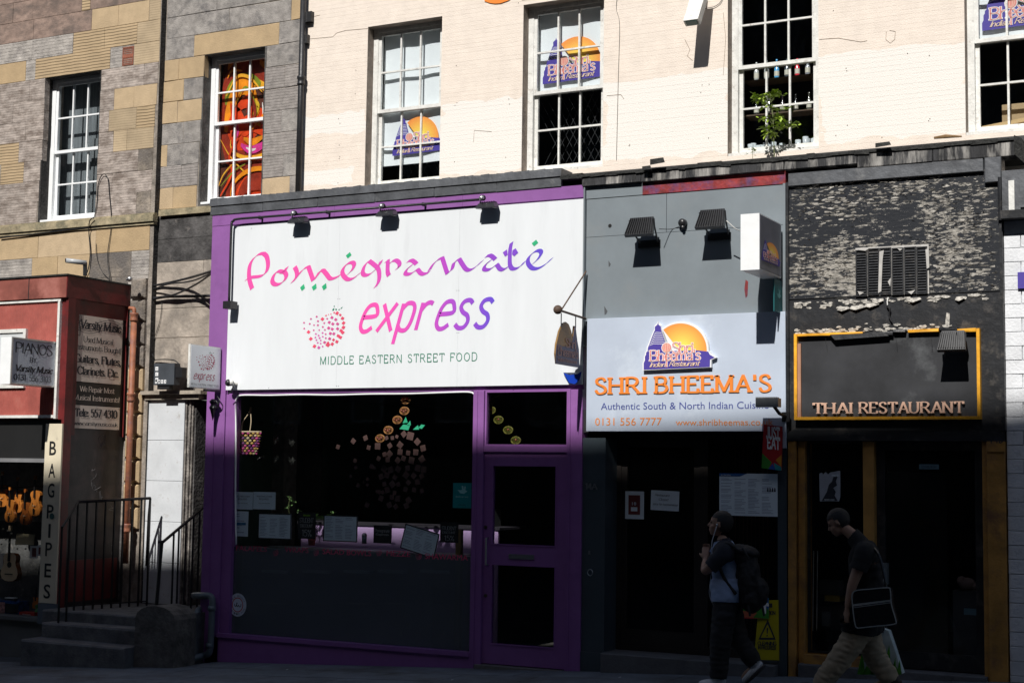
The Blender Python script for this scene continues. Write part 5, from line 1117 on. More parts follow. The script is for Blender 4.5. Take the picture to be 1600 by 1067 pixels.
# indian restaurant's box sign
x_b = P(1224, 420, -.02).x
ib, O, U, V = proj_sign('projecting_sign', (1187, 333, 1221, 421), x_b, .20, 'white box sign with the sun and temple emblem high on the grey front', mat('shade_darkened_face', (.16, .16, .19), .35, .2), white)  # dark face colour paints the shaded side of a white box
emblem(ib, O+U*.06+V*.18, U*.9, V*.62, NS, False)
tq = E('delivery_plate', P(1216, 460, -.03), 'dark teal delivery plate projecting below the white box sign', 'sign')
xq = P(1223, 460, -.01).x; tp0 = PX(1210, 435, xq); tp1 = PX(1210, 486, xq); te = PX(1224, 460, xq); B('plate', bx(xq-.012, xq, tp0.y, -.02, tp1.z, tp0.z), mat('dark_teal', (.0, .10, .11), .5), tq)
O = Vector((xq, tp0.y, tp1.z)); U = Vector((0, -.02-tp0.y, 0)); V = VZ*(tp0.z-tp1.z); B('animal_mark', MB().poly([O+U*x+V*(.3+y*.45)+NS*.003 for x, y in [(.25, .62), (.42, .58), (.5, .64), (.47, .92), (.56, .94), (.60, .66), (.63, .9), (.71, .88), (.68, .6), (.8, .52), (.62, .3), (.4, .34)]]), mat('dim_teal', (.12, .35, .35), .5), tq)
# hanging oval emblem on a pole
rust = mat('rusty_iron', (.10, .06, .04), .7, .4, 12, .3, 30)
hp = E('hanging_sign', P(915, 495, -.05), 'hanging sun and temple emblem sign on a rusty pole between the two signs', 'sign')
pa_ = P(915, 498, -.05); xh = pa_.x; pe = PX(869, 484, xh-.02); ptop = P(917, 424, -.05)
B('pole', MB().tube([pa_, Vector((xh, pe.y, pe.z+.0))], .013, 8), rust, hp); B('finial', MB().ball((xh, pe.y, pe.z), .05, 12), rust, hp, smooth=True); B('stay', MB().tube([Vector((xh, ptop.y, ptop.z)), Vector((xh, pe.y+.08, pe.z))], .009, 6), rust, hp)
ha = PX(868, 568, xh); hb = PX(904, 568, xh); wU = Vector((0, hb.y-ha.y, 0)); hgt = PX(880, 500, xh).z-PX(880, 568, xh).z
O = Vector((xh, ha.y, ha.z)); prof = [(0.0, .22), (.03, .45), (.15, .75), (.3, .95), (.42, 1.0), (.55, .96), (.66, .82), (.74, .62), (.80, .95), (.84, .95), (.9, .7), (.97, .5), (1.02, .2), (1.0, .0), (.05, .0)]
B('plate', MB().quadbox([O+wU*a+VZ*hgt*b for a, b in prof], (-.02, 0, 0)), mat('shade_dimmed_orange', (.24, .13, .03), .5, .2), hp)  # plate, silhouette and lettering colours darkened to carry the shaded side
B('temple_silhouette', MB().quadbox([O+wU*a+VZ*hgt*b+NS*.003 for a, b in ((-.02, 0), (.0, .28), (.05, .45), (.3, .42), (.62, .45), (.72, .6), (.80, .95), (.84, .95), (.93, .6), (1.0, .42), (1.03, 0))], (-.002, 0, 0)), mat('shade_dimmed_navy', (.05, .045, .10), .5), hp)
for s, v, hh, u0, u1 in (('Shri', .42, .2, .42, .85), ("Bheema's", .2, .2, .08, .95), ('Indian Restaurant', .07, .08, .1, .9)): m = MB(); lay(m, strokes(s, .15, .11, .12 if hh > .1 else 0), O+wU*u0+VZ*hgt*v, wU*(u1-u0), VZ*hgt*hh, NS, .006); B('lettering', m, mat('shade_dimmed_pink', (.25, .12, .10), .5), hp)
for u in (.22, .85): q = O+wU*u+VZ*hgt*(.86 if u < .5 else .9); B('hanger', MB().tube([q, Vector((xh, q.y, pa_.z))], .006, 5), iron, hp)
for (px, py) in ((893, 590),):                                  # blue glass bowl lamp by the edge of the white sign
    pass
bw = E('blue_bowl', P(895, 590, -.1), 'clear and blue shield shaped plate behind the hanging sign on the white board', 'ornament')
pts = [P(a, b, -.085) for a, b in ((878, 566), (910, 566), (912, 580), (906, 594), (898, 600), (889, 598), (882, 588))]
B('white_plate', MB().quadbox([P(a, b, -.085) for a, b in ((877, 570), (911, 570), (910, 582), (880, 582))], (0, .004, 0)), mat('sign_white_tint', (.75, .77, .8), .4), bw)
B('blue_plate', MB().quadbox([P(a, b, -.088) for a, b in ((880, 582), (890, 586), (902, 584), (909, 580), (905, 594), (898, 600), (889, 598))], (0, .004, 0)), mat('cobalt', (.01, .05, .42), .25), bw)

# ------------------------------------------------------------ indian restaurant front
slate = mat('blue_grey_paint', (.205, .235, .255), .42, .07, 2, .05, 10, dirt=(.22, .24, .25), dscale=1.5, damt=.3)
iF = E('grey_shopfront', (P(1070, 1030, 0).x, 0, ground(-5.5)), 'blue grey restaurant front with a dark recessed entrance between purple and black fronts', 'shopfront')
xi0 = XP1; xi1 = P(1230, 480, 0).x; zi1 = z2b+.02; zst = P(916, 499, -.05).z; zsb = P(916, 674, -.05).z
zf = P(918, 312, 0).z; xm_ = P(1042, 320, 0).x
B('top_strip', bx(xi0+.02, P(1005, 295, 0).x, -.02, .1, zf+.003, zi1-.002), slate, iF)
redf = mat('flaking_red_paint', (.28, .03, .03), .5, .5, 6, .3, 20, dirt=(.10, .05, .15), dscale=4, damt=.6)
B('red_strip', bx(P(1005, 295, 0).x+.001, xi1-.01, -.022, .1, zf+.002, zi1-.002), redf, iF)
B('corner_strip', bx(xi1-.03, xi1-.003, -.05, .1, zsb, zf+.001), slate, iF); B('edge_strip', bx(xi0+.002, xi0+.018, -.06, .1, zst-.3, zi1-.01), slate, iF)
for a, b2, c_, d_ in ((xi0+.02, xm_-.002, P(1000, 366, 0).z, zf), (xm_+.002, xi1-.032, P(1000, 366, 0).z, zf), (xi0+.02, xi1-.032, zst-.02, P(1000, 366, 0).z-.003)): B('panel', MB().block(a, b2, -.012, .1, c_, d_, .002), slate, iF)
# odd scuffs
for px, py, s in ((952, 412, .035), (946, 485, .05), (997, 505, .03), (954, 352, .02)):
    q = P(px, py, -.014); B('paint_chip', MB().quadbox([q+Vector((-s*.3, 0, s)), q+Vector((s*.5, 0, -s*.2)), q+Vector((s*.2, 0, -s*.8)), q+Vector((-s*.2, 0, -s))], (0, .001, 0)), mat('bare_grey', (.07, .075, .08), .7), iF)
B('red_smear', MB().quadbox([P(a, b, -.0135) for a, b in ((1165, 437), (1169, 440), (1168, 462), (1165, 466), (1163, 452))], (0, .001, 0)), redf, iF)
sgm = mat('pale_blue_sign', (.50, .56, .66), .35, .05, 1.5, dirt=(.62, .68, .76), dscale=1.2, damt=.3)
isg = E('restaurant_sign', (P(1070, 674, 0).x, -.08, zsb), 'pale blue restaurant sign with an emblem and large orange slab lettering', 'sign')
ysg = -.09; xs0 = P(916, 560, ysg).x; xs1 = P(1227, 560, ysg).x; B('board', MB().block(xs0+.006, xs1, ysg, -.012, zsb, zst, .003), sgm, isg)
B('flap', MB().quadbox([P(a, b, ysg-.02) for a, b in ((1224, 490), (1227, 490), (1228, 700), (1223, 700))], (0, .03, 0)), sgm, isg)
q = P(1008, 578, ysg); w_ = P(1120, 578, ysg).x-q.x; emblem(isg, q+Vector((0, 0, 0)), XX*w_, VZ*w_*.97, NF, True, .045)
org = mat('orange_lettering', (.85, .24, .03), .5, .05)
raised("SHRI", (932, 615), 1009, 591, ysg, org, None, isg, .17, .12, .30, .10, .16, .012); raised("BHEEMA'S", (1026, 613.5), 1203, 589, ysg, org, None, isg, .17, .12, .30, .10, .16, .012)
frontwords('tagline_word', sans, 'Authentic South & North Indian Cuisine', (939, 640), 1201, 629.5, ysg, mat('blue_ink', (.06, .08, .30), .5), isg)
frontwords('contact_lettering', sans, '0131 556 7777', (930, 664.5), 1034, 653, ysg, mat('thin_orange', (.80, .26, .05), .5), isg); frontwords('contact_lettering', sans, 'www.shribheemas.co.uk', (1056, 664.5), 1208, 655, ysg, mat('thin_orange', (.80, .26, .05)), isg)
# two ribbed LED floodlights
def flood(px, py, l_, y=-.34, wd=.33, grp='ribbed floodlights on the grey front', m_=None, tilt=-.25, L=.23):
    m_ = m_ or blk; q = P(px, py, y); e = E('floodlight', (q.x, 0, q.z), l_, 'lamp', grp); c = q
    d_ = Vector((0, .55, 1)).normalized(); n_ = Vector((0, -1, .55)).normalized(); s_ = Vector((1, 0, .0))
    m = MB().quadbox([c-s_*wd/2, c+s_*wd/2, c+s_*wd*.40+d_*L, c-s_*wd*.40+d_*L], n_*-.045); B('housing', m, m_, e)
    for k in range(12): a = -wd*.45+k*wd*.9/11; p0 = c+s_*a+d_*.01; p1 = c+s_*a*.85+d_*(L-.02); B('cooling_fin', MB().quadbox([p0, p0+s_*.006, p1+s_*.006, p1], n_*.025), m_, e)
    B('driver_box', MB().quadbox([c-s_*.09+d_*.06-n_*.046, c+s_*.09+d_*.06-n_*.046, c+s_*.09+d_*L-n_*.046, c-s_*.09+d_*L-n_*.046], n_*-.05), m_, e)
    for sd in (-1, 1): p = c+s_*(wd*.43*sd)+d_*.20; B('yoke', MB().tube([p, p+Vector((0, .02, -.08)), Vector((q.x+.10*sd, -.012, q.z-.06))], .010, 6), m_, e)
    B('back_plate', bx(q.x-.13, q.x+.13, -.03, -.013, q.z-.10, q.z-.02), m_, e)
flood(997, 366, 'left ribbed black floodlight on the grey front'); flood(1108, 354, 'right ribbed black floodlight on the grey front')
m = MB().tube(cr([P(1135, 345, -.35), P(1150, 358, -.3), P(1161, 362, -.2)]), .006, 6); B('cable', m, white2, None, 'white cable from the right ribbed floodlight to the box sign', 'cable')
m = MB().tube(cr([P(1030, 358, -.2), P(1050, 358, -.02), P(1066, 352, -.04)]), .004, 6); B('cable', m, iron, None, 'thin dark cable between the left ribbed floodlight and the round plug', 'cable')
q = P(1068, 349, -.02); sk = E('socket', tuple(q), 'round black outdoor socket between the two ribbed floodlights', 'socket'); B('body', MB().lathe(tuple(q), (0, -1, 0), [(0, .045), (.05, .045), (.07, .03), (.075, .012)], 14), blk, sk, smooth=True); B('plug', MB().lathe(tuple(q+Vector((0, -.03, 0))), (.2, -.3, -1), [(0, .022), (.06, .018), (.07, .01)], 10), blk, sk)
for px, py, yb_ in ((946, 357, .3),): q = P(px+7, py-4, -.012); B('cable_hole', MB().lathe(tuple(q), (0, -1, 0), [(0, .022), (.004, .02)], 10), mat('hole_black', (.01, .01, .01), .9), iF)
# CCTV camera in front of the sign
q = P(1205, 630, -.35); cc = E('security_camera', tuple(q), 'grey bullet camera under a hood at the right end of the pale blue sign', 'camera')
m = MB().box(q.x-.15, q.x+.09, q.y-.05, q.y+.05, q.z-.04, q.z+.05); B('body', m, mat('grey_metal', (.35, .36, .37), .35, metal=.4), cc); B('hood', bx(q.x-.15, q.x+.07, q.y-.05, q.y+.05, q.z+.052, q.z+.062), white2, cc); B('lens', MB().lathe((q.x-.13, q.y, q.z+.012), (-1, 0, 0), [(0, .03), (.012, .03), (.013, .02)], 12), lens, cc)
B('arm', MB().tube([q+Vector((.03, 0, -.03)), q+Vector((.06, .08, -.10)), Vector((q.x+.08, -.09, q.z-.13))], .018, 8), blk, cc); B('wall_plate', MB().box(q.x+.04, q.x+.12, -.12, -.091, q.z-.18, q.z-.08), blk, cc)
# entrance
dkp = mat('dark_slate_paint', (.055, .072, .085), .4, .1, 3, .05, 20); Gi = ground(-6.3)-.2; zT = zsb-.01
xl1 = P(946, 850, 0).x; xr0 = P(1216, 850, 0).x; xr1 = xi1
B('left_pilaster', MB().box(XP1+.004, xl1, -.02, .5, Gi, P(925, 684, 0).z), dkp, iF); B('pilaster_base', MB().box(XP1+.004, xl1+.01, -.035, -.0205, Gi, P(925, 1018, 0).z), dkp, iF)
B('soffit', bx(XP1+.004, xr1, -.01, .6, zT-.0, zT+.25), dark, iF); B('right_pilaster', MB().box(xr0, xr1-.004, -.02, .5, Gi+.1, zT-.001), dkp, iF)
zt_ = P(1000, 1022, .0).z; B('doorstep', MB().block(xl1+.001, xr0-.001, -.12, .6, Gi, zt_, .01), mat('worn_step', (.12, .12, .125), .8, .2, 5, .3, 40), iF)
ydr = .3; xd = P(1100, 850, ydr).x
B('door_frame', frame(MB(), xl1+.001, xd, ydr, ydr+.08, zt_+.001, zT-.001, .05), mat('black_brown_frame', (.022, .018, .016), .4, .2), iF)
dd = B('door', frame(MB(), xl1+.052, xd-.051, ydr+.01, ydr+.06, zt_+.01, zT-.06, .07, .09, .22), MAT['black_brown_frame'], iF); B('pane', bx(xl1+.12, xd-.12, ydr+.03, ydr+.036, zt_+.22, zT-.14), GS, dd)
B('window_frame', frame(MB(), xd+.001, xr0-.001, ydr, ydr+.08, zt_+.001, zT-.001, .04, .05, .09), MAT['black_brown_frame'], iF); B('pane', bx(xd+.041, xr0-.041, ydr+.03, ydr+.036, zt_+.09, zT-.05), GS, iF)
for i in range(9): xx = xd+.3+i*.045; B('folding_grille', bx(xx, xx+.006, ydr+.14, ydr+.15, zt_+.1, zT-.1), mat('dark_red_steel', (.07, .025, .02), .5, metal=.4), iF)
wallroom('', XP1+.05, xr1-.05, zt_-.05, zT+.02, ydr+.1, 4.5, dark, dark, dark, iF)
m = MB(); front(m, strokes('14A', .2, .16, .2), (915, 764), 932, 755, -.0205); B('house_number', m, metal, iF)
q = P(922, 894, -.04); B('ring_pull', MB().tube([q+Vector((.03*math.cos(a*math.pi/6), 0, .035*math.sin(a*math.pi/6))) for a in range(13)], .005, 6), metal, iF)
B('lock_plate', bx(P(922, 862, 0).x-.01, P(922, 862, 0).x+.012, -.026, -.021, P(922, 866, 0).z, P(922, 860, 0).z), metal, iF)
yg = ydr-.004
t = sheet('menu_poster', 1124, 739, 1215, 807, -.03, menu, 'large restaurant menu poster behind the man with the backpack', 'poster'); lines(*t, 4, 24, u0=.03, v0=.05, v1=.88, seed=9)
O, U, V, w_, h_ = t[1:]; p = O+V*h_*.93+NF*.003; B('blue_header', MB().poly([p, p+U*w_*.36, p+U*w_*.48+V*h_*.07, p+V*h_*.07]), mat('blue_header_print', (.02, .10, .30), .5), t[0]); p = O+U*.03*w_+V*h_*.94+NF*.004; write(*t, 'ALLERGENS', .03, .2, .94, .03, paper, k=.0045)
p = O+U*.82*w_+V*h_*.58+NF*.003; m = MB()
for k in range(4): a = p+U*w_*.04*k; m.poly([a, a+U*w_*.03, a+U*w_*.025+V*h_*.08, a+U*w_*.01+V*h_*.10])
B('picture', m, inkb, t[0])
t = sheet('notice', 977, 767, 1006, 811, yg, menu, 'white notice with a red panel on the restaurant door', 'notice'); O, U, V, w_, h_ = t[1:]; p = O+U*.18*w_+V*.16*h_+NF*.003
B('red_panel', MB().poly([p, p+U*w_*.62, p+U*w_*.62+V*h_*.70, p+V*h_*.70]), mat('dull_red_print', (.16, .03, .03), .5), t[0]); write(*t, '18', .38, .60, .50, .11, menu, k=.005)
p = O+U*.32*w_+V*.28*h_+NF*.005; B('small_picture', MB().poly([p, p+U*w_*.34, p+U*w_*.34+V*h_*.15, p+V*h_*.15]), menu, t[0])
t = sheet('notice', 1017, 766, 1061, 798, yg, menu, 'white handwritten notice taped to the restaurant door', 'notice', -.03)
for s, v, u0, u1 in (('Restaurant', .72, .15, .65), ('Closed', .5, .28, .6), ('sorry for inconvenience', .26, .08, .95)): g = strokes(s, .09, .08, 0, slant=.2); O, U, V, w_, h_ = t[1:]; B('handwriting', lay(MB(), g, O+U*u0*w_+V*v*h_, U*(u1-u0)*w_, V*.11*h_, NF, .002), inkb, t[0])
# delivery flag sign and floor board
je = E('food_app_sign', P(1206, 732, -.3), 'red sign reading just eat on the corner of the grey front', 'sign')
x_j = P(1222, 700, -.02).x; fpts = [PX(a, b, x_j) for a, b in ((1191, 664), (1222, 667), (1222, 734), (1188, 732))]; 
yj = -.14; fpts = [P(a, b, yj) for a, b in ((1193, 663), (1222, 666), (1221, 735), (1190, 731))]
B('board', MB().quadbox(fpts, (0, .02, 0)), mat('signal_red', (.45, .015, .02), .45), je)
def bil(u, v, k): a = fpts[3]+(fpts[2]-fpts[3])*u; b2 = fpts[0]+(fpts[1]-fpts[0])*u; return a+(b2-a)*v+NF*k
for nm, c_, ps in (('green_facet', (.05, .28, .03), ((0, 0), (.35, 0), (.5, .16), (.0, .34))), ('blue_facet', (.02, .10, .45), ((.35, 0), (.7, 0), (.55, .14))), ('amber_facet', (.6, .25, .02), ((.70, .22), (1, .36), (1, .08))), ('teal_facet', (.02, .3, .32), ((.7, 0), (1, 0), (1, .08), (.6, .16)))): B(nm, MB().poly([bil(u, v, .002) for u, v in ps]), mat(nm+'_print', c_, .5), je)
for s, u0, u1, v, sl2 in (('JUST', .2, .86, .70, 0), ('EAT', .28, .88, .47, 0)): m = MB(); o_ = bil(u0, v, .003); lay(m, strokes(s, .2, .18, 0, space=.14), o_, bil(u1, v, .003)-o_, VZ*.115, NF, .001); B('lettering', m, paper, je)
fb = E('floor_board', P(1200, 970, -.05), 'bright patterned advertising board low behind the backpack', 'sign'); yj = -.06
fpts = [P(a, b, yj) for a, b in ((1150, 938), (1201, 934), (1201, 966), (1150, 966))]
B('board', MB().quadbox(fpts, (0, .01, 0)), mat('green_facet_print', (.05, .28, .03), .5), fb)
for nm, c_, ps in (('salmon_facet', (.5, .12, .06), ((0, 0), (.5, 0), (.65, .3), (0, .5))), ('blue_corner', (.03, .15, .5), ((.75, 1), (1, 1), (1, .4))), ('red_edge', (.4, .03, .03), ((0, 0), (.9, 0), (0, .12)))): B(nm, MB().poly([bil(u, v, .002+.001*(nm[0] == 'r')) for u, v in ps]), mat(nm+'_print', c_, .5), fb)
m = MB(); o_ = bil(.80, .3, .003); lay(m, strokes('T', .28, .26, 0), o_, XX*.055, VZ*.09, NF, .002); B('lettering', m, paper, fb)
# yellow wet-floor A-board behind the man
wf = E('caution_board', P(1197, 1030, .1), 'yellow cleaning in progress A-board standing in the dark entrance window', 'warning board'); yw = -.04
yel = mat('yellow_plastic', (.50, .42, .01), .45, .08)
fpts = [P(a, b, yw) for a, b in ((1186, 938), (1216, 937), (1217, 1031), (1178, 1030))]; B('front_leaf', MB().quadbox(fpts, (0, .015, 0)), yel, wf); B('rear_leaf', MB().quadbox([fpts[0]+Vector((0, .02, 0)), fpts[1]+Vector((0, .02, 0)), fpts[2]+Vector((0, .2, 0)), fpts[3]+Vector((0, .2, 0))], (0, .012, 0)), yel, wf)
tri = [bil(.5, .68, .003), bil(.12, .34, .003), bil(.88, .34, .003)]; tri2 = [bil(.5, .60, .004), bil(.22, .375, .004), bil(.78, .375, .004)]; B('triangle', MB().poly(tri), inkb, wf); B('triangle_fill', MB().poly(tri2), yel, wf); B('exclamation_mark', MB().poly([bil(.46, .54, .005), bil(.54, .54, .005), bil(.52, .44, .005), bil(.48, .44, .005)]).poly([bil(.47, .42, .005), bil(.53, .42, .005), bil(.53, .395, .005), bil(.47, .395, .005)]), inkb, wf)
for s, v, u0, u1 in (('CAUTION', .76, .15, .85), ('CLEANING', .25, .12, .9), ('IN PROGRESS', .18, .15, .88)): m = MB(); o_ = bil(u0, v, .003); lay(m, strokes(s, .2, .18, 0), o_, bil(u1, v, .003)-o_, VZ*.035, NF, .001); B('lettering', m, inkb, wf)
B('handle_slot', MB().poly([bil(.3, .88, .003), bil(.7, .88, .003), bil(.7, .95, .003), bil(.3, .95, .003)]), inkb, wf)
# ------------------------------------------------------------ black thai restaurant front
def flaky(name, base, wood, amt, sc):
    m = bpy.data.materials.new(name); m.use_nodes = True; n = m.node_tree.nodes; l = m.node_tree.links; b = n['Principled BSDF']
    tc = n.new('ShaderNodeTexCoord'); mp = n.new('ShaderNodeMapping'); mp.inputs['Scale'].default_value = (1, 1, 3.6); l.new(tc.outputs['Object'], mp.inputs[0])
    a = n.new('ShaderNodeTexNoise'); a.inputs['Scale'].default_value = sc; a.inputs['Detail'].default_value = 9; a.inputs['Roughness'].default_value = .75; l.new(mp.outputs[0], a.inputs['Vector'])
    c = n.new('ShaderNodeTexNoise'); c.inputs['Scale'].default_value = 1.1; c.inputs['Detail'].default_value = 3; l.new(tc.outputs['Object'], c.inputs['Vector'])
    s = n.new('ShaderNodeMath'); s.operation = 'MULTIPLY_ADD'; s.inputs[1].default_value = .55; l.new(c.outputs[0], s.inputs[0]); l.new(a.outputs[0], s.inputs[2])
    r = n.new('ShaderNodeMapRange'); r.inputs[1].default_value = 1.0-amt; r.inputs[2].default_value = 1.02-amt; l.new(s.outputs[0], r.inputs[0])
    z = n.new('ShaderNodeTexNoise'); z.inputs['Scale'].default_value = 30; z.inputs['Detail'].default_value = 4; l.new(mp.outputs[0], z.inputs['Vector'])
    cw = n.new('ShaderNodeValToRGB'); cw.color_ramp.elements[0].position = .3; cw.color_ramp.elements[0].color = (*[q*.35 for q in wood], 1); cw.color_ramp.elements[1].position = .65; cw.color_ramp.elements[1].color = (*wood, 1); l.new(z.outputs[0], cw.inputs[0])
    mx = n.new('ShaderNodeMix'); mx.data_type = 'RGBA'; l.new(r.outputs[0], mx.inputs[0]); mx.inputs[6].default_value = (*base, 1); l.new(cw.outputs[0], mx.inputs[7]); l.new(mx.outputs[2], b.inputs['Base Color'])
    rr = n.new('ShaderNodeMapRange'); rr.inputs[3].default_value = .35; rr.inputs[4].default_value = .95; l.new(r.outputs[0], rr.inputs[0]); l.new(rr.outputs[0], b.inputs['Roughness'])
    ss = n.new('ShaderNodeMath'); ss.operation = 'SUBTRACT'; l.new(s.outputs[0], ss.inputs[0]); l.new(r.outputs[0], ss.inputs[1])
    bp = n.new('ShaderNodeBump'); bp.inputs['Strength'].default_value = .5; bp.inputs['Distance'].default_value = .006; l.new(ss.outputs[0], bp.inputs['Height']); l.new(bp.outputs[0], b.inputs['Normal']); MAT[name] = m; return m
fk = flaky('flaking_black_paint', (.020, .022, .027), (.45, .42, .37), .18, 7)
bkp = mat('worn_black_paint', (.022, .023, .026), .4, .3, 4, .2, 20, dirt=(.10, .09, .08), dscale=5, damt=.35)
amb = mat('amber_paint', (.36, .17, .05), .5, .2, 4, .2, 20, dirt=(.30, .12, .05), dscale=6, damt=.5)
amb2 = mat('orange_brown_paint', (.50, .25, .055), .6, .25, 3, .3, 20, dirt=(.22, .11, .05), dscale=4, damt=.5)
tF = E('black_shopfront', (P(1400, 1040, 0).x, 0, ground(-4)), 'black shopfront of peeling paint with amber timber frames round its dark glass', 'shopfront')
xt0 = xi1+.001; xt1 = P(1567, 450, 0).x; ztt = P(1300, 281, 0).z; zb1 = P(1240, 470, 0).z; zb2 = P(1240, 673, 0).z
xm2 = (xt0+xt1)/2
B('upper_board', bx(xt0+.03, xt1-.001, -.02, .1, zb1+.003, ztt-.003), fk, tF); B('board_joint', bx(xt0+.03, xt1, -.028, -.0201, zb1+.012, zb1+.022), bkp, tF)
B('lower_board', bx(xt0+.03, xt1-.001, -.024, .1, zb2+.0, zb1), fk if False else bkp, tF)
B('side_trim', bx(xt0, xt0+.028, -.05, .1, zb2, ztt), bkp, tF); B('right_trim', bx(xt1-.02, xt1+.012, -.045, .1, zb2, ztt), bkp, tF)
# lifted paint chips
rd = random.Random(31); m = MB()
for _ in range(2600):
    X = rd.uniform(xt0+.06, xt1-.06); Z = rd.uniform(zb1+.03, ztt-.05)
    d_ = noise.noise(Vector((X*1.1, 0, Z*2.0)))+.25*noise.noise(Vector((X*4, 1, Z*6)))
    if d_ < .0+rd.uniform(-.25, .2): continue
    s = rd.choice((.004, .006, .008, .012, .018)); n_ = rd.randint(5, 8); c_ = Vector((X, -.0215, Z)); tilt = rd.uniform(.002, .012)
    pts = []
    for k in range(n_): a = 2*math.pi*k/n_; r_ = rd.uniform(.3, 1.5)*s; pts.append(c_+Vector((r_*2.2*math.cos(a), -tilt*(.5+.5*math.sin(a)), r_*.55*math.sin(a))))
    m.poly(pts)
B('paint_flakes', m, mat('pale_paint_flake', (.50, .47, .42), .8, .5, 30), tF, kind='stuff')
m = MB()
for _ in range(170):                                            # ragged band where the boards meet and above the sign
    if rd.random() < .5: X = rd.uniform(xt0+.05, xt1-.1); Z = zb1-.02-abs(rd.gauss(0, .03)); s = rd.uniform(.01, .035)
    else: X = rd.uniform(P(1245, 510, 0).x, P(1500, 510, 0).x); Z = P(1300, 517, 0).z+rd.gauss(.0, .015); s = rd.uniform(.01, .03)
    if X > P(1480, 470, 0).x and rd.random() < .6: continue
    c_ = Vector((X, -.026-rd.uniform(0, .004), Z)); n_ = 5; m.poly([c_+Vector((rd.uniform(.6, 1.3)*s*1.5*math.cos(2*math.pi*k/n_), -rd.uniform(0, .008), rd.uniform(.5, 1)*s*.7*math.sin(2*math.pi*k/n_))) for k in range(n_)])
B('peeling_edge', m, MAT['pale_paint_flake'], tF, kind='stuff')
# vent grille of six panels
v = R(1337, 388, 1452, 459, -.02); vx0, vx1, vz0, vz1 = v; B('vent_opening', bx(vx0, vx1, -.030, -.0201, vz0, vz1), mat('bare_white_board', (.5, .48, .45), .8, .15, 12), tF)
wv = (vx1-vx0)/6
for i in range(6):
    a = vx0+i*wv+.004; b2 = a+wv-rd.choice((.004, .005, .006, .016)); dz = rd.uniform(-.012, .006); vp = B('vent_panel', frame(MB(), a, b2, -.046, -.031, vz0+.01+dz, vz1-.012+dz, .012), bkp, tF)
    lm = MB(); nsl = 16
    for k in range(nsl): z_ = vz0+.03+dz+(vz1-vz0-.065)*k/nsl; lm.quadbox([(a+.012, -.046, z_), (b2-.012, -.046, z_), (b2-.012, -.038, z_+.012), (a+.012, -.038, z_+.012)], (0, .003, 0))
    lm.box(a+.011, b2-.011, -.032, -.0305, vz0+.02+dz, vz1-.02+dz); B('louvre', lm, bkp, vp)
for qd in (((1374, 393), (1381, 391), (1379, 405), (1377, 455), (1372, 458)), ((1446, 390), (1451, 388), (1452, 418), (1448, 420)), ((1337, 390), (1358, 388), (1352, 392)), ((1387, 440), (1392, 434), (1391, 448)), ((1340, 455), (1343, 461), (1350, 457)), ((1418, 456), (1430, 453), (1424, 460)), ((1402, 388), (1410, 389), (1406, 392))): B('broken_white_strip', MB().quadbox([P(a, b2, -.052) for a, b2 in qd], (0, .004, 0)), MAT['bare_white_board'], tF)
q = P(1387, 468, -.03); B('cable_tail', MB().tube(cr([q, q+Vector((.0, -.02, -.07)), q+Vector((.03, -.03, -.10)), q+Vector((.02, -.02, -.17)), q+Vector((.045, -.02, -.23))]), .009, 6), blk, tF)
B('cable_tail', MB().tube(cr([q+Vector((.005, 0, .02)), q+Vector((.0, -.02, -.02)), q+Vector((.005, -.03, -.06))]), .006, 6), white2, tF)
for px, py, s in ((1340, 480, .09), (1362, 476, .08), (1318, 482, .07), (1429, 468, .07), (1500, 466, .05), (1372, 470, .06)):
    q = P(px, py, -.04); B('peeling_strip', MB().quadbox([q+Vector((-s, 0, -.015)), q+Vector((-s*.2, -.02, -.03)), q+Vector((s, -.01, .0)), q+Vector((s*.6, 0, .02)), q+Vector((-s*.7, 0, .015))], (0, .002, 0)), MAT['pale_paint_flake'], tF)
# sign in the amber frame
ts = E('restaurant_sign', (P(1388, 656, 0).x, -.06, P(1388, 656, 0).z), 'black thai restaurant sign in a narrow amber frame', 'sign')
fx0 = P(1242, 655, -.08).x; fx1 = P(1533, 655, -.08).x; fz0 = P(1390, 655.5, -.08).z; fz1 = P(1242, 522, -.08).z
B('sign_board', bx(fx0+.03, fx1-.03, -.05, -.0245, fz0+.02, fz1-.02), mat('faded_black_board', (.035, .036, .04), .45, .3, 1.8, dirt=(.12, .125, .13), dscale=1.3, damt=.15), ts)
B('frame_left', bx(fx0, fx0+.03, -.11, -.0245, fz0, fz1), amb, ts); B('frame_left_inner', bx(fx0+.031, fx0+.065, -.085, -.0505, fz0+.02, fz1-.1), mat('pinkish_wood', (.42, .22, .14), .7, .2), ts); B('frame_right', bx(fx1-.03, fx1, -.11, -.0245, fz0, fz1+.0), amb, ts); B('frame_bottom', bx(fx0+.031, fx1-.031, -.11, -.0245, fz0, fz0+.03), amb, ts)
a = fx0+.031
for f_, g_, dz, mm in ((0, .38, 0, amb), (.40, .55, -.01, bkp), (.55, .62, .012, bkp), (.63, .80, .008, amb), (.80, .90, .02, bkp), (.90, 1, .0, amb)): w_ = fx1-.031-a; B('frame_top', MB().block(a+w_*f_, a+w_*g_-.002, -.105, -.0245, fz1-.03+dz, fz1+dz, .004, .004), mm, ts)
m = MB().quadbox([(a+.4, -.12, fz1-.075), (a+.95, -.12, fz1-.05), (a+.9, -.115, fz1-.015), (a+.35, -.115, fz1-.02)], (0, .03, 0)); B('splintered_wood', m, bkp, ts)
pk = mat('pale_peach_lettering', (.80, .50, .36), .5, .05); lbk = mat('lettering_side', (.12, .09, .07), .7)
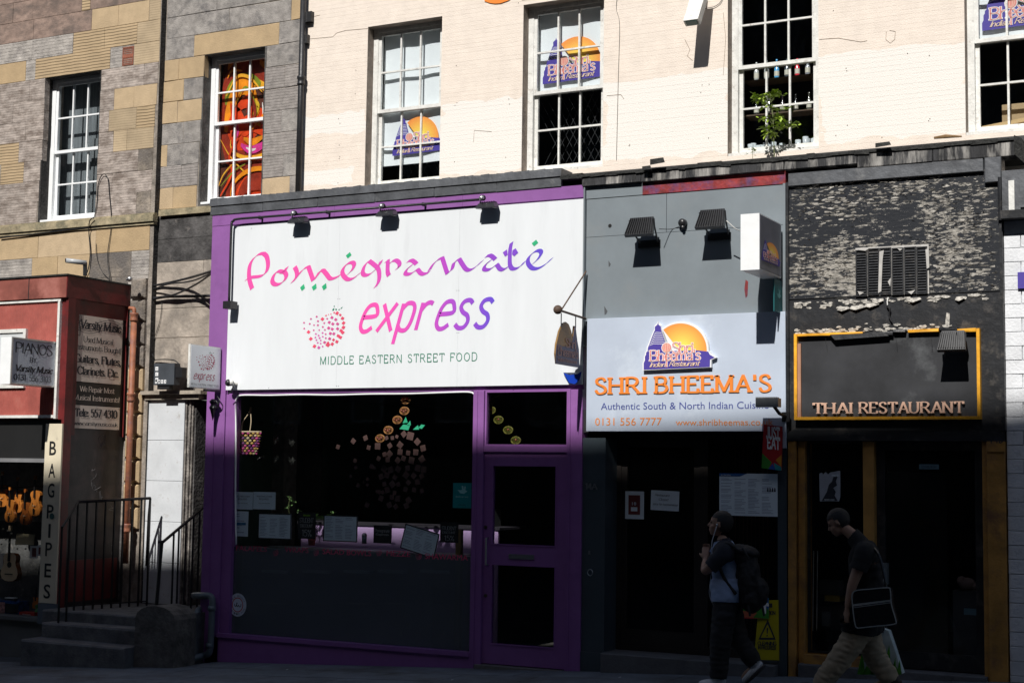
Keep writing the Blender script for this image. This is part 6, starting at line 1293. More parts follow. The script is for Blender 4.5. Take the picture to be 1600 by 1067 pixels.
raised('THAI', (1273, 646), 1332, 630, -.05, pk, lbk, ts, .18, .07, .3, .06, .14, .035); raised('RESTAURANT', (1345, 645.5), 1505, 629, -.05, pk, lbk, ts, .18, .07, .3, .06, .14, .035)
for px in (1290, 1400, 1455): q = P(px, 528, -.12); B('dangling_wire', MB().tube([q, q+Vector((.004, 0, -.07))], .002, 4), blk, ts)
gfl = mat('dusty_grey_housing', (.06, .06, .062), .6, .3, 10); flood(1486, 546, 'dusty grey floodlight drooping over the thai restaurant sign', y=-.36, wd=.27, grp=None, m_=gfl, L=.22)
B('bent_wire', MB().tube([P(1489, 505, -.2), P(1496, 524, -.3)], .005, 5), blk, tF); B('wood_splinter', MB().quadbox([P(1479, 488, -.03), P(1484, 490, -.03), P(1483, 512, -.03), P(1476, 511, -.03)], (0, .01, 0)), MAT['pale_paint_flake'], tF)
# lower front
zbd = zb2-.002; B('lintel', bx(xt0, xt1, -.035, .2, zbd-.10, zbd), bkp, tF); Gt = ground(-4.8)-.2
def post(a, b2, y0, y1, z1, mm, nm='post', py=850): x0 = P(a, py, 0).x; x1 = P(b2, py, 0).x; return B(nm, MB().block(x0, x1, y0, y1, Gt, z1, .006, .002), mm, tF)
zl = zbd-.102
post(1232, 1244, -.02, .3, zl, amb2, 'left_post'); post(1245.5, 1256, .03, .3, zl, amb2, 'inner_post'); post(1348, 1365.5, .02, .3, zl, mat('ochre_paint', (.52, .27, .07), .55, .2, 4), 'mullion'); post(1535.5, 1543.5, .0, .3, zl, amb2, 'door_post', 800); post(1544, 1573, -.03, .3, zl, amb2, 'right_pilaster', 850)
B('pilaster_head', bx(P(1544, 690, 0).x, xt1-.0, -.045, -.031, zl-.10, zl), amb2, tF)
m = MB(); front(m, sans('14b', bold=.01), (1548, 692), 1567, 681.5, -.046, .002); B('house_number', m, inkb, tF)
xw0 = P(1256, 850, 0).x; xw1 = P(1348, 850, 0).x; xdd0 = P(1365.5, 850, 0).x; xdd1 = P(1535, 850, 0).x; zth = P(1400, 1046, 0).z
B('threshold', MB().block(P(1250, 1040, 0).x, P(1544, 1040, 0).x, -.08, .3, Gt, zth, .01), MAT['worn_step'], tF); B('window_sill', bx(xw0+.001, xw1-.001, -.02, .2, zth+.001, zth+.09), amb2, tF)
for nm, a, b2, fr_w in (('window_frame', xw0, xw1, .02), ('glass_door', xdd0, xdd1, .085)):
    f_ = B(nm, frame(MB(), a+.002, b2-.002, .12, .17, zth+(.10 if nm[0] == 'w' else .012), zl-.002, fr_w, None, .16 if nm[0] == 'g' else .02), bkp, tF); B('pane', bx(a+fr_w+.003, b2-fr_w-.003, .14, .146, zth+(.125 if nm[0] == 'w' else .175), zl-fr_w-.004), GS, f_)
wallroom('', xt0+.03, xt1-.03, zth-.02, zb2, .31, 4.2, dark, dark, mat('dark_lino', (.05, .05, .055), .3, .2), tF)
B('inner_door', bx(P(1380, 850, 1.6).x, P(1480, 850, 1.6).x, 1.6, 1.64, zth, zl-.3), mat('dim_grey_door', (.09, .085, .085), .6, .1), tF)
for a in (1266, 1270, 1276): B('white_pole', MB().tube([P(a, 985, .5), P(a+1.5, 860, .5)], .006, 5), white2, None, ('leftmost', 'middle', 'rightmost')[(1266, 1270, 1276).index(a)]+' of three thin white poles behind the glass left of the bowed man', 'pole', 'thin white poles in the black shop window').__setitem__('group', 'thin white poles in the black shop window')
cb = E('stacked_boxes', tuple(P(1300, 985, .7)), 'dark clutter of boxes and a yellow packet on shelves behind the left pane', 'shelf'); 
for k, (a, b2, c_, d_, cc_) in enumerate(((1280, 906, 1318, 930, (.05, .05, .055)), (1288, 930, 1312, 940, (.3, .2, .02)), (1275, 944, 1325, 985, (.035, .03, .03)), (1284, 955, 1296, 978, (.12, .12, .13)))): v = R(a, b2, c_, d_, .7-.06*(k % 2)); B('box', bx(v[0], v[1], .7-.06*(k % 2), .9, v[2], v[3]), mat('box_%s' % 'abcd'[k], cc_, .7), cb)
# torn poster
po = E('torn_poster', tuple(P(1295, 783, .1)), 'torn black and white poster on the left pane above the man with the shoulder bag', 'poster')
B('paper', MB().quadbox([P(a, b2, .115) for a, b2 in ((1281, 783), (1280, 740), (1284, 738), (1286, 741), (1290, 737), (1294, 741), (1297, 738), (1313, 735), (1313, 776), (1311, 783))], (0, .003, 0)), mat('poster_white', (.45, .49, .56), .6), po)
B('black_print', MB().poly([P(a, b2, .111) for a, b2 in ((1284, 782), (1292, 768), (1295, 757), (1300, 752), (1302, 745), (1310, 741), (1306, 752), (1308, 758), (1302, 762), (1306, 768), (1304, 774), (1309, 782))]), inkb, po)
m = MB(); front(m, strokes('music', .2, .16), (1300, 744), 1311, 740, .11, .001); front(m, strokes('open mic', .2, .16), (1288, 781), 1304, 779, .11, .001); B('small_print', m, menu, po)
st_ = E('door_sticker', tuple(P(1451, 730, .13)), 'small pale blue label high on the black glass door', 'sticker'); v = R(1436, 725, 1467, 733, .135); B('paper', bx(v[0], v[1], .134, .138, v[2], v[3]), mat('pale_blue_label', (.16, .28, .36), .5), st_); m = MB(); front(m, sans('EDINBURGH'), (1440, 731), 1463, 727, .134, .002); B('lettering', m, inkb, st_)
bb_ = E('letter_box', tuple(P(1387, 895, .0)), 'grey metal box fixed beside the black glass door handle', 'box'); v = R(1378, 879, 1389, 912, .11); B('body', bx(v[0], v[1], .04, .118, v[2], v[3]), mat('dull_grey_box', (.14, .16, .17), .5), bb_); B('label', bx(v[0]+.01, v[1]-.02, .036, .0399, v[2]+.03, v[3]-.05), mat('dim_label', (.3, .33, .34), .6), bb_)
hd = E('bust_ornament', tuple(P(1512, 925, .6)), 'pinkish carved ornament on a dark stand behind the right of the black glass door', 'ornament'); c = P(1512, 912, .6)
B('carving', MB().ball(tuple(c), .085, 12, (1.1, .6, .8)).ball((c.x-.06, c.y, c.z+.03), .05, 10).ball((c.x+.08, c.y, c.z-.02), .045, 10), mat('pink_stone', (.20, .13, .12), .6, .2), hd, smooth=True); B('stand', bx(c.x-.13, c.x+.14, .5, .8, Gt, c.z-.06), MAT['dark_lino'], hd); B('card', bx(c.x-.02, c.x+.1, .49, .499, P(1512, 960, .5).z, P(1512, 950, .5).z), mat('pale_blue_label', (.1, .15, .2)), hd)

# ------------------------------------------------------------ white painted block wall at the right edge
wb = E('white_block_wall', (xt1+.5, .02, ground(-2)), 'white painted block wall at the right edge under a dark gutter', 'building')
whb = mat('white_masonry_paint', (.74, .75, .77), .75, .08, 5, .35, 35, dirt=(.4, .4, .4), dscale=7, damt=.15, rnd=.05)
xbw = xt1+.014; ztw = P(1580, 345, 0).z; zb_w = ground(-2)-.2; ch_ = (P(1585, 500, 0).z-P(1585, 610, 0).z)/5
B('wall', bx(xbw, xbw+2.6, .03, 1.4, zb_w, ztw), mat('white_masonry_paint', (.74, .75, .77), .75, .08, 5, .35, 35, dirt=(.4, .4, .4), dscale=7, damt=.15, rnd=.05), wb); z = ztw; k = 0; random.seed(44)
while z > zb_w:
    x = xbw+.002; off = .16 if k % 2 else .30
    for w__ in (off, .40, .40, .40, .40, .40, .40): B('block', MB().block(x, x+w__-.006, .0, .04, max(z-ch_+.005, zb_w), z, .004, .0015), whb, wb); x += w__
    z -= ch_; k += 1
B('gutter', MB().box(xbw-.0, xbw+2.6, -.16, .0, ztw-.0, ztw+.03).box(xbw, xbw+2.6, -.16, -.14, ztw+.03, ztw+.08), bkp, wb)
B('cornice', MB().box(xbw+.001, xbw+2.6, -.06, 1.2, ztw+.031, P(1580, 268, 0).z), lead, wb); B('white_strip', bx(P(1576, 310, -.09).x, P(1585, 310, -.09).x, -.09, -.061, P(1580, 330, -.09).z, P(1580, 282, -.09).z), white2, wb)
pv = P(1594, 305, -.1); B('junction', MB().box(pv.x, pv.x+.5, -.1, -.061, pv.z-.12, pv.z+.12), lead, wb)
q = P(1597, 438, -.02); B('small_plate', bx(q.x-.04, q.x+.3, -.03, -.001, q.z-.08, q.z+.08), mat('navy_print', (.075, .05, .33)), wb)
B('pipe', MB().tube([(xbw-.02, -.06, P(1576, 345, 0).z), (xbw-.02, -.06, P(1576, 278, 0).z)], .02, 8), bkp, wb)

# ------------------------------------------------------------ red music shop at the left
redp_ = mat('brick_red_paint', (.40, .10, .078), .5, .18, 3, .1, 15, dirt=(.42, .14, .11), dscale=3, damt=.35); dkred = mat('dark_red_paint', (.15, .018, .018), .45, .25, 4, .1, 20, dirt=(.05, .02, .02), dscale=5, damt=.4)
vs = E('music_shop', (-16.5, 0, ground(-15)), 'red timber fronted music shop projecting at the left edge with dark window', 'shopfront')
xv = P(100, 600, 0).x; XL = -20.; zc1 = P(98, 431, -.05).z; zc0 = P(98, 465, -.03).z; zrb = P(92, 655, 0).z
B('cornice', MB().box(XL, xv+.03, -.06, T-.12, zc0, zc1), mat('deep_red_paint', (.27, .085, .065), .5, .25, 3, .1, 15, dirt=(.40, .16, .13), dscale=1.5, damt=.5), vs); 
for px in (45,): q = P(px, 440, -.06); B('cornice_joint', bx(q.x, q.x+.012, -.0635, -.06, zc0, zc1), dark, vs)
B('cornice_return', bx(xv+.0301, xv+.045, -.06, T-.12, zc0-.0, zc1-.0), dkred, vs); B('roof_felt', bx(XL, xv+.06, -.08, T-.12, zc1+.001, zc1+.022), felt, vs)  # darker red on the return stands in for its shade
xtr = P(95, 550, 0).x; B('backing', bx(XL, xv-.002, .0, .1, zrb, zc0-.001), dkred, vs)
rp_ = MB(); x = XL; pit = .030
while x < xtr-.05: rp_.quadbox([(x, -.006, zrb+.06), (x+pit*.5, -.018, zrb+.06), (x+pit*.5, -.018, zc0-.045), (x, -.006, zc0-.045)], (0, .004, 0)); rp_.quadbox([(x+pit*.5, -.018, zrb+.06), (x+pit, -.006, zrb+.06), (x+pit, -.006, zc0-.045), (x+pit*.5, -.018, zc0-.045)], (0, .004, 0)); x += pit
B('ribbed_panel', rp_, redp_, vs, kind='stuff')
B('top_trim', bx(XL, xtr, -.04, .0, zc0-.045, zc0-.015), white2, vs); B('bottom_trim', bx(XL, xtr-.05, -.04, .0, zrb+.02, zrb+.058), white2, vs); B('side_trim', bx(xtr-.045, xtr-.005, -.045, .0, zrb+.01, zc0-.046), white2, vs)
v = R(-60, 518, 39, 606, -.02); B('sign_frame', frame(MB(), v[0], v[1], -.05, -.0, v[2], v[3], .05), white2, vs); B('sign_panel', bx(v[0]+.051, v[1]-.051, -.03, -.01, v[2]+.051, v[3]-.051), mat('pale_panel', (.62, .64, .64), .5), vs)
# corner post with bagpipes board
B('corner_post', bx(P(96, 800, 0).x, xv, -.02, .12, ground(-15)-.3, zc0-.002), dkred, vs)
B('dark_fascia', bx(XL, P(72, 690, 0).x, .06, .16, P(60, 716, .06).z, zrb-.002), mat('black_fascia', (.012, .012, .012), .5), vs)
bp_ = E('vertical_sign', (P(75, 940, 0).x, -.04, P(75, 940, 0).z), 'tall cream board with black letters spelling bagpipes on the music shop corner', 'sign')
x0, x1 = P(66.5, 800, -.04).x, P(92.5, 800, -.04).x; zb_0 = P(74, 942, -.04).z; zb_1 = P(86, 662, -.04).z; xbp0, xbp1 = x0, x1
crm = mat('cream_board', (.70, .62, .46), .6, .08, 3, dirt=(.4, .36, .28), dscale=5, damt=.15); B('board', MB().block(x0, x1, -.05, .02, zb_0, zb_1, .004), crm, bp_); B('foot', bx(x0-.01, x1+.01, -.045, .03, P(72, 975, -.04).z, zb_0-.002), mat('slate_foot', (.10, .12, .15), .6), bp_)
bi = mat('sign_black', (.015, .015, .015), .5)
for ch, py in zip('BAGPIPES', (700, 735, 766, 799, 829, 858, 891, 924)):
    c_ = P(79, py, -.05); zc_ = P(80, py+10.5, -.05).z; hh = P(80, py-10.5, -.05).z-zc_; wl = .04 if ch == 'I' else .12; m = MB(); g = sans(ch, bold=.012)
    lay(m, g, Vector(((x0+x1)/2-wl/2, -.05, zc_)), XX*wl, VZ*hh, NF, .003); B('lettering', m, bi, bp_)
q = P(81, 806, -.056); B('badge', MB().lathe(tuple(q), (0, -1, 0), [(0, .04), (.004, .04)], 18), mat('green_badge', (.03, .10, .09), .5), bp_)
# side wall
xs_ = xv+.0
B('side_wall', bx(xs_-.05, xs_, .121, T-.1, ground(-15)-.3, zc0-.002), mat('dark_timber', (.03, .028, .03), .5, .3, 4, .1, 20, dirt=(.07, .05, .05), dscale=3), vs)
zsA = PX(110, 490, xs_).z; zsB = PX(110, 668, xs_).z; yA = PX(112, 560, xs_).y; yB = PX(192, 560, xs_).y
for y0_, y1_ in ((.125, .19), (yB+.02, T-.15)): B('side_stile', bx(xs_+.001, xs_+.04, y0_, y1_, zsB-.1, zc0-.003), dkred, vs)
B('side_rail', bx(xs_+.001, xs_+.02, .191, yB+.019, zsA+.005, zc0-.003), dkred, vs)
B('side_cover', bx(xs_+.001, xs_+.012, .191, yB+.019, PX(110, 940, xs_).z, PX(110, 875, xs_).z), dkred, vs)
# text boards on the side
tb = E('notice_board', (xs_, yA, zsB), 'tall buff board advertising used musical instruments on the side of the red shop', 'sign')
xs2 = xs_+.03; buf = mat('buff_board', (.76, .66, .57), .6, .08, 4, dirt=(.45, .38, .32), dscale=5, damt=.15); yA = PX(116, 560, xs2).y; yB = PX(190, 560, xs2).y
def brd(py0, py1, mm): z1 = PX(150, py0, xs2).z; z0 = PX(150, py1, xs2).z; B('board', bx(xs2-.02, xs2, yA, yB, z0, z1), mm, tb); return Vector((xs2, yA, z0)), Vector((0, yB-yA, 0)), VZ*(z1-z0)
def sidetext(fr, s, u0, u1, v, hh, mm, th=.17, tn=.08, sf=.24, sl=0.): O, U, V = fr; m = MB(); lay(m, strokes(s, th, tn, sf, .06, slant=sl), O+U*u0+V*v, U*(u1-u0), V*hh, NS, .002); B('lettering', m, mm, tb)
f1 = brd(495, 598, buf); f2 = brd(599.5, 633, bi); f3 = brd(634.5, 670, buf)
sidetext(f1, 'Varsity Music', .10, .95, .80, .13, ink, .18, .10, .24, .1)
O, U, V = f1; m = MB()
for k in range(5):
    pts = [O+U*(.02+.96*t/12)+V*(.78+.035*k*1.0-.05*math.sin(t/12*6.28))+NS*.0025 for t in range(13)]
    for a, b2 in zip(pts, pts[1:]): m.poly([a, b2, b2+V*.006, a+V*.006])
c_ = cr([(x, y, 0) for x, y in ((.05, .70), (.08, .68), (.09, .74), (.06, .96), (.09, .99), (.10, .93), (.04, .84), (.05, .77), (.10, .77), (.09, .83))], 4)
for a, b2 in zip(c_, c_[1:]): m.poly([O+U*a.x+V*a.y+NS*.003, O+U*b2.x+V*b2.y+NS*.003, O+U*(b2.x+.012)+V*b2.y+NS*.003, O+U*(a.x+.012)+V*a.y+NS*.003])
B('music_stave', m, ink, tb)
sidetext(f1, 'Used Musical', .18, .80, .60, .085, ink, .12, .06, .2); sidetext(f1, 'Instruments Bought!', .02, .98, .48, .085, ink, .12, .06, .2)
sidetext(f1, 'Guitars, Flutes,', .02, .98, .29, .115, ink, .2, .1); sidetext(f1, 'Clarinets. Etc.', .08, .94, .11, .115, ink, .2, .1)
sidetext(f2, 'We Repair Most', .14, .86, .60, .24, buf, .14, .08, .2); sidetext(f2, 'Musical Instruments!', .02, .98, .20, .24, buf, .14, .08, .2)
sidetext(f3, 'Tele: 557 4310', .06, .94, .52, .33, ink, .22, .1); sidetext(f3, 'www.varsitymusic.co.uk', .05, .96, .14, .17, ink, .13, .08, .16)
for fr in (f1, f3):
    O, U, V = fr; m = MB()
    for u in (.02, .5, .97):
        for v in (.03, .96): q = O+U*u+V*v; m.lathe(tuple(q), (1, 0, 0), [(0, .008), (.004, .006)], 6)
    B('screws', m, metal, tb)
# scribbled chalk marks below
rd = random.Random(3); m = MB()
for (px, py) in ((150, 760), (155, 775), (145, 742), (175, 790), (172, 860), (160, 690)):
    q = PX(px, py, xs_+.002); pts = [q+Vector((0, rd.uniform(-.09, .09), rd.uniform(-.09, .09))) for _ in range(6)]; m.tube(cr(pts, 4), .002, 3)
B('scratches', m, mat('pale_scratch', (.18, .17, .17), .9), vs)
# shop window and its stock
yw_ = .10; zw1 = P(40, 722, yw_).z; zw0 = P(40, 962, yw_).z; xw_1 = P(72, 850, yw_).x
B('window_head', bx(XL, xw_1+.02, .02, .14, zw1, P(60, 716, .06).z-.001), mat('grey_head_bar', (.20, .20, .205), .5), vs)
B('pane', bx(XL, xw_1, yw_, yw_+.008, zw0, zw1), GS, vs); B('sill', bx(XL, xw_1+.03, -.03, .2, zw0-.05, zw0), mat('sill_grey', (.12, .12, .12), .6), vs)
B('stall_riser', bx(XL, P(66, 980, 0).x, .05, .2, ground(-17)-.3, zw0-.051), mat('sill_grey', (.12, .12, .12)), vs); B('corner_frame', bx(xw_1+.001, P(74, 850, .1).x+.05, .021, .2, zw0, zw1), bkp, vs)
wallroom('', XL, xv-.12, zw0-.05, zw1+.3, .2, 3.2, dark, dark, mat('window_bed', (.10, .09, .08), .9), vs)
vio = mat('violin_varnish', (.52, .17, .03), .25, .2, 6); vio2 = mat('dark_varnish', (.30, .08, .015), .25, .2, 6); spr = mat('spruce_top', (.72, .52, .32), .4, .08, 4, stretch=(1, 1, .2)); ebo = mat('ebony', (.012, .01, .01), .35)
def bowed(name, c, L, mm, lab, cat, grp, neckup=True, guitar=False):
    c = Vector(c); e = E(name, tuple(c), lab, cat, grp)
    pr = [(0, .0), (.01, .10), (.05, .165), (.14, .20), (.24, .185), (.31, .135), (.38, .12), (.44, .135), (.52, .165), (.58, .15), (.62, .09), (.635, .0)] if not guitar else [(0, .0), (.008, .10), (.05, .18), (.13, .21), (.22, .19), (.29, .15), (.34, .14), (.40, .155), (.46, .15), (.50, .10), (.51, .0)]
    pts = [c+Vector((w_*L, 0, h_*L)) for h_, w_ in pr]+[c+Vector((-w_*L, 0, h_*L)) for h_, w_ in reversed(pr[1:-1])]
    dep = L*(.075 if not guitar else .10)
    B('body', MB().quadbox([p for p in pts], (0, dep, 0)), mm if not guitar else vio2, e)
    B('top_plate', MB().quadbox([c+(p-c)*.985+Vector((0, -.006, .004)) for p in pts], (0, .0055, 0)), mm if not guitar else spr, e)
    B('neck', MB().quadbox([c+Vector((x*L, -.03, z*L)) for x, z in ((-.022, .45 if not guitar else .36), (.022, .45 if not guitar else .36), (.016, .90), (-.016, .90))], (0, .02, 0)), ebo, e)
    B('headstock', MB().quadbox([c+Vector((x*L, -.03, z*L)) for x, z in ((-.02, .901), (.02, .901), (.035, .94), (.03, 1.0), (-.03, 1.0), (-.035, .94))], (0, .03, 0)), mm, e)
    if guitar:
        B('sound_hole', MB().lathe(tuple(c+Vector((0, -.0065, .30*L))), (0, -1, 0), [(0, .055*L), (.002, .055*L)], 18), ebo, e); B('rosette', MB().lathe(tuple(c+Vector((0, -.0064, .30*L))), (0, -1, 0), [(0, .068*L), (.001, .068*L)], 18), mm, e); B('bridge', bx(c.x-.09*L, c.x+.09*L, c.y-.02, c.y-.0065, c.z+.125*L, c.z+.14*L), ebo, e)
    else:
        B('bridge', bx(c.x-.03*L, c.x+.03*L, c.y-.03, c.y-.006, c.z+.25*L, c.z+.265*L), spr, e); B('tailpiece', MB().quadbox([c+Vector((x*L, -.03, z*L)) for x, z in ((-.012, .03), (.012, .03), (.028, .19), (-.028, .19))], (0, .006, 0)), ebo, e)
        for s_ in (-1, 1): B('sound_slot', bx(c.x+s_*.075*L-.003, c.x+s_*.075*L+.003, c.y-.0085, c.y-.0062, c.z+.22*L, c.z+.33*L), ebo, e)
    return e
for px, py, d_, mm, l_ in ((3, 792, .50, vio, 'cut by the left edge of the photo'), (15, 816, .42, vio, 'second from the left, hanging low'), (27, 801, .50, vio, 'third from the left, hanging high'), (39, 820, .42, vio2, 'fourth from the left, dark and low'), (54, 806, .40, vio, 'rightmost beside the bagpipes board')):
    q = P(px, py, d_); bowed('violin', q, .50 if px != 54 else .56, mm, 'orange violin hanging in the music shop window, '+l_, 'violin', 'violins in the music shop window')
m = MB().tube([P(-60, 766, .46), P(66, 760, .46)], .012, 6); B('hanging_rail', m, blk, vs)
bowed('guitar', P(14, 908, .55), .78, spr, 'pale classical guitar standing in the music shop window', 'guitar', None, guitar=True)
cd_ = E('cardboard_sheet', tuple(P(38, 852, .8)), 'buff cardboard sheet leaning behind the guitar in the music shop window', 'card'); v = R(24, 833, 52, 852, .6); B('sheet', MB().quadbox([(v[0], .6, v[2]), (v[1], .6, v[2]+.01), (v[1], .62, v[3]-.005), (v[0], .62, v[3])], (0, .01, 0)), mat('buff_card', (.50, .40, .24), .8, .1), cd_)
ac = E('accordion', tuple(P(14, 960, .35)), 'blue accordion with white keys lying low in the music shop window', 'accordion'); v = R(-12, 936, 30, 959, .38); B('case', bx(v[0], v[1], .36, .56, v[2], v[3]), mat('blue_pearl', (.015, .07, .25), .25, .6, 20), ac); B('grille', bx(P(8, 950, .35).x, P(28, 950, .35).x, .348, .3599, P(18, 957, .35).z, P(18, 943, .35).z), ebo, ac)
x0_ = P(8, 934, .37).x; B('keyboard', bx(x0_, x0_+.17, .37, .45, v[3]+.001, v[3]+.03), ebo, ac)
for k in range(11): B('key', bx(x0_+.004+k*.015, x0_+.016+k*.015, .36, .44, v[3]+.031, v[3]+.042), white, ac)
B('price_card', bx(P(-4, 950, .34).x, P(7, 950, .34).x, .342, .347, P(0, 957, .35).z, P(0, 940, .35).z), mat('red_white_card', (.55, .25, .24), .5, .6, 30), ac)
rb = E('red_case', tuple(P(41, 962, .3)), 'small bright red case lying at the right of the music shop window', 'case'); v = R(30, 955, 53, 962, .3); B('body', bx(v[0], v[1], .3, .42, v[2], v[3]), mat('bright_red_case', (.55, .03, .02), .4), rb); m = MB(); front(m, sans('Harmonica'), (35, 960), 48, 958, .3, .002); B('lettering', m, paper, rb)
sm = E('small_violin', tuple(P(57, 945, .5)), 'small orange fiddle standing low beside the red case', 'violin'); c = P(55, 950, .5); B('body', MB().quadbox([c+Vector((x, 0, z)) for x, z in ((-.05, 0), (.05, 0), (.06, .06), (.035, .10), (.05, .15), (-.05, .15), (-.035, .10), (-.06, .06))], (0, .05, 0)), vio, sm); B('neck', bx(c.x-.008, c.x+.008, c.y-.01, c.y+.01, c.z+.1, c.z+.26), ebo, sm)
for k, (a, b2, c_, d_, cc_, l_) in enumerate(((47, 852, 58, 872, (.62, .62, .62), 'white price card hanging under the violins'), (59, 851, 64, 868, (.6, .6, .62), 'narrow white card hanging beside the white price card'), (1, 864, 16, 890, (.55, .5, .45), 'framed photograph leaning behind the guitar'), (20, 866, 29, 874, (.6, .6, .45), 'small cream card behind the neck of the guitar'))): v = R(a, b2, c_, d_, .62); t_ = E('card', (v[0], .62, v[2]), l_, 'card'); B('paper', bx(v[0], v[1], .62, .63, v[2], v[3]), mat('card_%s' % 'abcd'[k], cc_, .6), t_); B('dark_picture', bx(v[0]+(v[1]-v[0])*.3, v[1]-(v[1]-v[0])*.15, .617, .6199, v[2]+.02, v[3]-.03), mat('dark_red_picture', (.15, .03, .03), .6), t_)
m = MB(); pts = [P(-8, 838, .4), P(8, 832, .4), P(20, 838, .4), P(10, 842, .38)]
for j, (px, py) in enumerate(((3, 741), (5, 826), (12, 829), (18, 833), (9, 842), (14, 847), (27, 857), (40, 857), (2, 850))): q = P(px, py, .42); m.ball(tuple(q), .014, 8)
B('string_of_bulbs', m, mat('warm_bulb', (.8, .7, .5), .3), None, 'string of small pale bulbs across the music shop window', 'string lights', smooth=True)
for px, l_ in ((2, 'lime'),): q = P(60, 955, .4); B('green_ornament', MB().ball(tuple(q), .05, 8).ball(tuple(q+Vector((-.03, 0, .07))), .03, 8), mat('leaf_green', (.05, .2, .05), .6, .4, 20), None, 'small green toy beside the red case in the music shop window', 'toy')
# ------------------------------------------------------------ steps, landing, railings
stp = mat('dark_step_stone', (.12, .12, .125), .85, .3, 4, .5, 40, dirt=(.18, .175, .17), dscale=3); 
sx1 = P(216, 1015, -.7).x; sx0 = P(36, 1005, -.9).x
LZ = P(150, 958, -.30).z; g0 = ground(-14)
stt = E('entrance_steps', ((sx0+sx1)/2, -.5, g0), 'worn dark stone steps and landing leading to the shadowed doorway', 'steps')
z1_ = P(120, 1006, -.95).z; z2_ = P(140, 978, -.62).z; 
B('step', MB().block(sx0, sx1, -.95, -.60, g0-.3, z1_, .02, .004), stp, stt)
xa = P(64, 970, -.62).x
B('step', MB().block(xa, sx1, -.62, -.28, g0-.3, z2_, .02, .004), stp, stt)
B('landing', MB().block(xv+.06, P(330, 930, .6).x+.0, -.30, T+.55, g0-.3, LZ, .02, .004), stp, stt)
# side stone block
b0 = P(213, 990, -.75).x; b1 = P(275, 990, -.75).x; zt_b = P(245, 945, -.7).z; zb_b = g0-.1
m = MB(); pts = []
for k in range(9): a = math.pi*(1-k/8); pts.append(((b0+b1)/2+(b1-b0)/2*math.cos(a)*(1 if abs(math.cos(a)) < .95 else 1), -.78, zt_b-.16+.16*math.sin(a)))
m.quadbox([(b0, -.78, zb_b), (b1, -.78, zb_b)]+list(reversed(pts)), (0, .40, 0)); B('guard_stone', m, mat('guard_stone_rock', (.13, .12, .11), .9, .4, 5, .8, 25), None, 'big rounded dark guard stone at the right of the entrance steps', 'stone')
B('cheek_wall', MB().block(b1-.15, XP0-.01, -.25, .6, zb_b, zt_b-.12, .015, .003), stp, stt)
rail = mat('black_railing', (.012, .012, .013), .4, .2, 12, .1, 40)
rl = E('handrail', (P(110, 935, -.1).x, 0, LZ), 'black iron railing along the landing beside the music shop side wall', 'railing')
h0 = P(122, 784, -.15); h1 = P(235, 778, .95); h2 = P(97, 824, -.55)
B('top_rail', MB().tube([h2, h0, h1], .020, 6), rail, rl)
n = 8
for k in range(n+1):
    p = h0.lerp(h1, k/n); B('baluster', MB().box(p.x-.010, p.x+.010, p.y-.010, p.y+.010, LZ-.01, p.z-.0), rail, rl)
p = h1; B('end_post', MB().tube([p+Vector((.0, 0, 0)), p+Vector((-.02, 0, -.25)), Vector((p.x-.03, p.y, P(233, 884, .95).z))], .016, 6), rail, rl)
for t_ in (.5, 1): p = h0.lerp(h2, t_); B('baluster', MB().box(p.x-.010, p.x+.010, p.y-.010, p.y+.010, z2_-.01 if t_ < 1 else z1_, p.z), rail, rl)
B('bottom_rail', MB().tube([Vector((h0.x, h0.y, LZ+.06)), Vector((h1.x, h1.y, LZ+.06))], .010, 4), rail, rl)
rl = E('handrail', (P(245, 945, -.5).x, -.5, zt_b), 'black iron handrail sloping down to the rounded guard stone', 'railing')
k0 = P(320, 791, .55); k1 = P(253, 846, -.55); B('top_rail', MB().tube([k0, k1+Vector((0.02, 0, 0)), k1+Vector((-.03, -.03, 0))], .020, 6), rail, rl)
B('newel', MB().tube([k1, P(244, 950, -.55)], .022, 8), rail, rl)
for px, pb in ((271, 955), (279, 955), (290, 952), (302, 948), (312, 940)):
    t_ = (px-253)/(320-253); p = k1.lerp(k0, t_); B('baluster', MB().box(p.x-.009, p.x+.009, p.y-.009, p.y+.009, zt_b-.14, p.z), rail, rl)
# plastic waste pipes
gp2 = mat('grey_plastic_pipe', (.13, .16, .18), .4, .15, 6); wp = E('waste_pipe', tuple(P(320, 1025, -.12)), 'grey plastic waste pipes elbowing down at the foot of the purple pier', 'pipe')
yp = -.12; q = lambda px, py, y=yp: P(px, py, y)
B('outer_pipe', MB().tube(cr([q(303, 930, .05), q(318, 930), q(328, 931), q(332, 938), q(331, 960), q(329, 1005), q(326, 1020), q(316, 1024), q(292, 1031, -.3)], 4), .042, 10), gp2, wp, smooth=True)
B('inner_pipe', MB().tube(cr([q(316, 950, .1), q(309, 955), q(307, 985), q(307, 1022)], 4), .038, 10), gp2, wp, smooth=True)
for px, py in ((331, 950), (307, 975), (328, 1008)): c = q(px, py); B('collar', MB().tube([c+Vector((0, 0, -.03)), c+Vector((0, 0, .03))], .05, 10), gp2, wp, smooth=True)
B('collar', MB().tube([q(283, 1030, -.35), q(295, 1030, -.3)], .05, 10), gp2, wp, smooth=True)
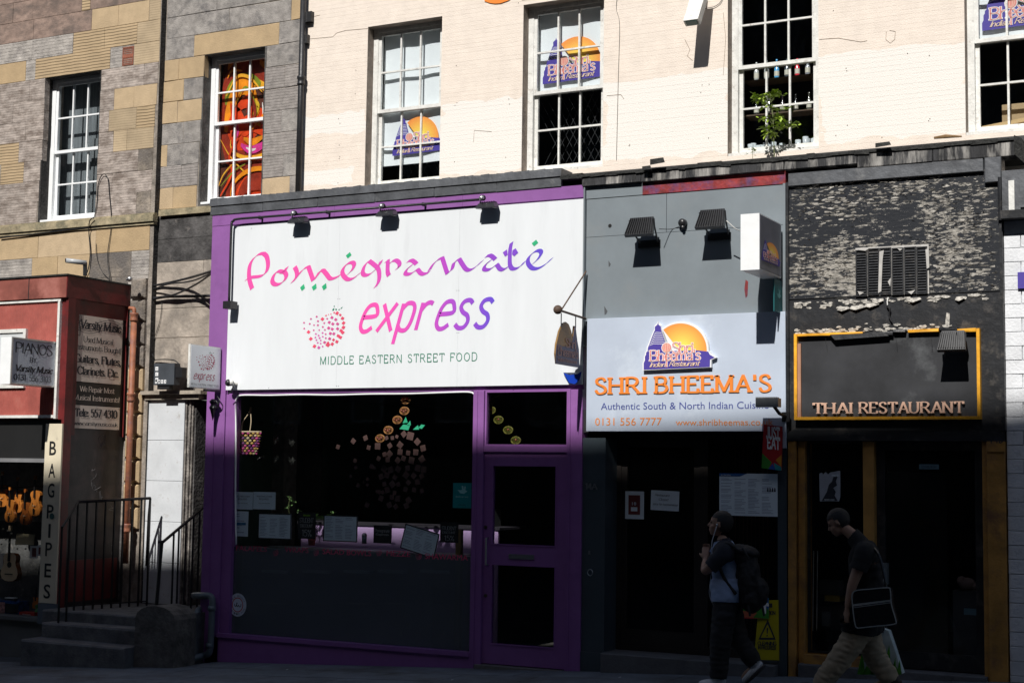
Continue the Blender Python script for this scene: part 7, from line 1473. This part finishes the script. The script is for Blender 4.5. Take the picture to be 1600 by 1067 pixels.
# rusty downpipe beside the music shop
rp = mat('rusty_orange_paint', (.33, .12, .06), .6, .3, 5, .3, 20, dirt=(.22, .10, .09), dscale=8, damt=.5); rpx = E('downpipe', tuple(P(203, 880, T-.2)), 'rusty orange downpipe in the corner between music shop and quoins', 'drainpipe')
yr = T-.28; A1 = P(206, 500, yr); A2 = P(199, 880, yr); xx = (A1.x+A2.x)/2
B('pipe', MB().tube([(xx, yr, A2.z), (xx, yr, A1.z)], .042, 12), rp, rpx, smooth=True); B('swan_neck', MB().tube(cr([(xx, yr, A1.z), (xx, yr, A1.z+.13), Vector((xx-.02, yr, A1.z+.16)), Vector((xx-.09, yr, A1.z+.17))], 4), .028, 8), rp, rpx, smooth=True)
for py in (497, 622, 826): c = P(204, py, yr); B('socket_collar', MB().lathe((xx, yr, c.z-.05), (0, 0, 1), [(0, .052), (.02, .058), (.04, .05), (.08, .05), (.10, .062), (.12, .06)], 12), rp, rpx, smooth=True)
# cctv tube and cables
cc = E('security_camera', tuple(P(140, 428, .2)), 'white tube camera on a black post above the red music shop', 'camera'); c = P(122, 410, .1)
B('tube', MB().tube([P(103, 407, -.05), P(135, 411, .15)], .034, 12), mat('grey_tube', (.42, .43, .44), .35), cc, smooth=True); B('lens', MB().tube([P(102, 407, -.06), P(104, 407, -.05)], .026, 12), lens, cc); B('post', MB().tube([P(133, 410, .15), P(133, 431, .15)], .028, 6), blk, cc)
c2 = P(203, 436, .9); ct2 = E('security_camera', tuple(c2), 'small silver dome camera on the corner of the red cornice', 'camera'); B('dome', MB().ball(tuple(c2), .04, 10), mat('silver_cap', (.55, .55, .55)), ct2, smooth=True); B('lens', MB().ball(tuple(c2+Vector((-.02, -.035, -.01))), .016, 8), lens, ct2)
def cable(pts, r, lab, m_=None): return B('cable', MB().tube(cr(pts, 6), r, 6), m_ or iron, None, lab, 'cable', smooth=True)
yc = T-.06
cable([P(170, 438, yc), P(200, 445, yc), P(230, 447, yc), P(258, 443, yc), P(300, 433, yc-.2), P(336, 422, .3)], .016, 'thick upper black cable sagging from the red cornice to the purple pier')
cable([P(200, 452, yc), P(240, 451, yc), P(262, 444, yc-.1), P(300, 439, yc-.2), P(336, 424, .3)], .011, 'thin black cable just under the thick upper one')
cable([P(205, 464, yc), P(238, 465, yc), P(270, 461, yc-.05), P(305, 445, yc-.2), P(336, 424, .3)], .013, 'lower black cable rising to the purple pier')
cable([P(238, 467, yc), P(262, 463.5, yc), P(300, 463, yc), P(332, 462, yc)], .020, 'straight black conduit crossing the stone under the cables')
cable([P(143, 358, YA-.02), P(151, 320, YA-.02), P(153, 290, YA-.02), P(160, 273, YA-.03), P(168, 278, YA-.03), P(171, 305, YA-.02), P(174, 350, YA-.02), P(168, 400, YA-.03), P(172, 437, YA-.05)], .006, 'thin black cable looping high over the wall right of the left window')
cable([P(146, 340, YA-.09), P(140, 346, YA-.09), P(139, 365, YA-.03), P(141, 395, YA-.03), P(138, 420, YA-.03), P(133, 432, YA-.03)], .008, 'black cable dropping from the left window sill to the tube camera')
cable([P(0, 372, YA-.03), P(60, 365, YA-.03), P(142, 355, YA-.03), P(228, 345, YA-.03)], .010, 'long black cable running level across the brown stone below the left window')
cable([P(150, 380, YA-.02), P(152, 405, YA-.02), P(160, 425, YA-.02), P(173, 438, YA-.03)], .004, 'fine dark wire hanging in a curve left of the looping cable')
# number box on the pilaster
nb = E('intercom_box', tuple(P(255, 600, T-.15)), 'dark box with white letters and numbers above the white pilaster', 'sign'); yb_ = T-.32; v = R(241, 568, 261, 601, yb_)
B('box', bx(v[0], v[1]+.12, yb_, yb_+.12, v[2], v[3]), mat('grey_blue_box', (.06, .068, .08), .5, .2), nb); B('foot', bx(v[0]+.05, v[1]+.02, yb_+.02, yb_+.1, v[2]-.06, v[2]-.001), blk, nb); B('side_box', bx(v[1]+.121, v[1]+.24, yb_+.02, yb_+.12, v[2]+.10, v[3]-.06), blk, nb)
for k, ch in enumerate('NCD'): q = P(243, 577+k*8.5, yb_); B('letter_tile', bx(q.x, q.x+.05, yb_-.004, yb_-.0005, q.z-.018, q.z+.034), paper, nb); B('lettering', lay(MB(), sans(ch), (q.x+.012, yb_-.004, q.z-.010), XX*.026, VZ*.032, NF, .001), inkb, nb)
for k, ch in enumerate('0103'): q = P(242.5+k*4.6, 599, yb_); B('number_tile', bx(q.x, q.x+.038, yb_-.004, yb_-.0005, q.z, q.z+.05), paper, nb); B('lettering', lay(MB(), sans(ch), (q.x+.008, yb_-.004, q.z+.01), XX*.022, VZ*.032, NF, .001), inkb, nb)
cable([P(239, 566, T-.05), P(244, 562, T-.05), P(272, 563, T-.08), P(282, 575, T-.1), P(278, 590, T-.12), P(266, 598, T-.15)], .008, 'black cable curling from the dark number box into the doorway')
cable([P(240, 560, T-.04), P(238, 540, T-.02), P(250, 500, T-.02), P(253, 470, T-.02)], .004, 'fine wire running up the stone over the number box')
q = P(309, 692, T+.2); wl_ = E('door_intercom', tuple(q), 'small grey metal handset box on the dark doorway jamb', 'intercom'); B('body', bx(q.x-.05, q.x+.05, q.y-.06, q.y, q.z-.04, q.z+.07), mat('grey_metal', (.35, .36, .37)), wl_); B('hood', bx(q.x-.055, q.x+.055, q.y-.09, q.y, q.z+.071, q.z+.08), MAT['grey_metal'], wl_)

# ------------------------------------------------------------ the side of the street behind the camera, which shades these fronts
op = E('opposite_terrace', (-8, -24, 0), 'tall shaded stone terrace across the street behind the viewer', 'building')
ysk = -22.
def skyl(px, py, y=0.): p = P(px, py, y); return p.x, p.z+(y-ysk)*(-SUN.z/SUN.y), p.x-(y-ysk)*SUN.x/SUN.y
pr_ = [skyl(80, 742), skyl(335, 692), skyl(915, 688), skyl(1230, 664), skyl(1585, 634)]
pts = [(-60, pr_[0][1]-.6), (pr_[0][2]-1.5, pr_[0][1]-.15), (pr_[0][2], pr_[0][1]), (pr_[1][2]-.9, pr_[0][1]+.12), (pr_[1][2]-.3, pr_[1][1]), (pr_[2][2], pr_[2][1]), (pr_[3][2], pr_[3][1]), (pr_[4][2], pr_[4][1]), (pr_[4][2]+6, pr_[4][1]+.6), (45, pr_[4][1]+.6)]
ost = mat('shaded_terrace_stone', (.07, .06, .052), .9, .3, 1.2, .2, 10); m = MB()
m.quadbox([(p[0], ysk, p[1]) for p in pts]+[(45, ysk, -4), (-60, ysk, -4)], (0, -10, 0)); B('wall', m, ost, op)
wm = mat('opposite_window', (.03, .035, .04), .1); wf_ = mat('opposite_frame', (.5, .5, .48), .5)
random.seed(9); sample = None
for fl_ in range(5):
    for k in range(34):
        x = -56+k*2.9; z = 3.6+fl_*3.5; 
        if sample is None: fr_ = frame(MB(), -.55, .55, .0, .06, 0, 2.0, .08).box(-.47, .47, .01, .05, .96, 1.04).mesh('window', wf_); gm_ = MB().box(-.47, .47, .005, .01, .08, 1.92).mesh('pane', wm); sample = 1
        a = put('window', fr_, op); a.matrix_parent_inverse = Matrix.Translation(-op.location); a.location = (x, ysk+.0, z); b2 = put('pane', gm_, a)
for k in range(17): x = -56+k*5.8; bxx = MB().box(x-1.6, x+1.6, ysk, ysk+.08, -.6, 2.6); B('shop_opening', bxx, wm, op)
B('cornice', MB().box(-60, 45, ysk, ysk+.3, 3.0, 3.3), ost, op)

# small litter on the pavement
rd = random.Random(12); lit = mat('litter_paper', (.55, .55, .53), .7)
for (px, py, l_) in ((706, 1062, 'crumpled white scrap on the pavement below the purple window'), (238, 1030, 'tiny pale scrap at the foot of the guard stone'), (448, 1046, 'small cigarette end on the pavement left of the purple door'), (968, 1058, 'flattened pale gum paper near the grey shopfront step'), (1432, 1052, 'cigarette end near the black glass door')):
    y = -.35; q = P(px, py, y)
    for _ in range(8): d = ray(px, py); t = (ground(q.x)+.006-CZ)/d.z; q = CAM+d*t
    s_ = .014; m = MB().poly([q+Vector((-s_, -s_*.6, 0)), q+Vector((s_, -s_, .004)), q+Vector((s_*1.2, s_, .010)), q+Vector((-s_*.4, s_*1.1, .006))]); B('litter', m, lit, None, l_, 'litter')
# ------------------------------------------------------------ people
def skin(chains, sub=2):
    """chains: lists of (point, radius); a point given twice is the same joint. returns verts, faces"""
    vs = []; rs = []; es = []; idx = {}
    for ch in chains:
        pr = None
        for p, r in ch:
            key = tuple(round(c, 4) for c in p)
            if key not in idx: idx[key] = len(vs); vs.append(tuple(p)); rs.append(r)
            i = idx[key]
            if pr is not None and pr != i: es.append((pr, i))
            pr = i
    me = bpy.data.meshes.new('s'); me.from_pydata(vs, es, []); o = bpy.data.objects.new('s', me); COL.objects.link(o)
    md = o.modifiers.new('s', 'SKIN'); sv = me.skin_vertices[0].data
    for i, r in enumerate(rs):
        sv[i].radius = (r, r) if not isinstance(r, tuple) else r; sv[i].use_root = i == 0
    sb = o.modifiers.new('d', 'SUBSURF'); sb.levels = sub; sb.render_levels = sub
    dg = bpy.context.evaluated_depsgraph_get(); m2 = bpy.data.meshes.new_from_object(o.evaluated_get(dg)); v = [tuple(q.co) for q in m2.vertices]; f = [tuple(q.vertices) for q in m2.polygons]
    bpy.data.objects.remove(o); bpy.data.meshes.remove(m2); return v, f
def fuse(name, mb, mt, parent, vox=.007, it=4, label=None, disp=0.):
    me = mb.mesh(name, mt); o = bpy.data.objects.new(name, me); COL.objects.link(o)
    r = o.modifiers.new('r', 'REMESH'); r.mode = 'VOXEL'; r.voxel_size = vox; r.use_smooth_shade = True
    if it: s = o.modifiers.new('s', 'SMOOTH'); s.iterations = it; s.factor = .6
    if disp:
        t_ = bpy.data.textures.new(name+'_folds', 'CLOUDS'); t_.noise_scale = .09; t_.noise_depth = 2; d_ = o.modifiers.new('d', 'DISPLACE'); d_.texture = t_; d_.strength = disp; d_.mid_level = .5; d_.texture_coords = 'GLOBAL'
    dg = bpy.context.evaluated_depsgraph_get(); m2 = bpy.data.meshes.new_from_object(o.evaluated_get(dg)); bpy.data.objects.remove(o)
    m2.materials.clear(); m2.materials.append(mt); m2.polygons.foreach_set('use_smooth', [True]*len(m2.polygons)); m2.name = name
    return tag(put(name, m2, parent), label)
def ell(mb, c, r, fwd, up_, n=14):
    """ellipsoid with radii (forward, side, up)"""
    fwd = Vector(fwd).normalized(); s_ = fwd.cross(Vector(up_)).normalized(); u_ = s_.cross(fwd); b = MB().ball((0, 0, 0), 1, n)
    mb.add([Vector(c)+fwd*v[0]*r[0]+s_*v[1]*r[1]+u_*v[2]*r[2] for v in b.v], b.f); return mb
def head(body, c, fwd, up_, s=1.):
    f_ = Vector(fwd).normalized(); sd = f_.cross(Vector(up_)).normalized(); u_ = sd.cross(f_); c = Vector(c)
    q = lambda a, b, d: c+(f_*a+sd*b+u_*d)*s
    ell(body, q(-.012, 0, .022), (.098*s, .076*s, .095*s), f_, u_); ell(body, q(.030, 0, -.045), (.062*s, .055*s, .068*s), f_, u_); ell(body, q(.055, 0, -.092), (.028*s, .030*s, .022*s), f_, u_)
    ell(body, q(.070, 0, .022), (.018*s, .052*s, .012*s), f_, u_); body.tube([q(.082, 0, .012), q(.106, 0, -.030), q(.088, 0, -.036)], [.008*s, .014*s, .009*s], 8); ell(body, q(.086, 0, -.062), (.012*s, .022*s, .008*s), f_, u_); ell(body, q(.084, 0, -.072), (.011*s, .019*s, .007*s), f_, u_)
    for k in (-1, 1): ell(body, q(-.010, k*.078, -.008), (.020*s, .008*s, .032*s), f_+sd*k*.3, u_); ell(body, q(.052, k*.042, -.03), (.022*s, .020*s, .02*s), f_, u_)
    return q
def finger(body, base, d, curl, L, r=.0085): # three bones that bend towards curl
    d = Vector(d).normalized(); curl = Vector(curl).normalized(); pts = [Vector(base)-d*.02]; p = Vector(base); pts.append(p)
    for k, fr in enumerate((.45, .32, .23)): d = (d+curl*(.30+.18*k)).normalized(); p = p+d*L*fr; pts.append(p)
    body.tube(pts, [r*1.1, r*1.1, r, r*.9, r*.7], 7)
def hand(body, wrist, d, palm_n, thumb_d, curl=.0, L=.075):
    d = Vector(d).normalized(); n_ = Vector(palm_n).normalized(); s_ = d.cross(n_).normalized(); w_ = Vector(wrist)
    ell(body, w_+d*.045, (.052, .040, .016), d, n_); ell(body, w_, (.04, .026, .022), d, n_)
    for k, l_ in enumerate((.92, 1.0, .95, .78)): o_ = (k-1.5)*.019; finger(body, w_+d*.088+s_*o_, d+s_*o_*2, n_, L*l_)
    t_ = s_*(-1 if Vector(thumb_d).dot(s_) < 0 else 1); finger(body, w_+d*.03+t_*.030, d*.8+t_*.8, n_*.6+d*.3, .06, .0105)
def garment(name, body_o, chains, pick, mt, parent, off=.012, label=None, folds=.006, fs=9., flare=None):
    """cloth that follows the body: the body's own surface, pushed outwards where pick() says so"""
    me = body_o.data; segs = []
    for ci, ch in enumerate(chains):
        for si in range(len(ch)-1): segs.append((ci, si, Vector(ch[si][0]), Vector(ch[si+1][0]), ch[si][1], ch[si+1][1]))
    rr_ = lambda r: r if not isinstance(r, tuple) else min(r)
    ok = []; info = []
    for v in me.vertices:
        best = None
        for ci, si, a, b2, ra, rb in segs:
            ab = b2-a; t = max(0, min(1, (v.co-a).dot(ab)/max(ab.length_squared, 1e-9))); d = (v.co-(a+ab*t)).length-(rr_(ra)*(1-t)+rr_(rb)*t)
            if best is None or d < best[0]: best = (d, ci, si, t)
        info.append(best); ok.append(pick(best[1], best[2], best[3], v.co))
    idx = {}; vs = []; fs_ = []
    for p in me.polygons:
        if all(ok[i] for i in p.vertices):
            for i in p.vertices:
                if i not in idx:
                    v = me.vertices[i]; idx[i] = len(vs); n_ = noise.noise(v.co*fs+Vector((0, 0, v.co.z*fs)))+.5*noise.noise(v.co*fs*2.3); fl = flare(*info[i][1:]) if flare else 0
                    vs.append(tuple(v.co+v.normal*(off+fl+folds*(.6+n_))))
            fs_.append(tuple(idx[i] for i in p.vertices))
    return B(name, MB().add(vs, fs_), mt, parent, label, smooth=True)
skn = mat('skin_tone', (.36, .21, .145), .55, .08, 6); hair = mat('black_hair', (.010, .009, .009), .6, .3, 60, .8, 150)
# --- man with backpack
Y0 = -1.15; q = lambda px, py, dy=0.: P(px, py, Y0+dy)
g1 = ground(q(1130, 1060).x)
p1 = E('person', (q(1135, 1060).x, Y0, g1), 'man walking left in pale blue and black shirt with white earphones', 'person')
body = MB(); hp_ = q(1137, 930); sh = q(1131, 858); nk = q(1130, 846)
LH = q(1134, 938, -.10); RH = q(1138, 938, .10)
fL = Vector((q(1128, 1060).x, Y0-.09, g1+.09)); kL = q(1126, 1000, -.11); kR = q(1152, 997, .10); fR = q(1180, 1036, .12)
LS = q(1134, 862, -.19); RS = q(1132, 862, .17); LE = q(1100, 895, -.23); LW = q(1102, 874, -.08); RE = q(1114, 893, .19); RW = q(1108, 870, .05)
CL = sh+Vector((0, 0, -.02))
tor = [(hp_, .145), (q(1137, 905), .125), (q(1136, 880), .135), (CL, .105), (nk, .058), (q(1127, 835), .052)]
legs = [[(hp_, .145), (LH, .10), (kL, .066), (Vector((fL.x, fL.y, g1+.10)), .044)], [(hp_, .145), (RH, .10), (kR, .064), (fR, .044)]]
arms = [[(CL, .105), (LS, .064), (LE, .046), (LW, .031)], [(CL, .105), (RS, .062), (RE, .044), (RW, .031)]]
body.add(*skin([tor]+legs+arms)); hc = q(1125, 818); fd = Vector((-1, -.12, .10)); hq = head(body, hc, fd, (0, 0, 1), 1.08)
hand(body, LW, (-.15, .5, 1), (-.3, 1, -.2), (0, 0, 1)); hand(body, RW, (-.1, -.3, 1), (.2, -1, 0), (0, 0, 1))
for a, b2 in ((Vector((fL.x, fL.y, g1+.07)), Vector((-1, 0, 0))), (fR, Vector((-.75, 0, -.66)))): ell(body, a+b2*.07+Vector((0, 0, -.03)), (.12, .042, .035), b2, (0, 0, 1))
bo = fuse('body', body, skn, p1, .008, 3)
hm = MB(); ell(hm, hq(-.020, 0, .020), (.112, .090, .112), fd, (0, 0, 1), 20); hm2 = MB(); 
fs = [v for v in hm.v]; hcv = hq(0, 0, 0); hu = Vector((0, 0, 1)); hf = fd.normalized()
keep = [f for f in hm.f if all(((Vector(hm.v[i])-hcv).dot(hu) > -.008+max(0, (Vector(hm.v[i])-hcv).dot(hf))*.80 or ((Vector(hm.v[i])-hcv).dot(hf) < -.018 and (Vector(hm.v[i])-hcv).dot(hu) > -.085)) for i in f)]
hm.f = keep; ho = B('hair', hm, hair, p1, smooth=True)
for k in (-1, 1): e_ = MB(); ell(e_, hq(.074, k*.032, .004), (.010, .014, .008), fd, (0, 0, 1), 8); B('eye', e_, mat('dark_eye', (.02, .015, .012), .2), p1, smooth=True); e_ = MB(); ell(e_, hq(.083, k*.034, .022), (.006, .02, .004), fd, (0, 0, 1), 8); B('eyebrow', e_, hair, p1)
navyc = mat('dark_navy_cloth', (.012, .014, .024), .85, .2, 20, .2, 200); bluec = mat('pale_blue_cloth', (.28, .37, .55), .85, .1, 8, .2, 200); trk = mat('charcoal_trousers', (.022, .022, .025), .85, .3, 6, .3, 120)
CH1 = [tor]+legs+arms; zh = hp_.z
garment('shirt', bo, CH1, lambda c, k, t, p: p.x > q(1109, 880).x and ((c == 0 and k <= 2 and p.z > zh-.06) or (c in (1, 2) and p.z > zh-.055) or (c in (3, 4) and k == 0 and t < .45)), bluec, p1, .016, 'pale blue panels of the shirt', .012, 9., lambda c, k, t: .022 if (c == 0 and k == 0) or c in (1, 2) else 0)
for c_ in (3, 4): garment('sleeve', bo, CH1, lambda c, k, t, p: c == c_ and ((k == 0 and t > .3) or (k == 1 and t < .72)), navyc, p1, .022, 'dark navy short sleeve', .008)
garment('collar', bo, CH1, lambda c, k, t, p: (c == 0 and ((k == 3 and .15 < t) or (k == 4 and t < .3))) , navyc, p1, .018, None, .002)
garment('trousers', bo, CH1, lambda c, k, t, p: (c in (0, 1, 2) and p.z < zh+.02 and not (c in (1, 2) and k == 2 and t > .93)), trk, p1, .010, None, .010, 14., lambda c, k, t: .012+(.016*(1 if k == 2 else t) if c in (1, 2) and k >= 1 else 0))
shw = mat('white_trainer', (.72, .75, .78), .6, .1); sol = mat('dark_shoe_side', (.05, .05, .055), .7)
for a, b2 in ((Vector((fL.x, fL.y, g1+.075)), Vector((-1, 0, 0))), (fR+Vector((0, 0, -.02)), Vector((-.72, 0, -.70)))):
    up_ = Vector((0, 0, 1)); u_ = (up_-b2*up_.dot(b2)).normalized(); s2 = MB(); ell(s2, a+b2*.065-u_*.025, (.145, .052, .045), b2, u_); ell(s2, a+b2*-.01+u_*.01, (.065, .048, .06), b2, u_); t_ = fuse('shoe', s2, shw, p1, .007, 2)
    s3 = MB(); ell(s3, a+b2*.065-u_*.060, (.155, .056, .018), b2, u_); B('sole', s3, sol, t_, smooth=True)
# earphones
cabw = mat('white_earphone', (.5, .52, .55), .5); s_ = -.082 
ea = hq(-.004, .0, -.008); ea = Vector((ea.x-.002, ea.y-.088, ea.z)); ep = E('earphones', tuple(ea), 'white earphones with a cord looping down the chest of the man with the backpack', 'earphones')
B('earbud', MB().ball(tuple(ea), .013, 8), cabw, ep, smooth=True); B('cord', MB().tube(cr([ea, q(1114, 840, -.14), q(1112, 852, -.17), q(1113, 880, -.18), q(1110, 905, -.18), q(1108, 925, -.17), q(1112, 940, -.16), q(1118, 950, -.15), q(1122, 960, -.12)], 5), .0035, 5), cabw, ep)
# backpack
bkm = mat('black_nylon', (.012, .012, .014), .7, .3, 10, .4, 60); bp_ = E('backpack', tuple(q(1168, 950)), 'large black backpack on the back of the man walking left', 'backpack')
m = MB(); ell(m, q(1169, 905), (.125, .15, .27), (1, 0, 0), (.12, 0, 1), 18); ell(m, q(1175, 935), (.12, .14, .14), (1, 0, 0), (0, 0, 1)); ell(m, q(1162, 868), (.12, .14, .10), (1, 0, -.2), (0, 0, 1)); ell(m, q(1190, 925), (.06, .11, .14), (1, 0, 0), (0, 0, 1)); fuse('main_sack', m, bkm, bp_, .010, 3, None, .04)
m = MB(); ell(m, q(1165, 860), (.14, .15, .055), (1, 0, -.25), (0, 0, 1), 16); fuse('top_lid', m, bkm, bp_, .010, 2, None, .03)
for dy in (-.16, .14):
    m = MB(); pts = cr([q(1156, 862, dy), q(1140, 850, dy*1.05), q(1128, 852, dy*1.0), q(1124, 875, dy), q(1130, 900, dy), q(1150, 928, dy)], 5); m.tube(pts, .017, 6); B('shoulder_strap', m, bkm, bp_, smooth=True)
for px in (1172, 1194): B('dangling_strap', MB().tube([q(px-3, 945, -.12), q(px, 962, -.13)], .012, 6), bkm, bp_)
B('buckle', MB().tube([q(1160, 856, -.16), q(1170, 872, -.17)], .012, 6), bkm, bp_)

# --- man with shoulder bag
Y0 = -1.45; g2 = ground(q(1330, 1060).x)
p2 = E('person', (q(1335, 1060).x, Y0, g2), 'man in black polo shirt and khaki trousers striding left with his head bowed', 'person'); body = MB()
hp_ = q(1348, 972); ch = q(1352, 868); nk = q(1336, 838); LS = q(1352, 860, -.19); RS = q(1350, 862, .18); LE = q(1331, 915, -.22); LW = q(1324, 951, -.22); RE = q(1362, 920, .20); RW = q(1369, 965, .15)
LH = q(1344, 984, -.10); RH = q(1354, 984, .10); fL = Vector((q(1284, 1075).x, Y0-.08, g2+.09)); kL = q(1312, 1030, -.10); fR = Vector((q(1390, 1075).x, Y0+.1, g2+.16)); kR = q(1369, 1030, .10)
CL = ch+Vector((0, 0, -.01))
CH2 = [[(hp_, .15), (q(1352, 930), .13), (q(1356, 895), .14), (CL, .115), (nk, .060), (q(1324, 829), .056), (q(1313, 820), .052)], [(hp_, .15), (LH, .105), (kL, .070), (fL, .046)], [(hp_, .15), (RH, .105), (kR, .068), (fR, .046)], [(CL, .115), (LS, .068), (LE, .048), (LW, .032)], [(CL, .115), (RS, .066), (RE, .046), (RW, .031)]]
body.add(*skin(CH2))
fd = Vector((-.86, -.12, -.48)); ud = Vector((-.45, 0, .9)); hc = q(1309, 816); hq = head(body, hc, fd, ud, 1.0)
hand(body, LW, (-.08, 0, -1), (.6, .8, 0), (-1, 0, 0), L=.08); hand(body, RW, (0, 0, -1), (-.3, -.9, 0), (-1, 0, 0))
for a, b2 in ((fL, Vector((-.95, 0, .1))), (fR, Vector((-.9, 0, -.4)))): ell(body, a+b2*.06+Vector((0, 0, -.03)), (.12, .045, .035), b2, (0, 0, 1))
bo2 = fuse('body', body, skn, p2, .008, 3)
hm = MB(); f_ = fd.normalized(); s_ = f_.cross(ud).normalized(); u_ = s_.cross(f_); ell(hm, hq(-.020, 0, .022), (.108, .086, .108), fd, ud, 20); c_ = hq(0, 0, 0)
hm.f = [f for f in hm.f if all(((Vector(hm.v[i])-c_).dot(u_) > -.006+max(0, (Vector(hm.v[i])-c_).dot(f_))*.78 or ((Vector(hm.v[i])-c_).dot(f_) < -.018 and (Vector(hm.v[i])-c_).dot(u_) > -.085)) for i in f)]; B('hair', hm, hair, p2, smooth=True)
for k in (-1, 1): e_ = MB(); ell(e_, hq(.074, k*.032, .004), (.010, .014, .008), fd, ud, 8); B('eye', e_, MAT['dark_eye'], p2, smooth=True); e_ = MB(); ell(e_, hq(.083, k*.034, .022), (.006, .02, .004), fd, ud, 8); B('eyebrow', e_, hair, p2)
blkc = mat('black_cloth', (.010, .010, .011), .9, .2, 10, .2, 200); kh = mat('khaki_cloth', (.38, .30, .20), .85, .12, 5, .3, 120)
zh = hp_.z
garment('shirt', bo2, CH2, lambda c, k, t, p: (c == 0 and k <= 2 and p.z > zh-.10) or (c in (1, 2) and p.z > zh-.09) or (c in (3, 4) and k == 0 and t < .45), blkc, p2, .020, None, .014, 9., lambda c, k, t: .020 if (c == 0 and k == 0) or c in (1, 2) else 0)
for c_ in (3, 4): garment('sleeve', bo2, CH2, lambda c, k, t, p: c == c_ and ((k == 0 and t > .3) or (k == 1 and t < .55)), blkc, p2, .024, None, .008)
garment('collar', bo2, CH2, lambda c, k, t, p: (c == 0 and ((k == 3 and .15 < t) or (k == 4 and t < .3))), blkc, p2, .018, None, .002)
garment('trousers', bo2, CH2, lambda c, k, t, p: (c in (0, 1, 2) and p.z < zh+.02 and not (c in (1, 2) and k == 2 and t > .93)), kh, p2, .010, None, .010, 16., lambda c, k, t: .008+(.018*(1 if k == 2 else t) if c in (1, 2) and k >= 1 else 0))
for a, b2 in ((fL, Vector((-1, 0, .12))), (fR, Vector((-.88, 0, -.45)))):
    up_ = Vector((0, 0, 1)); u_ = (up_-b2*up_.dot(b2)).normalized(); s2 = MB(); ell(s2, a+b2*.06-u_*.035, (.145, .052, .045), b2, u_); ell(s2, a+b2*-.01+u_*.0, (.065, .048, .055), b2, u_); t_ = fuse('shoe', s2, mat('brown_leather', (.05, .03, .02), .5), p2, .008, 2)
    s3 = MB(); ell(s3, a+b2*.06-u_*.068, (.155, .056, .014), b2, u_); B('sole', s3, sol, t_, smooth=True)
# messenger bag
mb_ = E('shoulder_bag', tuple(q(1365, 980, -.3)), 'black shoulder bag piped in white at the hip of the man with bowed head', 'bag'); yb2_ = -.30
leather = mat('black_leatherette', (.010, .010, .012), .25, .2, 6, .3, 25); pip = mat('white_piping', (.34, .36, .35), .5)
fr4 = [q(a, b2, yb2_) for a, b2 in ((1337, 977), (1340, 981), (1396, 975), (1400, 971), (1392, 943), (1391, 922), (1388, 918), (1334, 923), (1332, 943))]
s2 = MB().quadbox(fr4, (0, .11, 0)); B('bag_body', s2, leather, mb_)
loop = cr([q(a, b2, yb2_-.004) for a, b2 in ((1340, 981), (1368, 978), (1396, 975), (1400, 970), (1393, 945), (1391, 922), (1387, 918), (1360, 920), (1334, 924), (1332, 943), (1336, 975), (1340, 981))], 4)
B('piping', MB().tube(loop, .005, 6), pip, mb_); B('stripe', MB().quadbox([q(1333, 947, yb2_-.004), q(1392, 939, yb2_-.004), q(1391.5, 936.5, yb2_-.004), q(1333, 943.5, yb2_-.004)], (0, .003, 0)), pip, mb_); B('stripe', MB().quadbox([q(1333, 949.5, yb2_-.004), q(1392, 941.5, yb2_-.004), q(1392, 940.5, yb2_-.004), q(1333, 948.5, yb2_-.004)], (0, .003, 0)), pip, mb_)
B('strap', MB().tube(cr([q(1385, 920, -.24), q(1382, 900, -.23), q(1372, 865, -.18), q(1352, 846, -.06), q(1345, 850, .08)], 5), .014, 6), leather, mb_)
# green carrier bag
gb2 = E('carrier_bag', tuple(q(1378, 1050, .25)), 'green and white plastic carrier bag behind the legs of the khaki trousers', 'bag'); yg_ = .22
pts = [q(a, b2, yg_) for a, b2 in ((1340, 1052), (1372, 1057), (1410, 1052), (1399, 1018), (1388, 985), (1374, 980), (1350, 1008))]; s2 = MB().quadbox(pts, (0, .10, 0)); B('bag_sack', s2, mat('white_plastic', (.62, .72, .72), .4, .2, 6), gb2)
m = MB(); rd = random.Random(6)
for k in range(16): a = q(1343+k*4.1, 1053, yg_-.004); h_ = rd.uniform(.10, .30)*(1 if k < 13 else .6); m.poly([a+Vector((-.022, 0, 0)), a+Vector((.024, 0, 0)), a+Vector((.015+rd.uniform(-.02, .03), 0, h_))])
B('grass_print', m, mat('grass_green_print', (.10, .42, .03), .45, .3, 12), gb2)
B('handle', MB().tube(cr([q(1374, 984, yg_+.05), q(1371, 972, .17), q(1378, 984, yg_+.05)]), .008, 6), MAT['white_plastic'], gb2)
